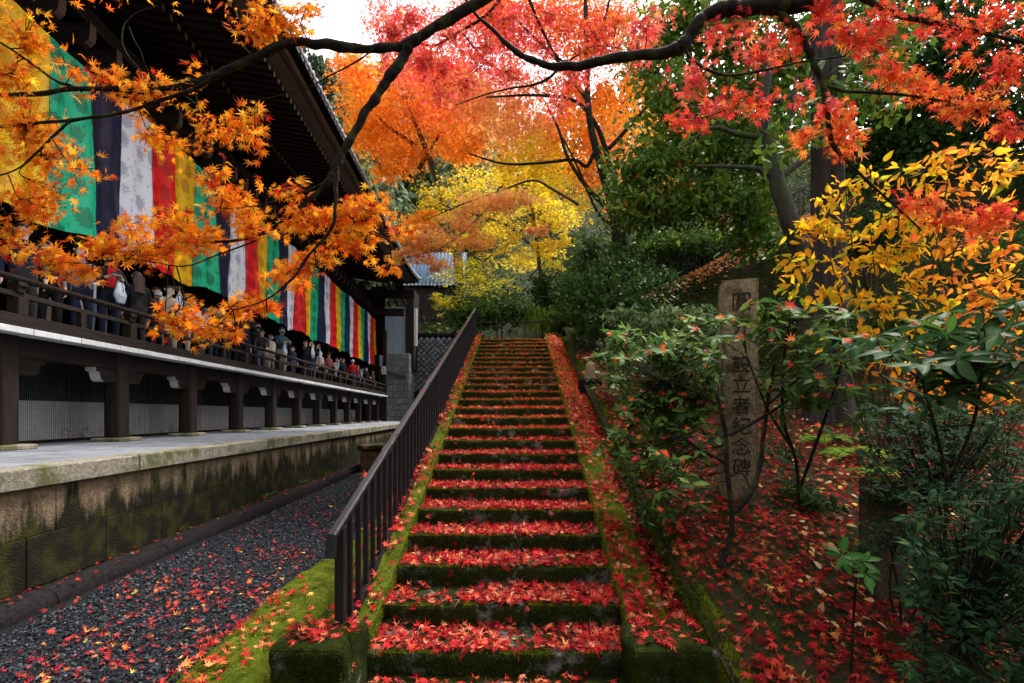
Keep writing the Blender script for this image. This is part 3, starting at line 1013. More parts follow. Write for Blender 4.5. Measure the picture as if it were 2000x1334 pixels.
# --- things at the far end of the lane
an = thing('annex_building', 'small annex clad in blue grey sheet metal at the far end of the lane', 'annex', (0, 33, 0))
a0, a1 = P(748, 640, 33)[0], P(793, 640, 33)[0]
zt, zb = P(0, 600, 33)[2], P(0, 716, 33)[2]
MB().box(a0 - 1.2, a1, 0.06, 2.0, zb, zt).build('core', M['black_board'], an)
x = a0 - 1.0
while x < a1 - .1:
    MB().box(x + .006, x + .228, 0.0, 0.05, zb, zt).build('cladding_sheet', M['cladding'], an); x += 0.234
MB().box(a1 + .002, a1 + .55, -.15, 1.8, zb - .2, zt + 1.2).build('corner_timber', M['wood'], an)
MB().box(a1 + .56, a1 + .75, -.1, .1, zb + 1.4, zt - .1).build('white_panel', M['white'], an)
MB().bar((a0 - .9, -0.5, zb - .12), (a1 + .2, -0.6, zb - .75), 1.0, .10).build('pent_roof', M['fascia'], an)

bw = thing('block_wall', 'grey stone block wall standing at the far end of the lane', 'wall', (0, 32.2, 0))
x0, x1 = P(752, 0, 32.2)[0], P(799, 0, 32.2)[0]
zt = P(0, 690, 32.2)[2]
MB().box(x0, x1 - .1, 0.1, 1.2, 0, zt - .05).build('core', M['block'], bw)
for r_ in range(11):
    z0 = zt - (r_ + 1) * 0.42
    off = 0.25 if r_ % 2 else 0
    x = x0 - off
    while x < x1:
        link('block', MB().box(max(x, x0) + .006, min(x + .5, x1) - .006, -.02 + rnd.uniform(-.02, .02), .1, z0 + .006, z0 + .414, c=.02).mesh('block'), bw, mats=M['block'])
        x += .5
    for q in range(3):
        link('block', MB().box(x1 - .1, x1 + .02 + rnd.uniform(-.01, .02), .1 + q * .5 + .006, .1 + q * .5 + .494, z0 + .006, z0 + .414, c=.02).mesh('block'), bw, mats=M['block'])

rw = thing('retaining_wall', 'retaining wall of diamond laid grey stones behind the steps railing', 'wall', (0, 34.3, 0))
x0, x1 = P(798, 0, 34.3)[0] - .3, P(905, 0, 34.3)[0] + 2
zt = P(0, 657, 34.3)[2]
MB().box(x0 - 3, x1 + 3, 0.05, 0.6, -0.3, zt).build('core', M['kerb'], rw)
MB().box(x0 - 3, x1 + 3, -0.08, 0.7, zt + .003, zt + .2).build('coping', M['kerb'], rw)
s_ = 0.40
for r_ in range(26):
    for c_ in range(24):
        cx, cz = x0 + c_ * s_ + (s_ / 2 if r_ % 2 else 0), zt - .2 - r_ * s_ / 2
        if cx > x1 or cz < 1.2: continue
        if len([1 for ch in rw.children]) > 290: break
        h = s_ / 2 * rnd.uniform(.93, 1.0)
        b_ = -.05 - rnd.uniform(0, .08)
        mb = MB()
        V = [(cx - h, 0.06, cz), (cx, 0.06, cz - h), (cx + h, 0.06, cz), (cx, 0.06, cz + h)] + [(cx - h * rnd.uniform(.7, .88), b_, cz + rnd.uniform(-.03, .03)), (cx + rnd.uniform(-.03, .03), b_ + rnd.uniform(-.04, .04), cz - h * rnd.uniform(.7, .88)), (cx + h * rnd.uniform(.7, .88), b_, cz + rnd.uniform(-.03, .03)), (cx + rnd.uniform(-.03, .03), b_, cz + h * rnd.uniform(.7, .88))]
        mb.add(V, [(4, 5, 6, 7), (0, 1, 5, 4), (1, 2, 6, 5), (2, 3, 7, 6), (3, 0, 4, 7)])
        link('wall_stone', mb.mesh('wall_stone'), rw, mats=M['block'])

# building with a blue tiled roof beyond the hall
bb = thing('tiled_building', 'distant building with a blue tiled roof beyond the temple eaves', 'building', (0, 38, 0))
xa, xb = P(812, 0, 38)[0] - 1, P(905, 0, 38)[0]
ze, zr = P(0, 553, 38)[2], P(0, 508, 38)[2]
mb = MB()
mb.add([(xa, 0, ze), (xb, 0, ze), (xb, 3, zr + 1.5), (xa, 3, zr + 1.5), (xa, 0, ze - .15), (xb, 0, ze - .15)], [(0, 1, 2, 3), (4, 5, 1, 0)])
mb.build('roof', M['tile_blue'], bb)
x = xa
while x < xb:
    MB().tube([(x, -0.05, ze + .06), (x, 3, zr + 1.56)], .085, 6).build('roof_tile', M['tile_blue'], bb, True)
    MB().lathe([(.07, 0), (.001, .01)], 8, (0, 0, 0)).build('tile_end', M['white'], bb).matrix_local = Matrix.Translation((x + .15, -.06, ze - .12)) @ Matrix.Rotation(rad(90), 4, 'X')
    x += 0.3
MB().box(xa, xb, 0.5, 3.5, ze - 4, ze - .05).build('wall', M['wood'], bb)
MB().box(xa, xb, -.2, .1, ze - 4.3, ze - 4.0).build('base_beam', M['wood_h'], bb)

# distant temple roof up the slope on the right, behind the big trunk
tb = thing('red_hall', 'distant red walled hall with grey roof glimpsed behind the cedar trunk', 'building', (0, 30, 0))
xa, xb = P(1515, 0, 30)[0], P(1720, 0, 30)[0]
z1, z2, z3, z4, z5 = (P(0, y_, 30)[2] for y_ in (285, 322, 350, 372, 386))
mb = MB(); mb.add([(xa, -.8, z2), (xb, -.8, z2), (xb, 2.5, z1 + 1.2), (xa, 2.5, z1 + 1.2), (xa, -.8, z2 - .15), (xb, -.8, z2 - .15)], [(0, 1, 2, 3), (4, 5, 1, 0)])
mb.build('roof', M['tile'], tb)
MB().box(xa + .6, xb - .6, 0, 2, z4, z2 - .1).build('wall', surf("red_wall", (0.10, 0.008, 0.008), (0.16, 0.015, 0.013), 4, 0.8, 0.2), tb)
MB().box(xa + .2, xb - .2, -.5, -.4, z4 - .2, z3).build('curtain', surf("blue_cloth", (0.02, 0.06, 0.15), (0.06, 0.14, 0.28), 5, 0.8, 0.1), tb)
MB().box(xa, xb, -.6, 1.5, z5 - 3, z4 - .25).build('base', M['kerb'], tb)
bn = thing('white_banner', 'white cloth banner hanging up the slope beyond the cedar trunk', 'banner', tuple(P(1690, 300, 24)))
MB().grid(lambda u, v: (u, .05 * math.sin(u * 6), v + .15 * u), np.linspace(-.9, .6, 10), np.linspace(-.6, .35, 5)).build('cloth', M['white'], bn, True)
MB().tube([(-1.0, 0, -3), (-1.0, 0, .5)], .03, 6).build('pole', M['wood'], bn)
# ------------------------------------------------------------------ leaf templates and scattering
def maple_template(nl=7, droop=0.22):
    if nl == 7:
        an, ln, vr = [-112, -70, -34, 0, 34, 70, 112], [0.48, 0.80, 0.95, 1.0, 0.95, 0.80, 0.48], 0.30
    else:
        an, ln, vr = [-88, -42, 0, 42, 88], [0.60, 0.92, 1.0, 0.92, 0.60], 0.30
    pts, tt = [(0.0, -0.04)], [0.1]
    a0 = math.radians(an[0] - 26)
    pts.append((0.16 * math.sin(a0), 0.16 * math.cos(a0))); tt.append(.15)
    for i, (a, l) in enumerate(zip(an, ln)):
        r = math.radians(a)
        pts.append((l * math.sin(r), l * math.cos(r))); tt.append(1.0)
        if i < len(an) - 1:
            m = math.radians((a + an[i + 1]) / 2)
            pts.append((vr * math.sin(m), vr * math.cos(m))); tt.append(.3)
    pts.append((0.16 * math.sin(-a0), 0.16 * math.cos(-a0))); tt.append(.15)
    V = np.array([(x, y, -droop * (x * x + y * y) + 0.10 * abs(math.sin(3.5 * math.atan2(x, y + 1e-6))) * (x * x + y * y)) for x, y in pts])
    V = np.vstack([[(0, 0.10, 0.02)], V])
    tt = [0.0] + tt
    n = len(pts)
    F = [(0, k, k + 1) for k in range(1, n)]
    # petiole
    o = len(V)
    V = np.vstack([V, [(-0.018, -0.03, 0), (0.018, -0.03, 0), (0.02, -0.62, -0.10)]])
    tt += [0, 0, 0]
    F.append((o, o + 1, o + 2))
    return V, np.array(F), np.array(tt)


def ovate_template(w=0.28, fold=0.10, droop=0.25, rows=5, tipw=1.0, heart=False):
    V, tt = [], []
    for k in range(rows + 1):
        u = k / rows
        if heart: hw = w * (math.sin(math.pi * min(1, (u * 0.93 + 0.07)) ** 0.72)) if k < rows else 0
        else: hw = w * math.sin(math.pi * u ** tipw) if 0 < k < rows else 0
        z0 = -droop * u * u
        for sx in (-1, 0, 1):
            V.append((sx * hw, u, z0 + (fold * hw / w if sx else 0) - 0.0)); tt.append(0.9 if sx else 0.0)
    F = []
    for k in range(rows):
        a, b = k * 3, (k + 1) * 3
        for q in (0, 1):
            F += [(a + q, a + q + 1, b + q + 1), (a + q, b + q + 1, b + q)]
    o = len(V)
    V += [(-0.012, 0.01, 0), (0.012, 0.01, 0), (0.0, -0.22, -0.02)]
    tt += [0, 0, 0]
    F.append((o, o + 1, o + 2))
    return np.array(V), np.array(F), np.array(tt)


T7 = maple_template(7)
T7F = maple_template(7, 0.10)
T5 = maple_template(5)
def _tri_star():
    V = np.array([(0, 0, 0), (-.16, .12, 0), (0, 1, -.2), (.16, .12, 0), (.85, .45, -.15), (.12, -.1, 0), (-.85, .45, -.15), (-.12, -.1, 0)])
    F = np.array([(1, 3, 2), (3, 5, 4), (1, 6, 7), (1, 7, 5), (1, 5, 3)])
    return V, F, np.array([.2, .2, 1, .2, 1, .1, 1, .1])
TS = _tri_star()
TOV = ovate_template(0.30, 0.06, 0.22, 5, 0.85, True)       # heart / egg shaped autumn leaf
TRH = ovate_template(0.19, 0.05, 0.18, 5, 0.9)              # long leathery leaf
TBR = ovate_template(0.26, 0.05, 0.15, 4, 0.9)
TSM = ovate_template(0.24, 0.03, 0.12, 2, 0.9)
TDI = (np.array([(0, 0, 0), (.26, .5, .05), (0, 1, -.1), (-.26, .5, .05)]), np.array([(0, 1, 2), (0, 2, 3)]), np.array([0., .6, .9, .6]))


def unit(a):
    return a / (np.linalg.norm(a, axis=-1, keepdims=True) + 1e-9)


def frames(nrm, tip):
    n = unit(nrm)
    t = unit(tip - n * np.sum(tip * n, 1, keepdims=True))
    x = np.cross(t, n)
    return np.stack([x, t, n], axis=2)        # columns x, y(tip), z(normal)


def rand_unit(n):
    return unit(rng.normal(size=(n, 3)))


def scatter_arrays(T, pos, fr, s, col, tipcol):
    V, F, tt = T
    k = len(V)
    N = len(pos)
    W = np.einsum('nij,kj->nki', fr, V) * np.asarray(s).reshape(-1, 1, 1) + pos[:, None, :]
    C = col[:, None, :] * (1 - tt)[None, :, None] + tipcol[:, None, :] * tt[None, :, None]
    Fs = (F[None] + (np.arange(N) * k)[:, None, None]).reshape(-1, 3)
    return W.reshape(-1, 3), Fs, C.reshape(-1, 3)


def pick(pal, n, jit=0.12):
    """n colours from palette [(weight, (r,g,b)), ...] with some jitter."""
    w = np.array([p[0] for p in pal], float); w /= w.sum()
    c = np.array([p[1] for p in pal], float)
    i = rng.choice(len(pal), n, p=w)
    j = rng.choice(len(pal), n, p=w)
    m = rng.random((n, 1)) * 0.35
    out = c[i] * (1 - m) + c[j] * m
    out *= 1 + jit * rng.normal(size=(n, 1))
    return np.clip(out * (1 + 0.05 * rng.normal(size=(n, 3))), 0.001, 0.92)


def leaves_out(parent, base, T, pos, fr, s, col, tipcol, mat, top=300, name='leaf', rest='foliage', each=None, nvar=20, vis=None):
    """The leaves that show largest become objects of their own, the others one mass."""
    base = np.asarray(base, float)
    N = len(pos)
    s = np.broadcast_to(np.asarray(s, float), (N,)).copy()
    score = s / np.maximum(pos[:, 1], 0.3) * (in_frame(pos, 0))
    if vis is not None: score = score * vis
    order = np.argsort(-score)
    top = min(top, int((score > 0).sum()))
    big, small = order[:top], order[top:]
    if top:
        km = rng.choice(big, min(nvar, top), replace=False)
        mes = []
        for i in km:
            V, F, tt = T
            C = col[i][None] * (1 - tt)[:, None] + tipcol[i][None] * tt[:, None]
            VV = V.copy()
            VV[:, 2] += 0.10 * rng.normal() * VV[:, 0] + 0.35 * rng.normal() * VV[:, 0] ** 2 + 0.30 * rng.normal() * VV[:, 1] ** 2 + .2 * rng.normal() * VV[:, 0] * VV[:, 1]
            VV[:, 0] *= rng.uniform(.75, 1.08)
            VV[1:, :2] *= 1 + .08 * rng.normal(size=(len(VV) - 1, 1))
            me = np_mesh(name, VV, F, C)
            me.materials.append(M[mat])
            mes.append(me)
        near = np.argmin(((col[big][:, None] - col[km][None]) ** 2).sum(2) + 0.004 * rng.random((top, len(km))), 1)
        for q, i in enumerate(big):
            o = bpy.data.objects.new(name, mes[near[q]])
            COL.objects.link(o)
            if parent: o.parent = parent
            m4 = Matrix([list(fr[i][r] * s[i]) + [pos[i][r] - base[r]] for r in range(3)] + [[0, 0, 0, 1]])
            o.matrix_local = m4
            if each: each(o, i)
    if len(small):
        Vs, Fs, Cs, off = [], [], [], 0
        grp = rng.integers(0, 6, len(small))
        for q in range(6):
            ii = small[grp == q]
            if not len(ii): continue
            V0 = T[0].copy()
            V0[:, 2] += (0.45 * rng.normal() * V0[:, 0] ** 2 + 0.40 * rng.normal() * V0[:, 1] ** 2 + .25 * rng.normal() * V0[:, 0] * V0[:, 1])
            V0[:, 0] *= rng.uniform(.7, 1.08)
            V0[1:, :2] *= 1 + .10 * rng.normal(size=(len(V0) - 1, 1))
            V, F, C = scatter_arrays((V0, T[1], T[2]), pos[ii] - base, fr[ii], s[ii], col[ii], tipcol[ii])
            Vs.append(V); Fs.append(F + off); Cs.append(C); off += len(V)
        o = link(rest, np_mesh(rest, np.concatenate(Vs), np.concatenate(Fs), np.concatenate(Cs)), parent, mats=M[mat])
        if not parent: o.location = tuple(base)
        tag(o, kind='stuff')
        return o


# palettes (base colours)
OR = [(5, (0.88, 0.25, 0.012)), (3, (0.90, 0.36, 0.02)), (2, (0.78, 0.11, 0.008)), (1.3, (0.42, 0.015, 0.010)), (1.2, (0.90, 0.46, 0.04))]
YO = [(3, (0.90, 0.38, 0.02)), (4, (0.88, 0.25, 0.012)), (1.2, (0.86, 0.48, 0.04)), (1.2, (0.80, 0.10, 0.012)), (1, (0.48, 0.03, 0.012))]
RD = [(4, (0.82, 0.07, 0.035)), (3, (0.86, 0.13, 0.04)), (2, (0.70, 0.02, 0.04)), (1, (0.42, 0.012, 0.02)), (1.4, (0.88, 0.22, 0.04))]
PK = [(4, (0.90, 0.14, 0.10)), (3, (0.82, 0.05, 0.08)), (2, (0.90, 0.26, 0.10)), (1, (0.54, 0.015, 0.03))]
ORD = [(4, (0.88, 0.18, 0.035)), (3, (0.90, 0.28, 0.04)), (2, (0.78, 0.07, 0.03)), (1, (0.48, 0.02, 0.012))]
YE = [(4, (0.88, 0.64, 0.02)), (3, (0.78, 0.64, 0.04)), (2, (0.90, 0.50, 0.04)), (1, (0.50, 0.48, 0.03))]
YG = [(3, (0.66, 0.58, 0.03)), (3, (0.48, 0.48, 0.03)), (2, (0.74, 0.56, 0.03)), (1, (0.16, 0.24, 0.02))]
SAL = [(3, (0.92, 0.40, 0.17)), (3, (0.92, 0.46, 0.10)), (2, (0.90, 0.29, 0.15)), (2, (0.92, 0.56, 0.10))]
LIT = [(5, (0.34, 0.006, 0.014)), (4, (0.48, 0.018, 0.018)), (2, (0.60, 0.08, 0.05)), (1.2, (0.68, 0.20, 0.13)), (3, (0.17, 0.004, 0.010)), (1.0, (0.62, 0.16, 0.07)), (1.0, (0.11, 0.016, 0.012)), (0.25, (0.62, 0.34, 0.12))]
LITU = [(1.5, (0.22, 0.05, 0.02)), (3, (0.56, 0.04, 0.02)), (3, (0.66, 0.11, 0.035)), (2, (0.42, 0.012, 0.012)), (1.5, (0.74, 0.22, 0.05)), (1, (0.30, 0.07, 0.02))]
LITG = [(4, (0.30, 0.008, 0.014)), (3, (0.42, 0.025, 0.018)), (3, (0.15, 0.006, 0.010)), (1.0, (0.46, 0.11, 0.03)), (1.5, (0.14, 0.04, 0.018)), (0.3, (0.50, 0.27, 0.07))]
DG = [(4, (0.012, 0.032, 0.008)), (3, (0.022, 0.052, 0.011)), (2, (0.040, 0.085, 0.016)), (0.7, (0.08, 0.12, 0.02))]
MG = [(4, (0.045, 0.105, 0.018)), (3, (0.07, 0.14, 0.025)), (2, (0.022, 0.055, 0.012)), (1.2, (0.15, 0.19, 0.03))]
RHG = [(4, (0.046, 0.098, 0.020)), (3, (0.07, 0.14, 0.028)), (2, (0.022, 0.055, 0.014)), (1.4, (0.13, 0.19, 0.035))]
VAR = [(3, (0.07, 0.13, 0.04)), (3, (0.16, 0.22, 0.07)), (2, (0.30, 0.36, 0.16)), (2, (0.035, 0.08, 0.025))]
CON = [(3, (0.17, 0.23, 0.12)), (3, (0.28, 0.35, 0.18)), (2, (0.08, 0.12, 0.065)), (1, (0.30, 0.31, 0.14))]


def blob_points(cx, cy, rx, ry, n, D, dd=None, flat=False):
    """n points in an ellipsoid whose outline fills the photo ellipse at depth D."""
    u = rand_unit(n) * (rng.random((n, 1)) ** 0.42)
    c = P(cx, cy, D)
    k = D / FPX
    dd = dd if dd is not None else 0.9 * (rx + ry) / 2 * k
    return c + u * np.array([rx * k, dd, ry * k])


def cloud(parent, base, blobs, T, size, pal, mat, D, dd=None, horiz=0.6, name='crown', clump=0.5, szvar=0.25, mult=1.0, pal2=None, kind='stuff'):
    """Foliage mass: clumped leaves inside ellipsoids (cx, cy, rx, ry, n[, D])."""
    A, Cc = [], []
    for b in blobs:
        cx, cy, rx, ry, n = b[:5]
        d = b[5] if len(b) > 5 and b[5] else D
        pl = b[6] if len(b) > 6 else pal
        n = int(n * mult)
        ncl = max(3, n // 28)
        cen = blob_points(cx, cy, rx, ry, ncl, d, dd)
        i = rng.integers(0, ncl, n)
        k = d / FPX
        sp = clump * min(rx, ry) * k
        off = rng.normal(size=(n, 3)) * np.array([sp * 0.75, sp * 0.75, sp * 0.32])
        A.append(cen[i] + off)
        cc = pick(pl, ncl, 0.25)
        c = pick(pl, n, 0.15) * 0.62 + cc[i] * 0.38
        Cc.append(c)
    pos = np.concatenate(A); col = np.concatenate(Cc)
    N = len(pos)
    nrm = np.array([0, 0, 1.0]) * horiz + rand_unit(N) * (1.15 - horiz * 0.6) + np.array([0, -0.35, 0])
    tip = rand_unit(N) + np.array([0, 0, -0.45])
    fr = frames(nrm, tip)
    s = size * (1 + szvar * rng.normal(size=N)).clip(0.45, 1.8)
    V, F, C = scatter_arrays(T, pos - np.asarray(base), fr, s, col, np.clip(col * 1.08, 0, .92))
    o = link(name, np_mesh(name, V, F, C), parent, mats=M[mat])
    if kind: tag(o, kind=kind)
    return o


def limb(parent, base, paths, mat, name='limb', seg=7, wob=0.0, sub=4):
    """paths: list of (points, radius start, radius end) joined as one part."""
    Vs, Fs, o = [], [], 0
    for pts, r0, r1 in paths:
        sp = smooth_path(np.asarray(pts) - np.asarray(base), sub)
        n = len(sp)
        rr = np.linspace(r0, r1, n)
        if wob:
            for i in range(n):
                q = i * 3.2 / sub
                rr[i] *= 1 + wob * nz(q * 0.9, r0 * 50, len(Vs) * 1.7)
                sp[i] += wob * 1.2 * rr[i] * np.array([nz(q * .5, 3, len(Vs)), nz(q * .5, 9, len(Vs)), nz(q * .5, 15, len(Vs))])
        V, F = tube_arrays(sp, rr, seg)
        Vs.append(V); Fs.append(np.array(F) + o); o += len(V)
    return link(name, np_mesh(name, np.concatenate(Vs), np.concatenate(Fs), smooth=True), parent, mats=M[mat])


def px_path(pts, D):
    """[(px, py[, depth])] to world points."""
    return [P(p[0], p[1], p[2] if len(p) > 2 else D) for p in pts]


def sprays(parent, base, blobs, branches, D, size, pal, mat='leaf', T=None, top=300, twig_r=0.0022, mult=1.0, facing=0.75, pet=0.9, twigmat='bark', tipf=0.9, spread=0.62):
    """Twigs from the nearest branch into each blob, leaves set along them."""
    T = T or T7
    allp = np.concatenate([np.asarray(smooth_path(b, 4)) for b in branches])
    pos, nrm, tip, col = [], [], [], []
    tv, tf, to = [], [], 0

    def add_tube(pts, r0, r1):
        nonlocal to
        V, F = tube_arrays(np.asarray(pts) - np.asarray(base), np.linspace(r0, r1, len(pts)), 4)
        tv.append(V); tf.append(np.array(F) + to); to += len(V)
    for b in blobs:
        cx, cy, rx, ry, n = b[:5]
        d = b[5] if len(b) > 5 and b[5] else D
        pl = b[6] if len(b) > 6 else pal
        n = int(n * mult)
        c = P(cx, cy, d)
        k = d / FPX
        ext = np.array([rx * k, 0.7 * (rx + ry) / 2 * k, ry * k])
        i = np.argmin(((allp - c) ** 2).sum(1) + 0.10 * np.maximum(0, c[2] - allp[:, 2]))
        st = allp[i]
        mid = (st + c) / 2 + np.array([0, 0, -0.03]) + rng.normal(size=3) * 0.03
        spine = smooth_path([st, mid, c], 5)
        if np.linalg.norm(st - c) > 0.05: add_tube(spine, twig_r * 1.6, twig_r)
        nt = max(3, n // 5)
        for q in range(nt):
            e = c + rand_unit(1)[0] * ext * (0.45 + 0.65 * rng.random())
            s0 = spine[rng.integers(len(spine) // 2, len(spine))]
            mm = (s0 + e) / 2 + rng.normal(size=3) * np.linalg.norm(e - s0) * 0.12
            tw = smooth_path([s0, mm, e], 4)
            add_tube(tw, twig_r * 0.8, twig_r * 0.35)
            m = max(2, int(round(n / nt)))
            ts = np.sort(0.15 + 0.85 * rng.random(m))
            dirv = unit((e - s0)[None])[0]
            for t in ts:
                p = tw[min(len(tw) - 1, int(t * (len(tw) - 1)))]
                side = rand_unit(1)[0]
                tp = dirv * 0.5 + side * 0.9 + np.array([0, 0, -0.55])
                tp /= np.linalg.norm(tp)
                nn = np.array([0, -facing, 0.40]) + rand_unit(1)[0] * spread
                pos.append(p + tp * size * pet * (0.5 + 0.5 * rng.random()) + rng.normal(size=3) * size * .55); nrm.append(nn); tip.append(tp)
                col.append(pick(pl, 1, 0.12)[0])
    pos, nrm, tip, col = map(np.array, (pos, nrm, tip, col))
    fr = frames(nrm, tip)
    s = size * (1 + 0.2 * rng.normal(size=len(pos))).clip(.5, 1.5)
    tc = np.clip(col * np.array([1.0, tipf, 1.0]), 0, .92)
    leaves_out(parent, base, T, pos, fr, s, np.clip(col * np.array([1.02, 1.2, 1.0]), 0, .92), tc, mat, top)
    link('twigs', np_mesh('twigs', np.concatenate(tv), np.concatenate(tf), smooth=True), parent, mats=M[twigmat]).__setitem__('kind', 'stuff')
    return len(pos)
# ------------------------------------------------------------------ overhead maples
DA = 2.5
bA = P(975, -20, DA)
mapleA = thing('maple_tree', 'orange leaved maple whose mossy dark limb forks over the temple eaves', 'tree', tuple(bA))
A1 = px_path([(1010, -40), (905, 22), (840, 58), (800, 85), (760, 93), (700, 95), (640, 88), (590, 82), (540, 92), (480, 120), (420, 148), (350, 168), (290, 178), (220, 174), (140, 174), (60, 184), (-60, 190)], DA)
A2 = px_path([(430, 142), (400, 162), (370, 178), (300, 200), (240, 220), (160, 232), (80, 240), (-60, 252)], DA * .98)
A3 = px_path([(160, 176), (110, 158), (70, 130), (20, 95), (-40, 60)], DA)
A4 = px_path([(140, 234), (110, 260), (70, 300), (30, 332), (-40, 352)], DA * .97)
B1 = px_path([(800, 82), (788, 112), (762, 148), (740, 182), (716, 216), (692, 258), (668, 302), (655, 328), (640, 355), (610, 386), (572, 418), (520, 452), (470, 468), (410, 474)], DA)
B2 = px_path([(658, 325), (656, 365), (655, 400), (648, 445), (602, 500), (572, 543), (520, 585), (455, 606)], DA * .97)
B3 = px_path([(732, 93), (700, 118), (640, 150), (600, 172), (540, 188), (500, 196)], DA * .98)
B4 = px_path([(655, 400), (690, 430), (694, 452), (720, 455), (760, 468)], DA)
B5 = px_path([(640, 352), (600, 372), (540, 392), (480, 405), (430, 408)], DA)
B6 = px_path([(500, 470), (420, 500), (360, 520), (300, 512), (250, 505), (180, 515)], DA * .98)
B7 = px_path([(310, 12), (270, 24), (245, 45), (238, 78), (250, 108), (268, 130), (300, 165)], DA)
B8 = px_path([(252, 52), (262, 78), (275, 100), (285, 130), (310, 165)], DA)
C_ = [(A1, .030, .009), (A2, .011, .007), (A3, .009, .004), (A4, .007, .003), (B1, .029, .006), (B2, .012, .003), (B3, .005, .002), (B4, .005, .002),
      (B5, .004, .002), (B6, .004, .002), (B7, .0035, .0025), (B8, .0022, .0012)]
limb(mapleA, bA, C_, 'bark', 'branch', 10, 0.30, 8)
blA = [(50, 70, 70, 60, 68, 0, YO), (20, 150, 50, 50, 47, 0, YO), (60, 235, 75, 70, 102, 0, YO), (150, 130, 60, 40, 22), (215, 148, 60, 22, 24), (300, 152, 70, 26, 30), (380, 138, 30, 18, 10), (260, 192, 60, 22, 18),
       (180, 330, 28, 60, 14), (90, 300, 90, 40, 54, 0, YO), (60, 395, 70, 60, 78, 0, YO), (120, 370, 40, 40, 18), (300, 265, 60, 36, 22), (368, 200, 25, 20, 6), (330, 285, 50, 35, 20),
       (420, 258, 60, 38, 36), (480, 235, 36, 36, 26), (500, 290, 24, 26, 14), (400, 330, 70, 30, 26), (440, 380, 60, 28, 30), (555, 372, 40, 25, 18), (480, 400, 60, 28, 30),
       (250, 440, 60, 20, 24), (330, 430, 70, 28, 42), (200, 472, 80, 28, 56), (90, 500, 85, 28, 60), (300, 480, 80, 28, 52), (30, 480, 45, 30, 26), (150, 528, 60, 24, 34),
       (400, 462, 70, 32, 46), (505, 440, 60, 28, 30), (590, 432, 60, 36, 44), (650, 420, 60, 36, 46), (720, 410, 60, 32, 42), (700, 462, 60, 34, 44), (620, 492, 60, 32, 38),
       (560, 530, 56, 32, 38), (515, 585, 40, 26, 22), (360, 628, 56, 26, 28), (430, 628, 56, 26, 30), (330, 612, 36, 22, 12), (468, 598, 40, 34, 20), (400, 650, 56, 16, 16), (318, 645, 24, 14, 6),
       (520, 28, 66, 40, 48), (578, 28, 50, 38, 34), (500, 62, 46, 26, 18), (600, 12, 40, 18, 14), (745, 390, 60, 24, 26), (780, 440, 40, 30, 22), (760, 520, 30, 16, 8), (440, 20, 20, 20, 5)]
brA = [A1, A2, A3, A4, B1, B2, B3, B4, B5, B6]
sprays(mapleA, bA, blA, brA, DA, 0.036, OR, mult=2.7, facing=.95)

DC = 2.9
bC = P(1620, -30, DC)
mapleC = thing('maple_tree', 'red leaved maple with thick mossy limb sweeping down over the steps and garden', 'tree', tuple(bC))
C1 = px_path([(1660, -40), (1590, -2), (1530, 8), (1470, 14), (1420, 18), (1385, 27), (1360, 50), (1335, 85), (1310, 100), (1240, 108), (1180, 118), (1130, 128), (1085, 130), (1040, 118), (1000, 95), (970, 65), (930, 28), (900, -15)], DC)
C2 = px_path([(1092, 130), (1075, 150), (1045, 165), (1000, 172), (950, 184), (890, 205)], DC)
C3 = px_path([(1335, 92), (1350, 115), (1380, 135), (1420, 147), (1480, 140), (1560, 122), (1650, 110)], DC)
C3b = px_path([(1420, 147), (1445, 155), (1468, 168)], DC)
C4 = px_path([(1495, 14), (1528, 32), (1556, 58), (1576, 92), (1592, 130), (1606, 162), (1612, 200), (1620, 250), (1628, 285), (1660, 320), (1700, 360), (1742, 396), (1800, 450)], DC)
C5 = px_path([(1608, 165), (1650, 178), (1720, 182), (1800, 190), (1880, 207), (1950, 235), (2040, 252)], DC)
C6 = px_path([(1780, 190), (1800, 205), (1835, 226)], DC)
C7 = px_path([(1890, 210), (1908, 245), (1960, 275)], DC)
C8 = px_path([(1425, 148), (1424, 180), (1418, 215)], DC)
C9 = px_path([(1650, -30), (1720, 15), (1800, 40), (1900, 60), (2030, 90)], DC)
C10 = px_path([(1800, 380), (1860, 410), (1930, 420), (2010, 430)], DC)
limb(mapleC, bC, [(C1, .055, .006), (C2, .009, .003), (C3, .010, .004), (C3b, .004, .002), (C4, .026, .004), (C5, .009, .004), (C6, .003, .002), (C7, .003, .0015), (C8, .003, .0015), (C9, .02, .008), (C10, .004, .002)], 'bark', 'branch', 10, 0.30, 8)
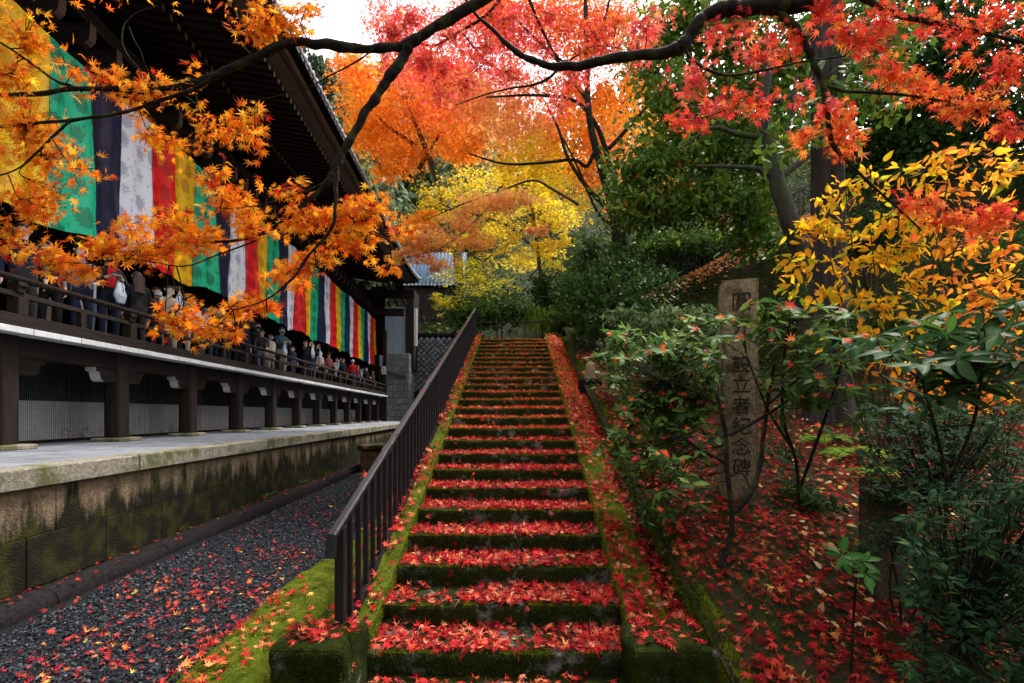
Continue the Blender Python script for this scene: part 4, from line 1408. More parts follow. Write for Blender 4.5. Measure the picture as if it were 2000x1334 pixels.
blC = [(1380, 208, 60, 22, 26, 0, PK), (1440, 195, 60, 28, 32), (1335, 230, 50, 24, 16), (1475, 98, 60, 36, 32, 0, PK), (1530, 82, 46, 46, 28), (1440, 58, 50, 26, 14, 0, PK), (1650, 55, 70, 44, 52), (1720, 40, 60, 36, 40),
       (1700, 84, 60, 24, 22), (1600, 22, 56, 22, 24), (1640, 245, 36, 50, 44, 0, ORD), (1622, 200, 28, 25, 16, 0, PK), (1660, 290, 24, 28, 20, 0, ORD), (1750, 140, 60, 32, 34, 0, ORD), (1800, 165, 50, 28, 28, 0, ORD),
       (1855, 190, 50, 28, 26, 0, ORD), (1728, 122, 36, 18, 12), (1860, 216, 40, 18, 14, 0, ORD), (1830, 40, 50, 28, 24), (1885, 62, 50, 28, 24), (1950, 22, 50, 24, 22), (1890, 112, 36, 22, 9, 0, ORD),
       (1955, 150, 46, 36, 30), (1920, 200, 50, 36, 28, 0, ORD), (1972, 250, 40, 28, 24), (1965, 120, 30, 26, 12), (1850, 420, 70, 26, 40, 0, ORD), (1930, 420, 70, 26, 40), (1795, 398, 50, 22, 20, 0, ORD), (1770, 390, 26, 22, 14),
       (1905, 452, 60, 18, 16, 0, ORD), (1350, 120, 40, 24, 8, 0, PK), (1560, 180, 36, 24, 8, 0, PK), (1250, 45, 50, 28, 24, 0, PK), (1330, 165, 50, 24, 20, 0, PK), (1500, 205, 50, 24, 20), (1565, 255, 36, 28, 16, 0, ORD), (1400, 60, 50, 26, 20, 0, PK)]
sprays(mapleC, bC, blC, [C1, C2, C3, C4, C5, C6, C7, C8, C9, C10], DC, 0.040, RD, mult=2.8, facing=.9)
# pinker, smaller looking leaves on the limb's far twigs
blC2 = [(760, 62, 64, 46, 100), (800, 30, 70, 30, 70), (826, 120, 56, 36, 80), (870, 140, 50, 32, 60), (900, 170, 56, 26, 44), (880, 62, 60, 46, 60), (955, 82, 46, 36, 44), (1000, 140, 56, 36, 56), (1060, 92, 56, 44, 44), (1120, 150, 56, 32, 46),
        (1090, 205, 56, 26, 36), (1180, 100, 56, 36, 40), (1250, 96, 50, 28, 30), (1160, 60, 56, 36, 50, 0, RD), (1080, 30, 60, 36, 50), (960, 30, 60, 34, 46, 0, RD), (1210, 30, 60, 36, 46, 0, ORD), (1290, 40, 50, 36, 36), (1130, 100, 50, 34, 40, 0, ORD), (1000, 42, 56, 36, 40), (860, 190, 40, 22, 30), (930, 130, 40, 30, 36)]
mapleD = thing('maple_tree', 'pinkish red maple spray hanging above the middle of the steps', 'tree', tuple(P(1010, -60, 5.2)))
D1_ = px_path([(1010, -60), (960, 20), (900, 60), (840, 90), (790, 60)], 5.2)
D2_ = px_path([(1010, -60), (1060, 60), (1100, 120), (1160, 90), (1240, 100)], 5.2)
D3_ = px_path([(900, 60), (950, 120), (1000, 150), (1080, 190)], 5.2)
limb(mapleD, P(1010, -60, 5.2), [(D1_, .022, .005), (D2_, .018, .004), (D3_, .008, .003)], 'bark', 'branch', 7, 0.15)
sprays(mapleD, P(1010, -60, 5.2), blC2, [D1_, D2_, D3_], 5.2, 0.046, PK, T=T5, top=120, mult=3.6)

# ------------------------------------------------------------------ trees behind
def tree(name, label, D, trunk_paths, blobs, T, size, pal, barkm='bark_grey', leafm='leaf', group=None, mult=1.0, horiz=0.6, dd=None, base=None, clump=0.5, cat='tree', wob=0.12, back=0.0):
    b = np.asarray(base if base is not None else trunk_paths[0][0][0])
    t = thing(name, label, cat, tuple(b), 0, group)
    limb(t, b, trunk_paths, barkm, 'trunk', 9, wob)
    cloud(t, b, blobs, T, size, pal, leafm, D + back, dd, horiz, mult=mult, clump=clump)
    return t


def ground_pt(px, D):
    x = (px - 1000) * D / FPX
    return np.array([x, D, g1(x, D) - 0.1])


D = 13.0
g = ground_pt(1222, D)
tp = [([g] + px_path([(1205, 455), (1190, 380), (1168, 305), (1150, 220), (1146, 100), (1143, -30)], D), .16, .05),
      ([g + (.1, .1, 0)] + px_path([(1216, 450), (1203, 372), (1184, 296), (1162, 240), (1120, 196), (1040, 186), (950, 190)], D), .11, .02),
      (px_path([(1160, 300), (1145, 325), (1120, 312), (1060, 318), (985, 320), (915, 300)], D), .06, .02),
      (px_path([(1200, 420), (1150, 370), (1110, 310), (1090, 250), (1060, 190)], D), .07, .02),
      (px_path([(1146, 130), (1175, 60), (1195, -20)], D), .05, .03), (px_path([(1190, 290), (1240, 235), (1290, 180), (1330, 150)], D), .06, .02),
      (px_path([(1150, 200), (1090, 120), (1030, 60), (980, 10)], D), .05, .02), (px_path([(1205, 440), (1170, 420), (1130, 330), (1100, 270)], D), .05, .02)]
bl = [(960, 210, 90, 50, 900, 0, SAL), (1050, 170, 90, 50, 800, 0, ORD), (1010, 265, 90, 40, 800, 0, SAL), (1130, 215, 90, 50, 750, 0, OR), (1220, 190, 60, 60, 420, 0, YO), (1190, 280, 60, 40, 450, 0, SAL),
      (1110, 60, 110, 50, 900, 0, ORD), (960, 60, 80, 50, 600, 0, PK), (1060, 10, 100, 40, 600, 0, ORD), (1180, 110, 70, 50, 450, 0, PK), (950, 130, 80, 44, 600, 0, PK), (1235, 270, 44, 60, 260, 0, YO), (1050, 310, 80, 30, 400, 0, YE), (1210, 60, 60, 50, 350, 0, PK), (880, 210, 60, 40, 450, 0, ORD), (1120, 290, 60, 30, 350, 0, YO), (1060, 350, 70, 30, 300, 0, YE), (1110, 400, 50, 30, 200, 0, YE), (1150, 350, 50, 40, 220, 0, YO), (1010, 320, 60, 30, 260, 0, YE), (1000, 60, 60, 40, 500, 0, PK), (760, 40, 60, 50, 500, 0, PK), (860, 60, 70, 50, 600, 0, PK), (1160, 20, 90, 40, 600, 0, YO), (1000, 25, 80, 40, 500, 0, YO), (1090, 30, 80, 40, 500, 0, OR), (1210, 40, 70, 50, 400, 0, YO), (1290, 60, 50, 40, 350, 0, ORD), (940, 20, 70, 40, 450, 0, ORD), (800, 120, 60, 40, 500, 0, PK), (900, 280, 60, 26, 300, 0, OR)]
tree('maple_tree', 'tall maple with several slim dark trunks and a salmon red crown above the terrace', D, tp, bl, TS, 0.092, ORD, mult=3.4, clump=0.5, back=1.5, dd=1.1, barkm='bark')

D = 18.0
g = np.array([P(905, 0, D)[0], D, 4.6])
tp = [([g] + px_path([(890, 470), (850, 340), (815, 250), (790, 180)], D), .20, .05), (px_path([(818, 330), (860, 260), (890, 200)], D), .08, .03), (px_path([(806, 280), (750, 240), (700, 180)], D), .08, .02)]
bl = [(715, 175, 52, 54, 700), (760, 240, 60, 56, 800), (820, 190, 60, 60, 800, 0, ORD), (712, 255, 40, 50, 500), (790, 310, 56, 30, 450), (870, 250, 60, 50, 700, 0, YO), (690, 130, 34, 30, 300, 0, ORD), (880, 170, 60, 46, 600, 0, YO), (758, 335, 30, 18, 140), (900, 300, 40, 26, 300), (830, 130, 60, 30, 400, 0, ORD)]
tree('maple_tree', 'orange red maple crown rising right beside the temple roof edge', D, tp, bl, TS, 0.105, OR, mult=3.4, clump=0.5)

D = 16.3
g = ground_pt(1062, D)
tp = [([g] + px_path([(1060, 600), (1056, 540), (1048, 470), (1036, 400), (1010, 340)], D), .10, .04), (px_path([(1050, 490), (990, 440), (930, 420), (880, 400)], D), .05, .02), (px_path([(1048, 470), (1080, 430), (1110, 400)], D), .04, .02),
      (px_path([(1040, 420), (1000, 470), (930, 520), (870, 570)], D), .04, .015), (px_path([(1000, 340), (960, 385), (900, 440), (840, 460)], D), .04, .015)]
bl = [(860, 400, 56, 34, 600), (920, 365, 60, 36, 700), (1000, 350, 70, 34, 700), (1056, 390, 56, 36, 600), (1080, 440, 46, 26, 400), (985, 430, 70, 34, 700), (900, 470, 56, 34, 550), (1010, 505, 80, 24, 700), (905, 540, 60, 34, 700, 0, YG),
      (960, 562, 60, 22, 400, 0, YG), (878, 600, 36, 20, 280, 0, YG), (1060, 490, 56, 20, 400), (1090, 470, 36, 20, 250), (862, 585, 26, 18, 160, 0, YG), (940, 400, 60, 20, 350, 0, YE), (1090, 420, 40, 20, 260), (1085, 520, 40, 20, 220, 0, YG), (1000, 470, 60, 20, 300)]
tree('maple_tree', 'bright yellow maple standing behind the head of the steps', D, tp, bl, TS, 0.082, YE, mult=2.0, clump=0.36, horiz=0.9)

D = 11.5
g = np.array([P(940, 0, D)[0] - 1.2, D, 2.0])
tp = [([P(1130, 400, D), ] + px_path([(1080, 370), (1040, 352), (980, 372), (900, 400), (830, 430)], D), .035, .012), (px_path([(980, 372), (930, 430), (870, 480), (810, 500)], D), .018, .008)]
bl = [(790, 500, 40, 14, 200), (840, 470, 60, 24, 420), (900, 436, 50, 20, 320), (960, 402, 60, 20, 360), (1010, 392, 50, 16, 240), (860, 516, 40, 12, 180), (830, 428, 40, 16, 200, 0, YO), (930, 470, 50, 16, 240), (1040, 450, 30, 12, 100), (800, 465, 30, 16, 140)]
tree('maple_tree', 'salmon orange maple spray in front of the bright yellow crown', D, tp, bl, TS, 0.07, SAL, mult=2.8, clump=0.5)

# orange crowns far up the slope
D = 24.0
tree('maple_tree', 'small orange maple glimpsed beyond the slim trunks at the top of the slope', D, [([ground_pt(1290, D)] + px_path([(1285, 400), (1270, 300)], D), .15, .05)],
     [(1250, 300, 60, 60, 500), (1290, 370, 50, 50, 400), (1230, 400, 50, 40, 300), (1330, 250, 50, 60, 300, 0, YO)], TS, 0.15, OR, mult=2.2)
D = 27.0
tree('yellow_tree', 'pale yellow tree far up the slope between the evergreen trunk and the cedar', D, [([ground_pt(1560, D)] + px_path([(1560, 330), (1555, 240)], D), .15, .05)],
     [(1560, 270, 50, 36, 400), (1520, 300, 40, 40, 300), (1590, 250, 40, 40, 250), (1730, 272, 40, 24, 260, 0, YE), (1780, 285, 40, 20, 160, 0, YO)], TS, 0.14, [(3, (0.70, 0.52, 0.16)), (2, (0.75, 0.40, 0.10)), (2, (0.55, 0.48, 0.10))], mult=2.0)

# evergreens
D = 9.0
g = ground_pt(1580, D)
tp = [([g] + px_path([(1572, 520), (1548, 450), (1528, 390), (1512, 330), (1498, 270), (1490, 200), (1505, 120)], D), .20, .08), (px_path([(1520, 350), (1545, 330), (1580, 305), (1600, 290)], D), .07, .03), (px_path([(1510, 320), (1530, 280), (1545, 220), (1555, 150)], D), .07, .03),
      (px_path([(1518, 350), (1480, 330), (1420, 325), (1360, 325)], D), .06, .02), (px_path([(1500, 270), (1440, 262), (1390, 250), (1330, 290)], D), .06, .02), (px_path([(1490, 200), (1540, 190), (1600, 140), (1680, 100)], D), .05, .02)]
bl = [(1300, 80, 70, 60, 420), (1400, 100, 60, 56, 340), (1300, 215, 56, 56, 360), (1400, 300, 90, 50, 560), (1285, 320, 66, 56, 420), (1500, 320, 50, 36, 240), (1350, 395, 100, 46, 620), (1250, 410, 56, 46, 320), (1450, 415, 60, 36, 320), (1480, 180, 60, 60, 260), (1560, 230, 50, 60, 200),
      (1600, 120, 60, 50, 260), (1700, 110, 60, 50, 260), (1400, 210, 60, 50, 300), (1480, 470, 60, 30, 220), (1340, 30, 60, 40, 300), (1640, 150, 60, 50, 60, 6.8), (1580, 235, 50, 50, 50, 6.8), (1700, 205, 60, 40, 60, 6.8), (1680, 90, 60, 40, 50, 6.8), (1440, 40, 70, 50, 300), (1540, 60, 60, 60, 260), (1500, 130, 60, 40, 240), (1640, 30, 70, 40, 260), (1230, 340, 40, 40, 180)]
tree('evergreen_tree', 'dark green evergreen with crooked lichen spotted trunk left of the cedar', D, tp, bl, TSM, 0.17, [(4, (0.065, 0.14, 0.018)), (3, (0.11, 0.20, 0.025)), (2, (0.03, 0.07, 0.012)), (2, (0.22, 0.28, 0.03)), (.15, (.6, .15, .03))], leafm='leaf_green', mult=2.9, horiz=0.5, dd=0.9, clump=0.6, back=1.7)

D = 7.3
bx_, by_ = P(1622, 0, D)[0], D
g = np.array([bx_, by_, g1(bx_, by_) - .1])
ced = thing('cedar_tree', 'massive straight cedar trunk with fluted grey bark behind the yellow leaved shrub', 'tree', tuple(g))
mb = MB()
zs = np.r_[np.linspace(0, 1.2, 14), np.linspace(1.5, 9.0, 30)]
def cedr(a, z):
    r = 0.245 + 0.16 * math.exp(-z * 2.0) - 0.010 * z
    r *= 1 + 0.10 * math.exp(-z * 1.2) * math.cos(5 * a + .6) + 0.05 * math.cos(2 * a + z * .1)
    r += 0.018 * nz(math.cos(a) * 6, math.sin(a) * 6, z * 0.35) + 0.010 * nz(math.cos(a) * 16, math.sin(a) * 16, z * 0.6)
    # a cleft joins the double stem
    r *= 1 - 0.14 * math.exp(-((a - 4.4) / 0.10) ** 2)
    return (r * math.cos(a) - 0.01 * z, r * math.sin(a), z)
mb.grid(cedr, np.linspace(0, 2 * math.pi, 73), zs)
mb.build('trunk', M['bark_cedar'], ced, True)
cloud(ced, g, [(1700, 20, 120, 60, 500), (1560, -20, 100, 40, 300)], TDI, 0.10, DG, 'leaf_green', D)

D = 13.0
g = ground_pt(1830, D)
tp = [([g] + px_path([(1835, 400), (1830, 200), (1825, -40)], D), .25, .12), (px_path([(1832, 260), (1900, 200), (1990, 150)], D), .08, .02), (px_path([(1830, 240), (1760, 190), (1720, 150)], D), .07, .02)]
bl = [(1750, 140, 90, 110, 1000), (1880, 110, 110, 100, 1100), (1850, 260, 130, 60, 900), (1720, 290, 50, 40, 300), (1960, 290, 80, 90, 700), (1800, 350, 90, 60, 600), (1980, 120, 60, 90, 400), (1700, 230, 40, 50, 260), (1800, 20, 120, 50, 500), (1950, 400, 80, 60, 500), (1720, 380, 60, 50, 350)]
tree('evergreen_tree', 'tall shadowy evergreen filling the upper right corner behind the red maple', D, tp, bl, TDI, 0.17, DG, leafm='leaf_matt', mult=4.0, horiz=0.5, dd=1.6, clump=0.6)

D = 11.0
g = ground_pt(1190, D)
tree('camellia_shrub', 'dense dark green camellia beside the head of the steps', D, [([g] + px_path([(1195, 600), (1180, 540), (1160, 490)], D), .06, .02), ([g] + px_path([(1215, 610), (1235, 560)], D), .05, .02)],
     [(1150, 490, 50, 30, 240), (1190, 545, 90, 54, 700), (1240, 610, 56, 46, 380), (1130, 585, 40, 50, 320), (1165, 645, 50, 26, 220), (1270, 555, 40, 40, 180)], TSM, 0.14, [(4, (0.030, 0.080, 0.016)), (3, (0.05, 0.115, 0.022)), (1.4, (0.11, 0.17, 0.03))], leafm='leaf_green', mult=2.4, cat='shrub', dd=0.9, clump=0.5)
D = 7.6
g = ground_pt(1290, D)
tree('variegated_shrub', 'pale variegated laurel shrub beside the mossy kerb', D, [([g] + px_path([(1290, 760), (1280, 690), (1250, 640)], D), .03, .012), ([g] + px_path([(1310, 760), (1330, 690), (1340, 640)], D), .03, .012)],
     [(1250, 622, 60, 22, 170), (1330, 622, 56, 26, 180), (1230, 690, 50, 36, 200), (1300, 680, 66, 36, 240), (1212, 745, 40, 32, 150), (1290, 750, 56, 44, 240), (1380, 640, 40, 36, 150), (1190, 690, 24, 24, 60), (1340, 720, 50, 40, 160)], TSM, 0.10, VAR, leafm='leaf_green', mult=2.2, cat='shrub', clump=0.6)

# shrubs along the bank and up the slope: each its own plant
sh = [(1330, 470, 60, 40, 13.2, MG), (1420, 465, 60, 30, 13.6, MG), (1490, 430, 50, 30, 14.0, MG), (1370, 440, 60, 26, 14.6, DG), (1270, 480, 50, 40, 13.8, MG), (1120, 600, 40, 50, 15.5, DG), (980, 600, 50, 34, 15.8, MG), (920, 610, 40, 30, 16.2, MG), (1080, 560, 40, 40, 16.5, DG),
      (1560, 470, 50, 36, 13.5, YG), (1700, 440, 70, 50, 11.5, DG), (1850, 520, 90, 60, 9.5, DG), (1780, 600, 80, 50, 8.5, DG), (1940, 640, 70, 60, 7.5, DG), (1560, 600, 50, 40, 9.5, DG), (1480, 425, 50, 26, 15.0, MG), (1640, 620, 60, 60, 9.0, DG), (1960, 500, 60, 50, 10.5, MG), (1385, 610, 40, 22, 9.6, DG),
      (1520, 900, 30, 30, 6.2, DG), (1540, 960, 40, 20, 5.2, DG), (1720, 800, 60, 40, 7.8, DG), (1830, 830, 60, 40, 6.2, DG)]
where_ = ['under the orange path bank near the slim maple trunks', 'right of the first bank shrub below the slim trunks', 'below the crooked evergreen trunk', 'at the foot of the leaf strewn bank', 'directly behind the dense camellia', 'right behind the head of the steps', 'in the middle behind the barrier rail', 'left behind the barrier rail near the handrail end', 'above the barrier rail beside the grass tufts', 'at the base of the crooked evergreen', 'behind the cedar trunk at mid height', 'behind the orange part of the broad leaved shrub', 'between the cedar and the orange leaves', 'at the right edge behind the orange leaves', 'left of the cedar trunk behind the memorial stone', 'above the top of the memorial stone', 'directly left of the cedar at trunk height', 'at the right edge below the red maple sprays', 'beside the memorial stone top on its left', 'at the foot of the memorial stone on its right', 'low beside the memorial stone base', 'right of the cedar roots', 'under the yellow leaved shrub on the far right']
for k, (cx, cy, rx, ry, D, pl) in enumerate(sh):
    g = ground_pt(cx, D)
    nm = {id(DG): 'dark green', id(MG): 'mid green', id(YG): 'yellow green'}[id(pl)]
    t = tree('shrub', '%s shrub %s' % (nm, where_[k]), D, [([g] + [P(cx, cy + ry * .6, D), P(cx + 5, cy, D)], .03, .012), ([g] + [P(cx - rx * .4, cy + ry * .3, D)], .02, .01)],
             [(cx, cy, rx, ry, 420), (cx - rx * .5, cy + ry * .5, rx * .6, ry * .7, 180), (cx + rx * .5, cy + ry * .4, rx * .6, ry * .6, 180)], TDI, 0.0085 * D if D > 8 else 0.06, pl, leafm='leaf_green' if pl is DG else 'leaf_matt', group='undergrowth shrubs on the slope: ' + nm, cat='shrub', mult=2.6, clump=0.5, dd=0.7)

# ferny hanging grass on the bank at the head of the steps
def blades(parent, base, pos, dirs, ln, w, pal, mat, name, sag=0.5, seg=4):
    Vs, Fs, Cs, o = [], [], [], 0
    c = pick(pal, len(pos), .2)
    for p, d, l, cc in zip(pos, dirs, ln, c):
        d = d / np.linalg.norm(d)
        sd = np.cross(d, [0, 0, 1.0]); sd /= np.linalg.norm(sd) + 1e-6
        for k in range(seg + 1):
            u = k / seg
            q = p + d * l * u + np.array([0, 0, -sag * l * u * u])
            ww = w * (1 - u ** 2) * (0.5 + min(u * 3, .5))
            Vs += [q - sd * ww, q + sd * ww]
            Cs += [cc, cc]
            if k: Fs.append((o + 2 * k - 2, o + 2 * k - 1, o + 2 * k + 1, o + 2 * k))
        o += 2 * (seg + 1)
    return link(name, np_mesh(name, np.array(Vs) - np.asarray(base), np.array(Fs), np.array(Cs)), parent, mats=M[mat])


b = P(1045, 640, 15.9)
t = thing('hanging_grass', 'bright green tufts of long grass hanging over the bank behind the barrier', 'grass', tuple(b))
n = 420
pp = np.array([P(1020 + 80 * rng.random(), 600 + 40 * rng.random(), 15.7 + .5 * rng.random()) for _ in range(n)])
tag(blades(t, b, pp, np.c_[rng.normal(size=n) * .4, -1.0 + 0 * pp[:, 0], .5 + .3 * rng.random(n)], .5 + .4 * rng.random(n), .018, [(3, (.10, .20, .015)), (2, (.20, .28, .02)), (1, (.05, .10, .01))], 'leaf_matt', 'blade', 1.2), kind='stuff')

# conifers and broadleaves on the hill far beyond the hall
tones = [('grey green', CON), ('yellowish green', [(3, (.16, .20, .06)), (2, (.10, .15, .05)), (1, (.24, .24, .08))]), ('deep green', [(3, (.035, .06, .03)), (2, (.06, .09, .045))])]
hp = []
for row in range(7):
    D = 42 + row * 7
    for k in range(9):
        px = 545 + k * 46 + (row % 2) * 22 + rnd.uniform(-14, 14)
        hp.append((px, D + rnd.uniform(-3, 3)))
hp = [(a, b) for a, b in hp if not (b < 47 and 770 < a < 935)]
n_left = len(hp)
for k in range(10):
    hp.append((1000 + k * 60, 55 + rnd.uniform(-8, 8)))
for k, (px, D) in enumerate(hp):
    x = (px - 1000) * D / FPX
    gz = g1(x, D)
    h = rnd.uniform(9, 14)
    ti = rnd.choice((0, 0, 1, 2)) if k < n_left else 2
    t = thing('hill_tree', '%s tree rising on the forested hill far beyond the temple roof' % tones[ti][0], 'tree', (x, D, gz), 0, 'trees on the far hill: ' + tones[ti][0])
    MB().tube([(0, 0, -.5), (0, 0, h * .8)], [.3, .1], 6).build('trunk', M['bark_grey'], t)
    n = 900
    zz = 1 - rng.random(n) ** 0.75
    rr = (0.26 * h * (1 - zz) ** 0.6 * (0.35 + 0.65 * zz.clip(0, .3) / .3)) * (0.55 + 0.45 * rng.random(n))
    aa = rng.random(n) * 6.283
    lump = 1 + 0.35 * np.array([nz(a * 1.5, z * 5, k) for a, z in zip(aa, zz)])
    pos = np.c_[rr * lump * np.cos(aa), rr * lump * np.sin(aa), h * (0.12 + .88 * zz)]
    nrm = np.c_[np.cos(aa), np.sin(aa), .7 + 0 * aa] + rand_unit(n) * .7
    tip = np.c_[np.cos(aa), np.sin(aa), -.3 + 0 * aa] + rand_unit(n) * .5
    col = pick(tones[ti][1], n, .3)
    V, F, C = scatter_arrays(TDI, pos, frames(nrm, tip), 0.9 * (0.6 + .7 * rng.random(n)), col, col)
    tag(link('crown', np_mesh('crown', V, F, C), t, mats=M['leaf_matt']), kind='stuff')

# undergrowth that hides the soil of the slopes
def under(n, x0, x1, y0, y1, size, hgt, pal, cond=None):
    x = rng.uniform(x0, x1, n); y = rng.uniform(y0, y1, n)
    q = np.array([nz(a * .55, b * .55, 21.0) for a, b in zip(x, y)])
    k = q > -.22 + .3 * rng.normal(size=n) * .5
    if cond is not None: k &= cond(x, y)
    x, y, q = x[k], y[k], q[k]
    z = garden(x, y) + hgt * (0.15 + np.clip(q + .35, 0, 1)) * rng.random(len(x)) ** .8
    pos = np.c_[x, y, z]
    nrm = np.tile([0, -.5, 1.0], (len(x), 1)) + rand_unit(len(x)) * .8
    col = pick(pal, len(x), .25) * (0.75 + .5 * np.clip(q + .4, 0, 1))[:, None]
    return pos, nrm, col, size * (1 + .3 * rng.normal(size=len(x))).clip(.4, 2)


UG = [(4, (0.018, 0.042, 0.010)), (3, (0.034, 0.07, 0.014)), (2, (0.07, 0.105, 0.018)), (1.5, (0.15, 0.17, 0.02)), (0.25, (0.35, 0.12, 0.03))]
parts_ = [under(26000, 2.6, 13, 12.3, 19, .10, .9, UG, lambda x, y: ~((np.abs(y - 12.45) < .35))), under(26000, -1.1, 24, 16.2, 34, .16, 1.3, UG), under(14000, -40, 45, 34.6, 70, .5, 2.5, UG), under(9000, 3.2, 14, 7.4, 12.2, .075, .40, UG + [(2, (0.05, .08, .012))]), under(26000, 2.0, 9.5, 10.4, 12.35, .045, .10, [(3, (.05, .07, .01)), (2, (.09, .11, .014)), (2, (.025, .035, .008)), (.6, (.3, .08, .03))])]
pos, nrm, col, sz = (np.concatenate([p[k] for p in parts_]) for k in range(4))
V, F, C = scatter_arrays(TDI, pos, frames(nrm, rand_unit(len(pos))), sz, col, col)
tag(link('undergrowth', np_mesh('undergrowth', V, F, C), mats=M['leaf_matt']), 'low dense undergrowth covering the wooded slopes', 'undergrowth', kind='stuff')

# unseen maple foliage above the frame, added to shade the foreground
cloud(mapleA, bA, [(0, 0, 1, 1, 0)][:0] + [(300, -400, 420, 200, 1500, 4.5), (-400, -420, 900, 220, 3000, 3.0), (500, -420, 420, 200, 1300, 3.0)], T5, .05, OR, 'leaf', 3.0, dd=1.6, name='crown', clump=.3)
cloud(mapleC, bC, [(1700, -420, 500, 220, 1100, 3.2), (1900, -420, 420, 220, 1500, 4.2), (2500, -300, 420, 300, 3000, 3.2)], T5, .05, RD, 'leaf', 3.0, dd=1.6, name='crown', clump=.3)
n = 9000  # ring of leaves added out of view behind the camera to darken the foreground
a = rng.uniform(math.pi * .98, math.pi * 2.02, n)
r = 9 + 5 * rng.random(n)
pos = np.c_[r * np.cos(a) + 1.0, r * np.sin(a) - 1.5, 13 * rng.random(n) ** .8 * (0.8 + .3 * np.sin(a * 7))]
col = pick(DG + [(1, (.2, .06, .01))], n, .3)
V, F, C = scatter_arrays(TDI, pos, frames(rand_unit(n), rand_unit(n)), .55 * rng.uniform(.6, 1.3, n), col, col)
tag(link('shade_foliage', np_mesh('shade_foliage', V, F, C), mats=M['leaf_matt']), 'unseen ring of dark leaves added behind the camera to shade the foreground', 'shade_foliage', kind='stuff')

# railing of the path that climbs the bank
pf = thing('path_fence', 'dark railing beside the leaf covered path that climbs the bank', 'fence', (3.6, 12.95, 0))
zz = lambda x: float(zbank(x)) + .02
MB().bar((0.2, 0, zz(3.8) + .85), (4.2, 0, zz(7.8) + .85), .035, .035).build('top_rail', M['rail'], pf)
MB().bar((0.2, 0, zz(3.8) + .12), (4.2, 0, zz(7.8) + .12), .03, .03).build('bottom_rail', M['rail'], pf)
bm2 = None
for k in range(34):
    x = 0.2 + k * .12
    bm2 = bm2 or MB().box(-.010, .010, -.010, .010, 0.0, .85).mesh('bar')
    link('bar', bm2, pf, (x, 0, zz(3.6 + x)), M['rail'] if k == 0 else None)
# ------------------------------------------------------------------ near plants of the garden
def rosette(c, axis, n, ln, T_spread=1.0, droop=0.15):
    a0 = rng.random() * 6.28
    ax = axis / np.linalg.norm(axis)
    u = np.cross(ax, [0.3, 1, 0.1]); u /= np.linalg.norm(u)
    v = np.cross(ax, u)
    out = []
    for k in range(n):
        a = a0 + 6.283 * k / n * 1.0 + rng.normal() * .18
        r = u * math.cos(a) + v * math.sin(a)
        lift = rng.uniform(-.15, .45) - droop
        t = r + ax * lift
        nn = ax * 1.0 - r * lift * .8 + rng.normal(size=3) * .12
        out.append((c + r * .012, nn, t, ln * rng.uniform(.75, 1.15)))
    return out


def leathery(name, label, base, stems, heads, ln, pal, n=8, T=None, mat='leaf_green', top=300, cat='shrub', r=(.012, .004), axis=(0, -.25, 1), bark='bark', clear=False):
    """Shrub of leaf rosettes: heads = [(px, py, depth)]; stems lead from the fork points to the heads."""
    base = np.asarray(base, float)
    t = thing(name, label, cat, tuple(base))
    paths = [(np.asarray(s), r[0] * q, r[0] * .6 * q) for s, q in stems]
    ends = np.concatenate([np.asarray(smooth_path(s, 4)) for s, q in stems])
    L_ = []
    heads = [h for h in heads if not (clear and 1398 < h[0] < 1498 and 675 < h[1] < 985)]
    for h in heads:
        c = P(*h[:3])
        far_side = 0.0
        if clear:
            eu = proj(ends)[0]
            far_side = 9.0 * ((eu > 1425) if h[0] < 1430 else (eu < 1478))
        i = np.argmin(((ends - c) ** 2).sum(1) + .2 * np.maximum(0, ends[:, 2] - c[2] + .05) + far_side)
        mid = ends[i] * .5 + c * .5 + np.array([0, 0, -.06 * np.linalg.norm(c - ends[i])]) + rng.normal(size=3) * .015
        paths.append(([ends[i], mid, c], r[1], r[1] * .55))
        ax = np.asarray(axis) + rng.normal(size=3) * .25
        L_ += rosette(c, ax, int(n + rng.integers(-2, 3)), ln)
    limb(t, base, paths, bark, 'stem', 6, .12)
    pos, nn, tt, ss = (np.array(q) for q in zip(*L_))
    col = pick(pal, len(pos), .2)
    leaves_out(t, base, T or TRH, pos, frames(nn, tt), ss, np.clip(col * 1.5, 0, .9), col, mat, top)
    return t, pos, nn


caught = []          # maple leaves lying on the shrubs


def catch(pos, nn, n, s=.036):
    i = rng.choice(len(pos), min(n, len(pos)), replace=False)
    for k in i:
        caught.append((pos[k] + nn[k] / np.linalg.norm(nn[k]) * .012 + rng.normal(size=3) * .03 * np.array([1, 1, .1]), nn[k] + rng.normal(size=3) * .35, s * rng.uniform(.8, 1.2)))


# rhododendrons
D = 4.0
g = ground_pt(1405, 3.75)
st1 = [(px_path([(1405, 1108, 3.75), (1425, 1060, 3.8), (1430, 1000, 3.85), (1420, 920, 3.9), (1418, 850, 3.95), (1400, 770, 4.0)], D), 2.0),
       (px_path([(1428, 1005, 3.85), (1462, 970, 3.9), (1482, 920, 4.0), (1492, 850, 4.1), (1500, 780, 4.2), (1515, 700, 4.2)], D), 1.8),
       (px_path([(1420, 905, 3.9), (1370, 880, 3.9), (1330, 850, 3.9)], D), 1.0), (px_path([(1425, 850, 3.95), (1480, 820, 4.0), (1540, 780, 4.1), (1590, 720, 4.2)], D), 1.2),
       (px_path([(1426, 930, 3.9), (1450, 925, 3.9), (1466, 955, 3.9)], D), .7), (px_path([(1415, 800, 4.0), (1350, 760, 4.1), (1290, 740, 4.2)], D), .9), (px_path([(1500, 790, 4.2), (1560, 740, 4.1), (1640, 690, 4.0)], D), .9)]
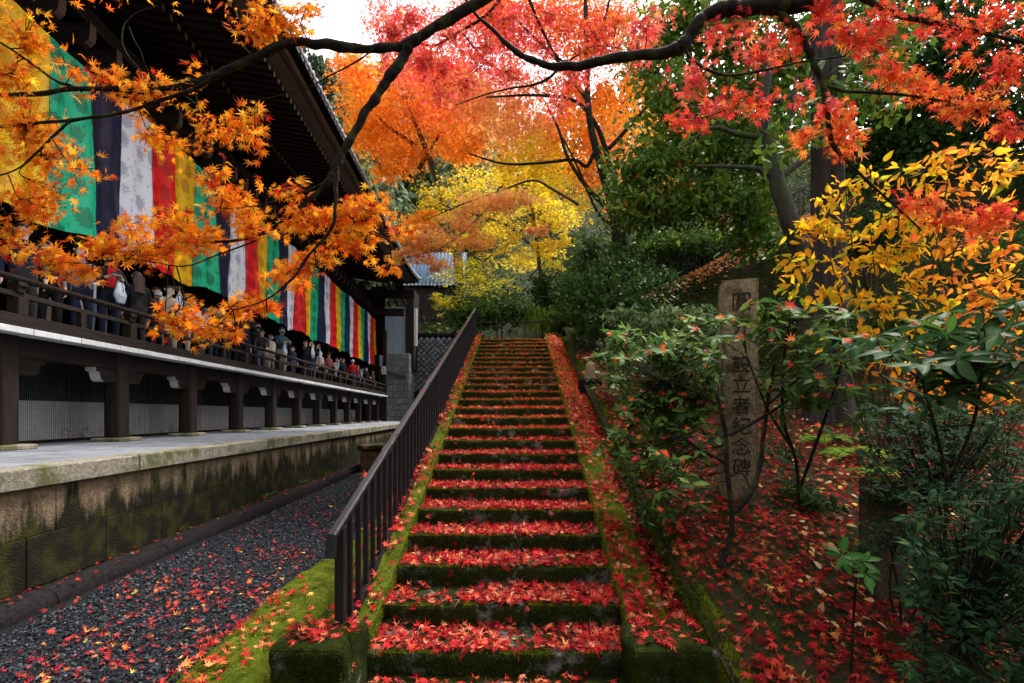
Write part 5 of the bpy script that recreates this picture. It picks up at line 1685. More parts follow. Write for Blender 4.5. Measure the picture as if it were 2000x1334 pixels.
h1 = [(1205, 745, 4.9), (1262, 700, 4.7), (1295, 662, 4.7), (1345, 655, 4.5), (1215, 800, 4.7), (1240, 830, 4.6), (1275, 790, 4.3), (1330, 775, 4.2), (1385, 800, 4.0), (1200, 845, 4.8), (1270, 850, 4.4), (1330, 840, 4.1), (1318, 900, 3.8), (1290, 885, 3.9), (1350, 945, 3.6),
      (1300, 960, 3.7), (1390, 690, 4.3), (1420, 660, 4.2), (1380, 740, 4.2), (1440, 720, 4.1), (1345, 720, 4.3), (1300, 735, 4.4), (1400, 850, 3.9), (1245, 770, 4.6), (1310, 690, 4.5), (1270, 910, 4.1), (1370, 880, 3.9), (1225, 880, 4.5), (1360, 620, 4.6), (1400, 625, 4.5)]
h1 += [(1200 + 190 * rnd.random(), 640 + 250 * rnd.random(), 4.2 + .7 * rnd.random()) for _ in range(70)]
_, p1, n1 = leathery('rhododendron', 'rhododendron on a bare forked trunk in front of the tall memorial stone', g, st1, h1 + [(x + rnd.uniform(-28, 28), y + rnd.uniform(-18, 22), z + .2) for x, y, z in h1] + [(x + rnd.uniform(-45, 45), y + rnd.uniform(-10, 60), z + rnd.uniform(.1, .6)) for x, y, z in h1], .112, RHG + [(2, (.12, .20, .04))], 8, T=TBR, r=(.013, .004), clear=True)
catch(p1, n1, 150, .060)
g = ground_pt(1600, 4.4)
st2 = [(px_path([(1560, 980, 4.4), (1555, 900, 4.3), (1530, 820, 4.2), (1530, 720, 4.0), (1540, 640, 3.9)], D), 1.3), (px_path([(1560, 960, 4.4), (1600, 850, 4.2), (1630, 760, 4.0), (1650, 680, 3.8)], D), 1.2), (px_path([(1550, 880, 4.3), (1500, 800, 4.1), (1460, 700, 4.0)], D), 1.0)]
h2 = [(1480, 592, 3.9), (1540, 602, 3.8), (1600, 600, 3.8), (1655, 612, 3.7), (1440, 625, 3.9), (1510, 640, 3.7), (1580, 655, 3.6), (1640, 650, 3.6), (1425, 690, 3.9), (1485, 700, 3.7), (1560, 715, 3.6), (1620, 700, 3.6), (1540, 670, 3.6), (1600, 740, 3.7), (1470, 655, 3.8), (1525, 750, 3.8), (1650, 760, 3.8), (1580, 790, 4.0), (1455, 740, 3.9), (1560, 620, 3.8), (1500, 610, 3.9)]
_, p2, n2 = leathery('rhododendron', 'broad rhododendron spreading its long leaves between the memorial stone and the cedar', g, st2, h2 + [(x + rnd.uniform(-45, 45), y + rnd.uniform(-15, 70), z + rnd.uniform(.1, .5)) for x, y, z in h2 * 2], .150, RHG, 9, r=(.012, .004), axis=(0, -.1, 1), clear=True)
catch(p2, n2, 60, .060)
g = ground_pt(1840, 2.9)
st3 = [(px_path([(1840, 1110, 2.75), (1850, 950, 2.6), (1830, 850, 2.5), (1800, 740, 2.35)], 2.5), 1.0), (px_path([(1850, 950, 2.6), (1900, 830, 2.5), (1920, 720, 2.4)], 2.5), 1.0)]
h3 = [(1800, 712, 2.3), (1740, 690, 2.5), (1850, 655, 2.5), (1905, 690, 2.4), (1805, 640, 2.7), (1955, 650, 2.4), (1985, 705, 2.3), (1705, 660, 2.7), (1765, 760, 2.4), (1870, 700, 2.35), (1930, 740, 2.5), (1850, 610, 2.7), (1920, 610, 2.6), (1985, 590, 2.6)]
_, p3, n3 = leathery('rhododendron', 'nearest rhododendron with very long dark leaves and a few red maple leaves caught on it', g, st3, h3 + [(x + rnd.uniform(-60, 60), y + rnd.uniform(-15, 70), z + rnd.uniform(.1, .5)) for x, y, z in h3 * 2], .150, [(4, (.022, .055, .018)), (2, (.035, .08, .022)), (1, (.06, .12, .02))], 8, r=(.010, .005), axis=(0, 0, 1))
catch(p3, n3, 20, .056)

# yellow leaved shrub with upright stems
D = 4.7
g = ground_pt(1740, 5.0)
t = thing('deciduous_shrub', 'yellow and orange broad leaved shrub with many thin upright stems', 'shrub', tuple(g))
roots = [(1700, 875), (1720, 880), (1738, 872), (1752, 868), (1765, 880), (1790, 875), (1810, 870)]
tops = [(1600, 430), (1650, 360), (1700, 330), (1760, 330), (1800, 320), (1860, 300), (1930, 420), (1560, 520), (1950, 310), (1840, 480), (1700, 450)]
yst = []
for k, tp_ in enumerate(tops):
    r_ = roots[k % len(roots)]
    mx_, my_ = (r_[0] * .55 + tp_[0] * .45 + rnd.uniform(-12, 12)), (r_[1] * .5 + tp_[1] * .5)
    yst.append(px_path([(r_[0], r_[1], 5.0), (mx_, my_, 4.9 + rnd.uniform(-.2, .2)), (tp_[0], tp_[1], 4.7 + rnd.uniform(-.3, .3))], D))
limb(t, g, [(s, .013, .004) for s in yst], 'bark_grey', 'stem', 6, .1)
YL = [(4, (0.86, 0.41, 0.012)), (3, (0.80, 0.47, 0.02)), (2, (0.86, 0.33, 0.02)), (2.2, (0.50, 0.46, 0.02)), (1, (.24, .30, .02))]
YOR = [(4, (0.86, 0.33, 0.02)), (3, (0.80, 0.22, 0.03)), (2, (0.76, 0.42, 0.03)), (1, (0.60, 0.14, 0.03))]
blY = [(1640, 365, 60, 22, 20), (1700, 345, 56, 34, 26), (1590, 440, 56, 22, 24), (1660, 445, 56, 28, 28), (1560, 512, 60, 18, 22), (1640, 510, 60, 34, 30), (1730, 425, 66, 36, 34), (1720, 500, 60, 36, 30), (1800, 338, 56, 22, 22), (1850, 300, 56, 26, 12, 0, YOR),
       (1905, 272, 46, 22, 7, 0, YOR), (1880, 372, 50, 26, 16, 0, YOR), (1780, 475, 66, 32, 28), (1850, 468, 66, 28, 26, 0, YOR), (1930, 450, 60, 34, 26, 0, YOR), (1960, 330, 46, 36, 20, 0, YL), (1930, 572, 60, 22, 24, 0, YOR), (1985, 590, 36, 28, 14, 0, YOR), (1680, 580, 60, 26, 26),
       (1740, 590, 46, 26, 20), (1800, 545, 46, 26, 18, 0, YOR), (1700, 640, 60, 22, 18), (1780, 640, 36, 18, 10), (1870, 722, 46, 14, 12, 0, YOR), (1850, 760, 40, 18, 12, 0, YOR), (1760, 760, 60, 22, 16, 0, YOR), (1560, 445, 40, 16, 10), (1960, 490, 40, 26, 14, 0, YOR), (1890, 740, 60, 26, 16, 0, YOR), (1610, 400, 40, 16, 10), (1740, 700, 60, 26, 16, 0, YOR), (1820, 690, 60, 24, 14), (1930, 700, 60, 30, 16, 0, YOR), (1650, 660, 50, 24, 14), (1970, 760, 40, 24, 10, 0, YOR), (1830, 600, 60, 30, 18), (1880, 540, 50, 30, 16, 0, YOR), (1960, 400, 50, 40, 20, 0, YOR), (1910, 330, 50, 40, 18, 0, YOR), (1800, 420, 50, 40, 22), (1990, 660, 40, 30, 12, 0, YOR), (1620, 570, 50, 24, 16), (1550, 560, 40, 20, 10), (1960, 540, 50, 40, 22, 0, YOR), (1900, 620, 60, 34, 22, 0, YOR), (1960, 620, 50, 36, 20, 0, YOR), (1830, 740, 60, 40, 18, 0, YOR), (1940, 780, 60, 30, 14, 0, YOR), (1780, 560, 50, 36, 16)]
sprays(t, g, blY, yst, D, .084, YL, T=TOV, top=300, twig_r=.003, mult=2.0, facing=.55, spread=.75, pet=.5, twigmat='bark_grey')

# dark azalea thicket at the lower right
for k, (lab, hs, base_) in enumerate((
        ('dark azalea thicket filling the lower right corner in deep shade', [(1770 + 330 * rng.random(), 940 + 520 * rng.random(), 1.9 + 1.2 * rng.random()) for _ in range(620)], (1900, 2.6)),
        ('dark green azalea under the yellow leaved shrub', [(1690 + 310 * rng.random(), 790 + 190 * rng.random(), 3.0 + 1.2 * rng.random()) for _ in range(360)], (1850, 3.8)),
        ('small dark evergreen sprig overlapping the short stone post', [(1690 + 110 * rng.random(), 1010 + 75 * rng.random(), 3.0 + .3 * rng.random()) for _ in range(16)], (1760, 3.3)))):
    g = ground_pt(*base_)
    leathery('azalea_shrub', lab, g, [([g, g + (-.05, -.05, .3), g + (-.15, -.1, .65)], 1.0), ([g, g + (.1, -.05, .3), g + (.3, -.1, .7)], 1.0), ([g, g + (0, .1, .35), g + (.05, .05, .8)], 1.0)], hs, .058,
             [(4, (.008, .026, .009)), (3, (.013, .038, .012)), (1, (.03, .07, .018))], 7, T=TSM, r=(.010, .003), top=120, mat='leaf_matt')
# low plants
D = 2.95
g = ground_pt(1660, D)
leathery('aucuba_seedling', 'glossy green seedling leaning in front of the short stone post', g, [([g, P(1672, 1130, D), P(1682, 1098, D)], 1.0)], [(1682, 1095, D), (1645, 1085, D), (1690, 1120, D - .05)], .105, [(3, (.045, .13, .03)), (2, (.07, .18, .04))], 8, T=TBR, cat='plant', r=(.008, .004), axis=(-.1, -.45, .8))
D = 2.55
g = ground_pt(1805, D)
leathery('aucuba_seedling', 'darker long leaved seedling right of the short stone post', g, [([g, P(1808, 1200, D), P(1808, 1160, D)], 1.0)], [(1808, 1158, D)], .13, [(3, (.03, .085, .025)), (2, (.045, .11, .03))], 9, T=TRH, cat='plant', r=(.008, .004), axis=(0, -.5, .8))
for (px, py, D, lab) in ((1545, 945, 5.0, 'low dark plant at the foot of the tall memorial stone'), (1520, 905, 5.6, 'low dark plant behind the memorial stone'), (1270, 1000, 4.0, 'dark drooping plant under the rhododendron by the gutter'), (1440, 760, 5.4, 'dark leafy plant behind the memorial stone'),
                        (1250, 950, 4.3, 'dark plant overhanging the kerb under the rhododendron')):
    g = ground_pt(px, D)
    hs = [(px + rnd.uniform(-45, 45), py + rnd.uniform(-32, 25), D + rnd.uniform(-.2, .2)) for _ in range(16)]
    leathery('ground_plant', lab, g, [([g, (g + P(px, py, D)) / 2, P(px, py, D)], .6)], hs, .07, DG, 7, T=TRH, cat='plant', r=(.006, .003), top=60)

# ferns
def frond(parent, base, root, dirv, ln, pal, n=16, name='frond'):
    root = np.asarray(root, float)
    d = np.asarray(dirv, float); d /= np.linalg.norm(d)
    sd = np.cross(d, [0, 0, 1.0]); sd /= np.linalg.norm(sd)
    pos, nn, tt, ss = [], [], [], []
    pts = []
    for k in range(n + 1):
        u = k / n
        pts.append(root + d * ln * u + np.array([0, 0, 0.25 * ln * u - .55 * ln * u * u]))
    for k in range(2, n + 1):
        u = k / n
        l = ln * .30 * (math.sin(math.pi * min(1, u * .92 + .04)) ** .7)
        tan = pts[k] - pts[k - 1]
        for s_ in (-1, 1):
            pos.append(pts[k]); tt.append(sd * s_ + d * .35); nn.append(np.cross(sd, tan) * 1.0 + rng.normal(size=3) * .002); ss.append(l)
    pos, nn, tt, ss = map(np.array, (pos, nn, tt, ss))
    col = pick(pal, len(pos), .15)
    TF = (np.array([(0, 0, 0), (.10, .15, 0), (.06, .6, 0), (0, 1, -.05), (-.06, .6, 0), (-.10, .15, 0)]), np.array([(0, 1, 2), (0, 2, 3), (0, 3, 4), (0, 4, 5)]), np.zeros(6))
    V, F, C = scatter_arrays(TF, pos - base, frames(nn, tt), ss, col, col)
    V2, F2 = tube_arrays(np.array(pts) - base, np.linspace(.003, .001, n + 1), 4)
    F2 = np.array([(a, b, c) for a, b, c, d_ in F2] + [(a, c, d_) for a, b, c, d_ in F2]) + len(V)
    C2 = np.tile(np.array([[.05, .06, .02]]), (len(V2), 1))
    link(name, np_mesh(name, np.vstack([V, V2]), np.vstack([F, F2]), np.vstack([C, C2])), parent, mats=M['leaf_matt'])


for (px, D, lab, pal, ln, k) in ((1600, 2.75, 'green fern at the bottom right of the garden', [(2, (.05, .13, .03)), (1, (.03, .09, .02))], .30, 4), (1665, 6.0, 'bright yellow green fern beside the cedar trunk', [(2, (.22, .36, .03)), (1, (.12, .24, .02))], .55, 7), (1610, 6.4, 'fresh green fern in front of the cedar roots', [(2, (.20, .34, .03)), (1, (.10, .20, .02))], .45, 6),
                                 (1700, 5.5, 'small pale fern right of the cedar roots', [(2, (.16, .28, .03)), (1, (.10, .18, .02))], .35, 5)):
    g = ground_pt(px, D) + np.array([0, 0, .12])
    t = thing('fern', lab, 'fern', tuple(g))
    for q in range(k):
        a = -1.57 + (q - (k - 1) / 2) * .75 + rnd.uniform(-.2, .2)
        frond(t, g, g, (math.cos(a), math.sin(a), .15), ln * rnd.uniform(.8, 1.1), pal)
# bamboo grass
for (px, py, D, lab, n) in ((1560, 1170, 2.85, 'yellowing bamboo grass blades above the garden litter', 9), (1490, 1330, 2.5, 'long green grass blades at the bottom edge of the garden', 8), (1360, 1330, 2.35, 'grass tuft at the foot of the stone end block', 7), (1610, 1260, 2.7, 'two dry straw coloured blades beside the fern', 3)):
    g = ground_pt(px, D) if px > 1400 else np.array([P(px, 0, D)[0], D, 0.12])
    t = thing('bamboo_grass', lab, 'grass', tuple(g))
    for q in range(n):
        a = rnd.uniform(0, 6.28)
        pal = [(2, (.12, .19, .03)), (1, (.42, .38, .10))] if 'green' in lab or 'tuft' in lab else [(2, (.42, .36, .08)), (1, (.16, .20, .03))]
        blades(t, g, [g + np.array([0, 0, .02])], [np.array([math.cos(a) * .8, math.sin(a) * .5 - .2, .9])], [rnd.uniform(.2, .36)], .008, pal, 'leaf_matt', 'blade', .55, 5)

# ------------------------------------------------------------------ memorial stones
def carve(parent, txt, size, x, y, z, dz, mat, font_extr=.004):
    for k, ch in enumerate(txt):
        cu = bpy.data.curves.new('character', 'FONT')
        cu.body = ch
        cu.size = size
        cu.align_x = 'CENTER'
        cu.align_y = 'CENTER'
        cu.extrude = font_extr
        cu.offset = -0.0008
        tmp = bpy.data.objects.new('character', cu)
        COL.objects.link(tmp)
        bpy.context.view_layer.update()
        me = bpy.data.meshes.new_from_object(tmp.evaluated_get(bpy.context.evaluated_depsgraph_get()))
        bpy.data.objects.remove(tmp)
        me.materials.clear()
        o = link('character', me, parent, (x, y, z - k * dz), M[mat])
        o.rotation_euler = (rad(90), 0, 0)


def stone_post(name, label, loc, rz, w, dp, h, mat):
    t = thing(name, label, 'stone post', loc, rz)
    mb = MB()
    n = 18
    us = np.linspace(0, 1, 9)
    zs = np.linspace(-.3, h, 40)
    def face(side):
        def fn(u, z):
            e = .010 * (1 - sstep(0, .05, min(u, 1 - u)))
            tz = .010 * (sstep(h - .03, h, z))
            x = -w / 2 + w * u; y = -dp / 2 + dp * u
            p = {0: (x, -dp / 2 + e + tz, z), 1: (w / 2 - e - tz, y, z), 2: (-x, dp / 2 - e - tz, z), 3: (-w / 2 + e + tz, -y, z)}[side]
            q = .006 * nz(p[0] * 9, p[1] * 9, z * 7) + .003 * nz(p[0] * 40, p[1] * 40, z * 40)
            return (p[0] + q, p[1] + q, z)
        return fn
    for s_ in range(4): mb.grid(face(s_), us, zs)
    mb.grid(lambda u, v: (-w / 2 + .01 + (w - .02) * u, -dp / 2 + .01 + (dp - .02) * v, h + .008 * nz(u * 5, v * 5, 2)), us, us)
    mb.build('shaft', M[mat], t, True)
    return t


D = 4.86
c = P(1452, 0, D)
ms = stone_post('memorial_stone', 'tall square memorial stone carved with a column of characters', (c[0], D + .12, g1(c[0], D) - .0), rad(-16), .335, .30, 2.22, 'pillar_stone')
carve(ms, '圓光', .20, .01, -.1525, 1.98, .25, 'letter')
carve(ms, '設立者紀念碑', .185, .01, -.1525, 1.36, .205, 'letter')
D = 3.5
c = P(1731, 0, D)
ms2 = stone_post('stone_post', 'short square stone post with carved characters and mossy top', (c[0] + .05, D + .1, g1(c[0], D) - .05), rad(-10), .23, .20, .92, 'post_stone')
MB().grid(lambda u, v: (u, v, .925 + .012 * nz(u * 20, v * 20, 1)), np.linspace(-.112, .112, 12), np.linspace(-.098, .098, 12)).build('moss_cap', M['moss'], ms2, True)
carve(ms2, '六界', .15, 0, -.1035, .68, .19, 'letter')
# small lantern like stone by the kerb
c = P(1153, 690, 9.0)
sl_ = thing('stone_lantern', 'small weathered stone figure peeking out beside the upper kerb', 'statue', (c[0], 9.0, g1(c[0], 9.0)))
MB().lathe([(.10, -.2), (.11, .06), (.09, .18), (.10, .24), (.08, .32), (.06, .36), (.0, .38)], 12).build('body', M['pillar_stone'], sl_, True)
MB().box(-.2, .2, -.2, .2, -.3, .05, c=.03).build('base', M['kerb'], sl_)
# ------------------------------------------------------------------ fallen leaves, moss and gravel
LP_, LN_, LS_, LC_, LZ_ = [], [], [], [], []


def litter(pts, nrm, size, pal, zone):
    n = len(pts)
    if n == 0: return
    LP_.append(np.asarray(pts)); LN_.append(np.asarray(nrm) + rng.normal(size=(n, 3)) * .30)
    LS_.append(size * (1 + .22 * rng.normal(size=n)).clip(.55, 1.6)); LC_.append(pick(pal, n, .28)); LZ_.extend([zone] * n)


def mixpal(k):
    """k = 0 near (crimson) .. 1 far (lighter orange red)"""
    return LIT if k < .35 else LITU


UPN = np.array([0, 0, 1.0])
for i in range(NSTEP):
    n = int(1150 if i < 8 else 900 if i < 14 else 650)
    x = rng.uniform(-.9, .9, n)
    v = rng.random(n)
    keep = np.array([nz(a * 1.6, i * 3.1 + b * .8, 7.7) * 1.1 + .88 + .15 * a > rnd.random() * 1.0 for a, b in zip(x, v)])
    x, v = x[keep], v[keep]
    y = i * RUN + .015 + v ** 1.2 * (RUN - .02)
    z = RISE * (i + 1) + .004 + rng.random(len(x)) * .028
    pts = np.array([S2W(a, b, c_) for a, b, c_ in zip(x, y, z)])
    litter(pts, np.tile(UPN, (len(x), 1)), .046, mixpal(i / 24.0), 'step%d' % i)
    # a few clinging to riser
    m = 3
    pts = np.array([S2W(rnd.uniform(-.85, .85), i * RUN - .012, RISE * i + rnd.uniform(.03, .14)) for _ in range(m)])
    litter(pts, np.tile([0, -1, .3], (m, 1)), .050, mixpal(i / 24.0), 'step%d' % i)
n = 900
pts = np.c_[rng.uniform(-1.3, 1.35, n), rng.uniform(1.6, 3.15, n), .012 + .03 * rng.random(n)]
litter(pts, np.tile(UPN, (n, 1)), .050, LIT, 'landing')
for (x0, x1, nn_, dens, lift, zone) in ((.90, 1.18, 2600, .78, .075, 'cheek'), (-1.22, -.90, 1900, .50, .075, 'cheek'), (1.19, 1.39, 2600, 1.0, -.06, 'gutter'), (1.40, 1.75, 1500, .5, .17, 'kerb')):
    y = rng.uniform(-.3 if zone == 'cheek' else -2.2, 10.7, nn_)
    x = rng.uniform(x0, x1, nn_)
    far = y / 10.7
    keep = np.array([nz(a * 3, b * 1.5, x0 * 7) * 1.3 + dens + .35 * f + (-.25 if 1.5 < b < 3.5 and zone == 'cheek' else 0) > rnd.random() for a, b, f in zip(x, y, far)])
    x, y = x[keep], y[keep]
    z = nosing(y) + lift + rng.random(len(x)) * .02
    pts = np.array([S2W(a, b, c_) for a, b, c_ in zip(x, y, z)])
    nr = np.tile(unit(np.array([[0, -.35, 1.0]])), (len(x), 1))
    pl = np.where(y < 5)[0]
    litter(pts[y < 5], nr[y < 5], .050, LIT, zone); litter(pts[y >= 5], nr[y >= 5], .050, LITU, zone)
for (x0, x1) in ((-1.32, -.9), (.82, 1.25)):
    n = 55
    pts = np.array([S2W(rnd.uniform(x0, x1), rnd.uniform(-.33, .0), .368) for _ in range(n)])
    litter(pts, np.tile(UPN, (n, 1)), .050, LIT, 'block')
n = 60
y = rng.uniform(-.05, 9, n)
pts = np.array([S2W(RX + rnd.uniform(-.025, .025), b, railz(b) + .03) for b in y])
litter(pts[:22], np.tile([0, -.35, 1.0], (22, 1)), .050, LIT, 'rail')
# garden floor
n = 26000
y = 1.6 + 9.4 * rng.random(n) ** 1.3
x = 1.45 + (y * 1.15 + .6) * rng.random(n)
keep = np.array([nz(a * .9, b * .9, 4.4) * 1.3 + .88 > rnd.random() for a, b in zip(x, y)])
x, y = x[keep], y[keep]
z = garden(x, y) + .012 + .03 * rng.random(len(x)) + np.array([.035 * (nz(a * 1.7, b * 1.7, 3.1) + .5 * nz(a * 1.7 * 2.7, b * 1.7 * 2.7, 9.2)) for a, b in zip(x, y)])
nr = np.c_[np.zeros(len(x)), -.3 + 0 * x, 1 + 0 * x]
litter(np.c_[x, y, z], nr, .047, LITG, 'garden')
# egg shaped pale leaves under the yellow shrub
n = 420
y = rng.uniform(3.2, 7.5, n); x = y * rng.uniform(.55, 1.0, n) + .1
z = garden(x, y) + .03
OVP = [(3, (.45, .30, .16)), (2, (.60, .42, .24)), (2, (.50, .22, .07)), (1, (.65, .42, .06))]
col = pick(OVP, n, .2)
V, F, C = scatter_arrays(TOV, np.c_[x, y, z], frames(np.tile([0, -.3, 1.0], (n, 1)) + rng.normal(size=(n, 3)) * .35, rand_unit(n)), .075 * rng.uniform(.6, 1.1, n), col, col)
tag(link('fallen_ovate_leaves', np_mesh('fallen_ovate_leaves', V, F, C), mats=M['leaf_fallen']), 'pale brown egg shaped leaves lying under the yellow leaved shrub', 'fallen leaves', kind='stuff')
# lane
n = 4800
y = 1.4 + 11 * rng.random(n) ** 1.5
x = rng.uniform(-3.7, -2.0, n) - .045 * y
pr = np.clip(1.15 - (y - 2.0) * .10, .28, 1) * (0.25 + 0.75 * sstep(-3.9, -2.0, x))
keep = np.array([(nz(a * 1.2, b * 1.2, 8.1) + .55) * p > rnd.random() * .9 for a, b, p in zip(x, y, pr)])
x, y = x[keep], y[keep]
litter(np.c_[x, y, .085 + .01 * rng.random(len(x))], np.tile(UPN, (len(x), 1)),   .036, [(4, (.32, .012, .028)), (3, (.42, .04, .03)), (.8, (.66, .20, .06)), (2, (.25, .01, .02)), (.3, (.70, .42, .08))], 'lane')
n = 1700
y = rng.uniform(1.8, 8, n); x = rng.uniform(-2.15, -1.52, n)
keep = np.array([nz(a * 2, b * 1.1, 2.2) + 1.15 - .19 * b > rnd.random() for a, b in zip(x, y)])
x, y = x[keep], y[keep]
litter(np.c_[x, y, bank_z(x, y) + .025 + .02 * rng.random(len(x))], np.tile(UPN, (len(x), 1)), .050, LIT + [(3, (.75, .25, .06))], 'bank')
n = 220
y = rng.uniform(3, 16, n); L_ = rng.uniform(3.72, 3.98, n)
pts = np.array([H2W(a, b, .205) for a, b in zip(L_, y)])
litter(pts, np.tile(UPN, (n, 1)), .032, LITG, 'kerbside')
# drift of leaves along the path edge that climbs the bank
n = 2600
x = rng.uniform(3.3, 8.5, n); y = 12.45 + .22 * rng.normal(size=n)
z = zbank(x) + .05 + .05 * rng.random(n) - .9 * np.maximum(0, 12.4 - y)
litter(np.c_[x, y, z], np.tile([0, -.6, 1.0], (n, 1)), .055, [(3, (.62, .17, .05)), (2, (.50, .10, .04)), (2, (.66, .30, .10)), (1, (.40, .16, .07))], 'path')
n = 900
pts = np.c_[rng.uniform(-1, 1.6, n), rng.uniform(13.9, 15.8, n), 3.785 + .02 * rng.random(n)]
litter(pts, np.tile(UPN, (n, 1)), .050, LITU, 'terrace')
if caught:
    cp, cn, cs = (np.array(q) for q in zip(*caught))
    LP_.append(cp); LN_.append(cn * .5 + np.array([0, -.9, .35])); LS_.append(cs); LC_.append(pick(PK + RD, len(cp), .12)); LZ_ += ['shrub'] * len(cp)

pos = np.concatenate(LP_); nn = np.concatenate(LN_); ss = np.concatenate(LS_); cc = np.concatenate(LC_)
word = {'landing': 'lying on the stone landing below the steps', 'cheek': 'lying on the mossy slab beside the steps', 'gutter': 'lying in the gutter beside the steps', 'kerb': 'lying on the garden kerb', 'block': 'lying on a mossy end block', 'rail': 'lying on the black handrail',
        'garden': 'lying on the garden slope', 'lane': 'lying on the dark gravel lane', 'bank': 'lying on the moss bank by the lane', 'kerbside': 'lying on the drip kerb', 'path': 'lying on the bank path', 'terrace': 'lying on the terrace', 'shrub': 'caught on the rhododendron leaves'}
ordn = ['lowest', 'second', 'third', 'fourth', 'fifth', 'sixth', 'seventh', 'eighth', 'ninth', 'tenth']


def leaf_label(o, i):
    c = cc[i]
    tone = 'crimson' if c[0] < .5 and c[1] < .06 else 'red' if c[1] < .09 else 'orange' if c[1] < .30 else 'yellow'
    z = LZ_[i]
    wh_ = ('lying on the %s mossy step' % ordn[min(9, int(z[4:]))]) if z.startswith('step') else word[z]
    tag(o, '%s fallen maple leaf %s' % (tone, wh_), 'leaf', '%s maple leaves %s' % (tone, wh_))


tips = rand_unit(len(pos))
vis = np.array([1.6 if z == 'shrub' else 3.0 if z == 'rail' else 1.0 for z in LZ_])
lo = leaves_out(None, (0, 0, 0), T7F, pos, frames(nn, tips), ss, np.clip(cc * np.array([1.05, 1.25, 1.05]), 0, .9), cc, 'leaf_fallen', 300, 'fallen_leaf', 'fallen_leaves', leaf_label, 24, vis)
tag(lo, 'carpet of red and orange maple leaves fallen over steps, gutter, garden and lane', 'fallen leaves')

# moss fibres on cheeks, risers, blocks and kerbs
mp, mn, ml, mc = [], [], [], []
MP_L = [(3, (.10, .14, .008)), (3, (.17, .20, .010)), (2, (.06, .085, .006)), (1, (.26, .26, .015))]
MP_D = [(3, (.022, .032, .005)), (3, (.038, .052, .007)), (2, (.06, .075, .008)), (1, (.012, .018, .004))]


def mossify(pts, nrm, ln, pal):
    mp.append(np.asarray(pts)); mn.append(np.asarray(nrm)); ml.append(ln * rng.uniform(.6, 1.3, len(pts))); mc.append(pick(pal, len(pts), .2))


def cheek_top(x, y, lift, seed):
    return nosing(y) + lift


for (x0, x1, n) in ((.895, 1.19, 16000), (-1.24, -.895, 16000)):
    y = 10.7 * rng.random(n) ** 1.5
    x = rng.uniform(x0, x1, n)
    pts = np.array([S2W(a, b, nosing(b) + .045) for a, b in zip(x, y)])
    mossify(pts, np.tile([0, -.4, 1.0], (n, 1)), .016, MP_L)
    yy = 10.7 * rng.random(n // 2) ** 1.5
    xe = x0 if x0 > 0 else x1
    pts = np.array([S2W(xe - np.sign(xe) * .006, b, nosing(b) + .04 - .12 * rnd.random()) for b in yy])
    mossify(pts, np.tile([-np.sign(xe), -.3, .2], (n // 2, 1)), .014, MP_L)
for i in range(NSTEP):
    n = int(3600 / (1 + i * .35))
    x = rng.uniform(-.9, .9, n)
    v = rng.random(n) ** 1.6
    cov = np.array([nz(a * 2.6, i * 4.4, b * .9) + .25 + .5 * (abs(a) > .55) > -.05 for a, b in zip(x, v)])
    x, v = x[cov], v[cov]
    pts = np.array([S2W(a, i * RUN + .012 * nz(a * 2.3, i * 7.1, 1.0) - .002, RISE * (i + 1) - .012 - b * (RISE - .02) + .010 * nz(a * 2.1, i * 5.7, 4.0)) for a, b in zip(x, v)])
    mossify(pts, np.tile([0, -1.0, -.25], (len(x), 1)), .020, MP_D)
    q = int(2600 / (1 + i * .05))
    x = rng.uniform(-.9, .9, q)
    x = x[np.array([nz(a * 1.9, i * 2.7, 33.0) + .55 * (abs(a) > .45) + .016 * i > .02 for a in x])]
    pts = np.array([S2W(a, i * RUN + .012 * nz(a * 2.3, i * 7.1, 1.0) + rnd.uniform(-.004, .05), RISE * (i + 1) - .006 + .010 * nz(a * 2.1, i * 5.7, 4.0)) for a in x]).reshape(-1, 3)
    mossify(pts, np.tile([0, -.55, .8], (len(x), 1)), .018 * (1 + .05 * i), MP_L)
    m = n // 2
    x = rng.uniform(-.9, .9, m)
    keep = np.array([nz(a * 1.6, i * 3.1, 7.7) < .05 or abs(a) > .6 for a in x])
    x = x[keep]
    pts = np.array([S2W(a, i * RUN + rnd.random() ** 2 * RUN * .9, RISE * (i + 1) - .003) for a in x])
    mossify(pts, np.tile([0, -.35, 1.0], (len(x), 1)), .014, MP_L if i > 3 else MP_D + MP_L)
for (x0, x1) in ((-1.34, -.885), (.80, 1.27)):
    n = 3500
    pts = np.array([S2W(rnd.uniform(x0, x1), -.365, rnd.uniform(0, .33)) for _ in range(n)])
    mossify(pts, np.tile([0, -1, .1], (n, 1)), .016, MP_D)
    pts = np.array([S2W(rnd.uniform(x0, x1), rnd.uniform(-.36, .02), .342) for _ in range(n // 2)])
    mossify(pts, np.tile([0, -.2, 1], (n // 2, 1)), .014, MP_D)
n = 12000
y = 1.6 + 7 * rng.random(n) ** 1.6; x = rng.uniform(-2.2, -1.5, n)
mossify(np.c_[x, y, bank_z(x, y) + .005], np.tile([0, -.3, 1.0], (n, 1)), .018, MP_L)
n = 30000
y = -2.0 + 12.6 * rng.random(n) ** 1.5
a = rng.random(n) * math.pi
pts = np.array([S2W(1.47 - .115 * math.cos(q), b, nosing(b) - .115 + .245 * math.sin(q) ** .6) for q, b in zip(a, y)])
mossify(pts, np.c_[-np.cos(a), -.3 + 0 * a, np.sin(a)], .026, MP_L + MP_D)
n = 40000
y = 1.7 + 7.5 * rng.random(n) ** 1.5; x = 1.5 + (y * 1.1) * rng.random(n)
keep = np.array([nz(a_ * 1.1, b_ * 1.1, 14.4) > -.05 for a_, b_ in zip(x, y)])
x, y = x[keep], y[keep]
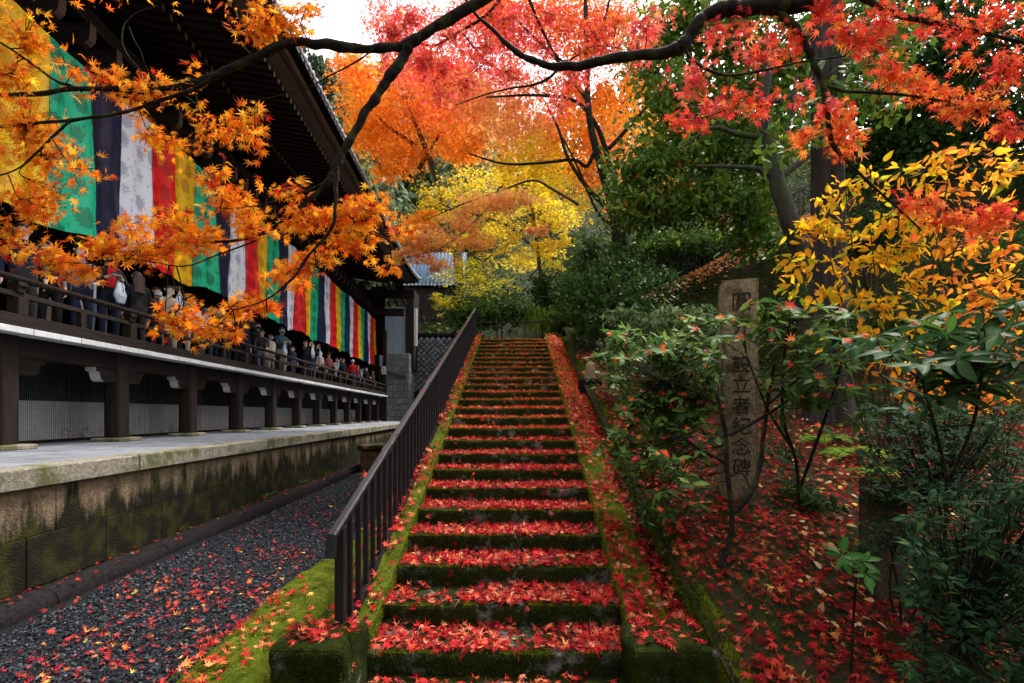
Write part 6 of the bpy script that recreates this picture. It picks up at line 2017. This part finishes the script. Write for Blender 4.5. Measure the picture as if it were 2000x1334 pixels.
z = garden(x, y) + np.array([.035 * (nz(a_ * 1.7, b_ * 1.7, 3.1) + .5 * nz(a_ * 1.7 * 2.7, b_ * 1.7 * 2.7, 9.2)) for a_, b_ in zip(x, y)])
mossify(np.c_[x, y, z], np.tile([0, -.3, 1.0], (len(x), 1)), .024, MP_D + MP_L)
pts = np.concatenate(mp); nr = unit(np.concatenate(mn) + rng.normal(size=(len(pts), 3)) * .45)
ln = np.concatenate(ml); col = np.concatenate(mc)
sd = unit(np.cross(nr, rand_unit(len(pts))))
V = np.stack([pts - sd * (ln * .16)[:, None], pts + sd * (ln * .16)[:, None], pts + nr * ln[:, None]], 1).reshape(-1, 3)
F = np.arange(len(V)).reshape(-1, 3)
C = np.repeat(col, 3, 0)
tag(link('moss', np_mesh('moss', V, F, C), mats=M['moss_blade']), 'short green moss growing over the steps, side slabs, kerb and garden', 'moss', kind='stuff')

# gravel of the lane
n = 60000
y = 1.3 + 17 * rng.random(n) ** 2.0
x = rng.uniform(-3.80, -1.9, n) - .050 * np.clip(y - 3, 0, 20)
s = .0085 * rng.uniform(.6, 1.5, n) * (1 + .05 * y)
O = np.array([(1, 0, 0), (0, 1, 0), (-1, 0, 0), (0, -1, 0), (0, 0, .7), (0, 0, -.7)], float)
OF = np.array([(0, 1, 4), (1, 2, 4), (2, 3, 4), (3, 0, 4)])
col = pick([(4, (.012, .014, .017)), (3, (.026, .029, .035)), (1, (.075, .08, .09)), (1, (.006, .007, .008))], n, .3)
sc3 = rng.uniform(.6, 1.4, (n, 3))
fr = frames(np.tile(UPN, (n, 1)) + rng.normal(size=(n, 3)) * .4, rand_unit(n))
W = np.einsum('nij,nkj->nki', fr, O[None] * sc3[:, None, :] * s[:, None, None]) + np.c_[x, y, .06 + .012 * rng.random(n)][:, None, :]
V = W.reshape(-1, 3); F = (OF[None] + (np.arange(n) * 6)[:, None, None]).reshape(-1, 3)
tag(link('gravel', np_mesh('gravel', V, F, np.repeat(col, 6, 0)), mats=M['pebble']), 'dark blue grey gravel covering the lane below the platform', 'gravel', kind='stuff')

# weeds at the foot of the platform wall
for k, d in enumerate((9.2, 11.0, 12.6, 6.6)):
    g = H2W(3.985, d, .22)
    t = thing('weed', ('tuft of green weeds at the foot of the platform wall', 'small weed in the drip kerb joint', 'leafy weed near the stone block', 'single pale weed on the dark wall foot')[k], 'plant', tuple(g))
    m = 30 if k < 3 else 9
    pp = np.array([g + np.array([rnd.uniform(-.02, .08), rnd.uniform(-.3, .3) if k < 3 else rnd.uniform(-.03, .03), 0]) for _ in range(m)])
    tag(blades(t, g, pp, np.c_[rng.uniform(.1, .6, m), rng.normal(size=m) * .4, .8 + 0 * pp[:, 0]], rng.uniform(.08, .2, m), .006, [(2, (.08, .15, .02)), (1, (.16, .22, .03))], 'leaf_matt', 'blade', .5), kind='stuff')
# ------------------------------------------------------------------ visitors on the veranda
def cloth(c, r=0.85):
    return surf('cloth', tuple(q * .7 for q in c), c, 5, r, 0.15, 30, (1, 1, 1), 0.15)


SKIN = surf('skin', (0.46, 0.28, 0.20), (0.56, 0.36, 0.26), 6, 0.55, 0.0)
M['hair'] = surf('hair', (0.006, 0.005, 0.004), (0.02, 0.013, 0.010), 20, 0.5, 0.2, 60)
M['hair_brown'] = surf('brown_hair', (0.03, 0.015, 0.010), (0.06, 0.03, 0.02), 20, 0.5, 0.2, 60)
M['hair_white'] = surf('white_hair', (0.45, 0.43, 0.42), (0.6, 0.58, 0.56), 20, 0.6, 0.2, 60)
M['black_plastic'] = surf('black_plastic', (0.008, 0.008, 0.009), (0.015, 0.015, 0.016), 5, 0.3, 0.0)
M['eye'] = surf('eye', (0.01, 0.008, 0.007), (0.015, 0.012, 0.01), 5, 0.2, 0.0)
M['mask_white'] = cloth((0.7, 0.7, 0.7)); M['mask_teal'] = cloth((0.03, 0.16, 0.22)); M['mask_pink'] = cloth((0.62, 0.42, 0.40)); M['mask_black'] = cloth((0.015, 0.015, 0.017)); M['mask_blue'] = cloth((0.12, 0.35, 0.55))
M['bag'] = surf('thin_plastic_bag', (0.28, 0.36, 0.47), (0.46, 0.52, 0.60), 9, 0.35, 0.6, 18, (1, 1, 1), 0.4)
pending = []


def person(label, px, L, h, face, pose, top, legs, hair='hair', hairlong=0, mask=None, hat=None, bend=0.0, bulk=1.0):
    d = hall_d(px, L)
    base = H2W(L, d, ZF)
    t = thing('person', label, 'person', tuple(base), HA + rad(face))
    s = h / 1.70
    J, Rr, E, G = [], [], [], []

    def add(p, r, par, g):
        x, y, z = p
        if z > .92 and bend: x, z = x + (z - .92) * math.sin(bend), .92 + (z - .92) * math.cos(bend)
        J.append((x * s, y * s, z * s)); Rr.append((r[0] * s, r[1] * s) if isinstance(r, tuple) else (r * s, r * s)); G.append(g)
        if par is not None: E.append((par, len(J) - 1))
        return len(J) - 1
    b = bulk
    pel = add((0, 0, .93), (.125 * b, .165 * b), None, 1)
    sp = add((0, 0, 1.12), (.115 * b, .15 * b), pel, 0)
    ch = add((.01, 0, 1.30), (.125 * b, .175 * b), sp, 0)
    nk0 = add((0, 0, 1.425), .075, ch, 0)
    nk = add((.005, 0, 1.475), .055, nk0, 2)
    h1_ = add((.02, 0, 1.54), (.075, .066), nk, 2)
    h2_ = add((.018, 0, 1.61), (.092, .076), h1_, 2)
    add((.008, 0, 1.665), (.062, .055), h2_, 2)
    hands = []
    for sy in (1, -1):
        sh_ = add((0, .165 * sy * b, 1.37), .062 * b, ch, 0)
        if pose == 'photo': el, wr, fd = (.20, .25 * sy, 1.24), (.28, .075 * sy, 1.50), (.05, -.25 * sy, .9)
        elif pose == 'phone': el, wr, fd = (.06, .25 * sy, 1.12), (.25, .10 * sy, 1.20), (.6, -.5 * sy, .3)
        elif pose == 'rail': el, wr, fd = ((.22, .24 * sy, 1.14), (.42, .20 * sy, .98), (.8, -.1 * sy, -.4))
        elif pose == 'hold': el, wr, fd = ((.05, .25 * sy, 1.10), (.24, .12 * sy, 1.05), (.8, -.4 * sy, -.2)) if sy > 0 else ((-.02, -.24, 1.10), (.10, -.25, .88), (.2, 0, -1))
        else: el, wr, fd = (-.02, .23 * sy, 1.10), (.06, .24 * sy, .86), (.15, 0, -1)
        e_ = add(el, .050 * b, sh_, 0)
        w0 = add(tuple(.78 * w + .22 * e for w, e in zip(wr, el)), .040 * b, e_, 0)
        w_ = add(wr, .028, w0, 2)
        f = np.array(fd, float); f /= np.linalg.norm(f)
        side = np.cross(f, [0, 0, 1.0]) if abs(f[2]) < .9 else np.array([1.0, 0, 0])
        side /= np.linalg.norm(side)
        palm = np.array(wr) + f * .065
        p_ = add(tuple(palm), (.030, .022), w_, 2)
        inn = np.cross(side, f)
        for q, ln in zip((-1.5, -.5, .5, 1.5), (.062, .075, .070, .055)):
            k1 = palm + f * .03 + side * q * .019
            a1 = add(tuple(k1), .0105, p_, 2)
            a2 = add(tuple(k1 + f * ln * .5 - inn * .008), .0095, a1, 2)
            add(tuple(k1 + f * ln * .85 - inn * .030), .0075, a2, 2)
        th = palm - f * .02 - side * .03
        a1 = add(tuple(th), .012, p_, 2)
        add(tuple(th + f * .045 - side * .02 - inn * .015), .009, a1, 2)
        hands.append(palm)
        hp_ = add((0, .095 * sy, .86), (.098 * b, .092 * b), pel, 1)
        kn = add((.025, .10 * sy, .49), .062, hp_, 1)
        an = add((-.01, .10 * sy, .10), .045, kn, 1)
        add((.12, .115 * sy, .035), (.045, .035), an, 3)
    me = bpy.data.meshes.new('body')
    me.from_pydata(J, E, [])
    o = link('body', me, t)
    md = o.modifiers.new('skin', 'SKIN')
    sv = me.skin_vertices[0].data
    for i, r in enumerate(Rr): sv[i].radius = r
    sv[0].use_root = True
    o.modifiers.new('sub', 'SUBSURF').levels = 1
    o.modifiers['sub'].render_levels = 1
    o.modifiers['sub'].levels = 1
    pending.append((o, np.array(J), E, G, (top, legs)))
    # head details as clothing / hair children
    def hp(x, y, z):
        if bend: x, z = x + (z - .92) * math.sin(bend), .92 + (z - .92) * math.cos(bend)
        return (x * s, y * s, z * s)
    mb = MB()
    R_ = .106
    n_, m_ = 14, 8
    low = -.75 if hairlong else -.15
    def hf(u, v):
        a = u * 2 * math.pi
        fr_ = math.cos(a) * .5 + .5
        lat0 = low + (0.55 - low) * fr_ ** 1.5
        la = lat0 + (math.pi / 2 - lat0) * v
        r = R_ * (1 + .05 * nz(a * 3, la * 4, px))
        x, y, z = r * math.cos(la) * math.cos(a) * 1.04 + .006, r * math.cos(la) * math.sin(a) * .93, 1.60 + r * math.sin(la) * 1.04
        return hp(x, y, z)
    mb.grid(hf, np.linspace(0, 1, n_ + 1), np.linspace(0, 1, m_ + 1))
    if hairlong:
        mb.grid(lambda u, v: hp(-.085 - .03 * math.sin(u * 3.14) - .02 * v, (u - .5) * .20, 1.60 - hairlong * v), np.linspace(0, 1, 8), np.linspace(0, 1, 6))
    mb.build('hair', M[hair], t, True)
    for sy in (1, -1):
        MB().lathe([(.0, -.007), (.010, 0), (.0, .007)], 8, hp(.098, .032 * sy, 1.612)).build('eye', M['eye'], t)
        MB().lathe([(.0, -.03), (.016, -.01), (.018, .015), (.0, .03)], 6, hp(.0, .088 * sy, 1.60)).build('ear', SKIN, t, True)
    mb = MB(); mb.add([hp(.100, 0, 1.605), hp(.122, 0, 1.572), hp(.098, .014, 1.572), hp(.098, -.014, 1.572)], [(0, 2, 1), (0, 1, 3), (1, 2, 3)])
    mb.build('nose', SKIN, t)
    if mask:
        mb = MB()
        mb.grid(lambda u, v: hp(.022 + .098 * math.cos((u - .5) * 2.4) * (1 + .10 * math.exp(-((u - .5) / .2) ** 2)) * (1 - .12 * abs(v - .4)), .088 * math.sin((u - .5) * 2.4), 1.585 - .085 * v), np.linspace(0, 1, 10), np.linspace(0, 1, 5))
        mb.build('mask', M[mask], t, True)
    if hat:
        mb = MB(); mb.lathe([(.145, 1.64), (.118, 1.645), (.114, 1.70), (.09, 1.73), (.0, 1.735)], 14)
        mb.v = [hp(x, y, z) for (x, y, z) in mb.v]
        mb.build('hat', hat, t, True)
    return t, s, hands, base, d, L


def in_hand(t, hnd, s, bend=0):
    mw = Matrix.Translation(t.location) @ Matrix.Rotation(t.rotation_euler.z, 4, 'Z')
    return mw @ (Vector(hnd) * s)


def bag(label, at, w=.26, h=.36, tilt=0.0):
    t = thing('plastic_bag', label, 'bag', tuple(at - Vector((0, 0, h + .05))), HA + tilt, 'plastic bags carried by the visitors')
    mb = MB()
    def bf(u, v):
        a = u * 2 * math.pi
        wd = (.55 + .45 * min(1, (1 - v) * 1.8)) * (1 - .35 * max(0, .25 - v) / .25 * 1.2)
        return (.06 * math.cos(a) * wd + .02 * nz(a, v * 5, w * 9), w / 2 * math.sin(a) * wd * (1 + .12 * nz(a * 2, v * 4, h * 5)), h * v)
    mb.grid(bf, np.linspace(0, 1, 17), np.linspace(0, 1, 8))
    mb.build('sack', M['bag'], t, True)
    for sy in (1, -1):
        MB().tube(smooth_path([(0, sy * w * .25, h - .01), (0, sy * w * .16, h + .03), (0, 0, h + .055)], 3), .010, 5).build('handle', M['bag'], t)
    return t


def phone(label, at, rz, horiz=True):
    t = thing('phone', label, 'phone', tuple(at), rz, None)
    MB().box(-.006, .006, -.075 if horiz else -.037, .075 if horiz else .037, -.037 if horiz else -.075, .037 if horiz else .075, c=.004).build('case', M['black_plastic'], t)
    MB().lathe([(.010, 0), (.009, .003), (.0, .003)], 8).build('lens', M['eye'], t).matrix_local = Matrix.Translation((.0062, .05, .02)) @ Matrix.Rotation(rad(90), 4, 'Y')
    return t


blk, nvy, cha, bei, gry = cloth((.012, .012, .014)), cloth((.012, .018, .04)), cloth((.03, .03, .032)), cloth((.62, .50, .38)), cloth((.16, .19, .24))
redc, jean, cream, khaki, teal, brn = cloth((.50, .012, .02)), cloth((.05, .08, .14)), cloth((.70, .62, .52)), cloth((.40, .34, .25)), cloth((.02, .06, .08)), cloth((.10, .05, .035))
whitec, plum = cloth((.65, .66, .70)), cloth((.22, .06, .08))
ppl = []
person('person in a navy coat behind the rail at the left end of the veranda', 45, 6.65, 1.62, -40, 'stand', nvy, cha)
person('person in dark clothing bending over at the left end of the veranda', 98, 6.9, 1.60, -60, 'hold', cha, blk, bend=.35)
person('person in a grey blue jacket with dark shoulder bag under the orange leaves', 158, 6.7, 1.68, -30, 'hold', gry, nvy, mask='mask_white')
t, s, hd, *_ = person('person in an open black jacket over a red shirt looking at a phone', 212, 6.55, 1.70, -35, 'phone', blk, nvy, mask='mask_black')
MB().grid(lambda u, v: (.135 * 1.0 + .01 * math.cos(u * 20), u, v), np.linspace(-.06, .06, 6), np.linspace(1.06, 1.40, 6)).build('shirt', redc, t, True)
phone('phone held by the person in the red shirt', in_hand(t, (hd[0] + hd[1]) / 2 + np.array([.03, 0, .03]), s), t.rotation_euler.z)
bag('plastic bag on the wrist of the person in the red shirt', in_hand(t, hd[0] + np.array([-.05, .02, -.03]), s))
t, s, hd, *_ = person('person seen from behind with long brown hair and black quilted jacket', 268, 6.62, 1.58, 150, 'stand', blk, cha, hair='hair_brown', hairlong=.34, bulk=1.08)
person('person in a white mask standing back between two others', 306, 7.1, 1.62, -25, 'stand', brn, cha, hair='hair_brown', mask='mask_white')
t, s, hd, *_ = person('person in a beige coat raising a phone to take a picture', 330, 6.7, 1.60, -30, 'photo', bei, khaki, mask='mask_white')
phone('phone raised by the person in the beige coat', in_hand(t, (hd[0] + hd[1]) / 2 + np.array([.03, 0, .04]), s), t.rotation_euler.z)
bag('large plastic bag hanging from the arm of the person in beige', in_hand(t, hd[0] + np.array([.02, .0, -.08]), s), .34, .42)
person('person in a cream coat with short dark hair and pale mask', 374, 6.75, 1.57, -35, 'stand', cream, khaki, mask='mask_pink')
person('person in a white mask half hidden by the low orange spray', 428, 6.7, 1.57, -30, 'rail', cha, blk, mask='mask_white')
person('person in a white cap and blue mask behind the orange spray', 476, 6.8, 1.70, -40, 'photo', cha, nvy, mask='mask_blue', hat=whitec)
person('person in black with a dark mask beside the white tote', 503, 6.95, 1.66, -40, 'stand', blk, blk, mask='mask_black')
person('young person with long dark hair leaning an arm on the rail', 512, 6.45, 1.30, -70, 'rail', cha, gry, hairlong=.26, bend=.25)
t, s, hd, *_ = person('person in a dark coat and teal mask holding a phone at the chest', 550, 6.75, 1.74, -25, 'phone', teal, khaki, mask='mask_teal', hair='hair_brown', bulk=1.1)
phone('phone held at the chest by the person in the teal mask', in_hand(t, (hd[0] + hd[1]) / 2 + np.array([.03, 0, .03]), s), t.rotation_euler.z)
bag('plastic bag on the arm of the person in the teal mask', in_hand(t, hd[1] + np.array([-.06, -.03, -.04]), s), .28, .40)
person('child in a dark jacket and pink scarf beside the tall visitor', 571, 6.45, 1.13, -40, 'stand', nvy, jean, mask='mask_pink')
t, s, hd, *_ = person('person in black taking a picture with both hands raised', 596, 6.75, 1.63, -20, 'photo', blk, nvy, hair='hair_brown')
bag('round plastic bag hanging below raised hands', in_hand(t, hd[0] + np.array([.02, 0, -.08]), s), .32, .40)
t, s, hd, *_ = person('person in navy raising a camera beside the one in black', 610, 6.65, 1.60, -15, 'photo', nvy, jean)
bag('crumpled plastic bag on the raised arm in navy', in_hand(t, hd[0] + np.array([.0, .06, -.12]), s), .24, .40)
phone('camera phone raised by the person in navy', in_hand(t, (hd[0] + hd[1]) / 2 + np.array([.03, 0, .04]), s), t.rotation_euler.z)
t, s, hd, *_ = person('person in a dark hat with plum patterned coat', 642, 6.75, 1.52, -25, 'hold', plum, cha, hat=blk)
bag('slanting plastic bag held by the person in the dark hat', in_hand(t, hd[0] + np.array([.05, 0, 0]), s), .26, .44, .4)
person('person in navy with a pale scarf near the far end of the veranda', 670, 6.8, 1.55, -30, 'stand', nvy, blk)
person('white haired person in a red jacket seen from behind', 689, 6.75, 1.66, 120, 'stand', redc, jean, hair='hair_white')
person('person in a grey hooded jacket past the red one', 699, 6.6, 1.42, 60, 'stand', gry, cha)
person('person in black with white lettered sleeve near the end post', 715, 6.7, 1.50, -35, 'hold', blk, blk, mask='mask_white')
person('person in dark brown at the very end of the veranda', 728, 6.8, 1.50, -20, 'stand', brn, blk)
person('person in a tan coat behind the navy coat at the left end', 74, 7.3, 1.66, -45, 'stand', bei, khaki, hair='hair_brown', mask='mask_white')
person('person in a pale grey jacket standing behind the shoulder bag wearer', 188, 7.4, 1.70, -30, 'stand', whitec, gry, mask='mask_white')
person('person in a light jacket behind the low orange spray', 402, 7.2, 1.66, -30, 'photo', whitec, jean, mask='mask_blue')
person('person in a plum coat behind the low orange spray', 452, 7.2, 1.64, -30, 'stand', plum, cha, hairlong=.2, mask='mask_white')
person('person in a cream jacket behind the leaning young person', 528, 7.3, 1.62, -30, 'stand', cream, khaki, mask='mask_white')
person('person in a tan coat between the raised phones and the dark hat', 625, 7.2, 1.66, -25, 'stand', bei, cha, mask='mask_white')
person('person in a light grey coat between the dark hat and the red jacket', 657, 7.2, 1.62, -25, 'photo', whitec, nvy, mask='mask_white')
person('person in a pale coat beyond the grey hooded jacket', 707, 7.2, 1.60, -25, 'stand', cream, cha, mask='mask_white')
bpy.context.view_layer.update()
dg = bpy.context.evaluated_depsgraph_get()
new = [bpy.data.meshes.new_from_object(o.evaluated_get(dg)) for (o, *_r) in pending]
for (o, J, E, G, (top, legs)), me in zip(pending, new):
    o.modifiers.clear()
    o.data = me
    me.materials.clear()
    for m_ in (top, legs, SKIN, M['black_plastic']): me.materials.append(m_)
    c = np.array([p.center[:] for p in me.polygons])
    Ea = np.array(E)
    a, b = J[Ea[:, 0]], J[Ea[:, 1]]
    ab = b - a
    tt_ = np.clip(((c[:, None] - a[None]) * ab[None]).sum(2) / ((ab ** 2).sum(1)[None] + 1e-9), 0, 1)
    dd_ = ((c[:, None] - (a[None] + tt_[..., None] * ab[None])) ** 2).sum(2)
    k = dd_.argmin(1)
    g_ = np.array(G)[np.where(tt_[np.arange(len(c)), k] > .5, Ea[k, 1], Ea[k, 0])]
    me.polygons.foreach_set('material_index', g_.astype(np.int32))
    me.polygons.foreach_set('use_smooth', np.ones(len(g_), bool))
    me.update()
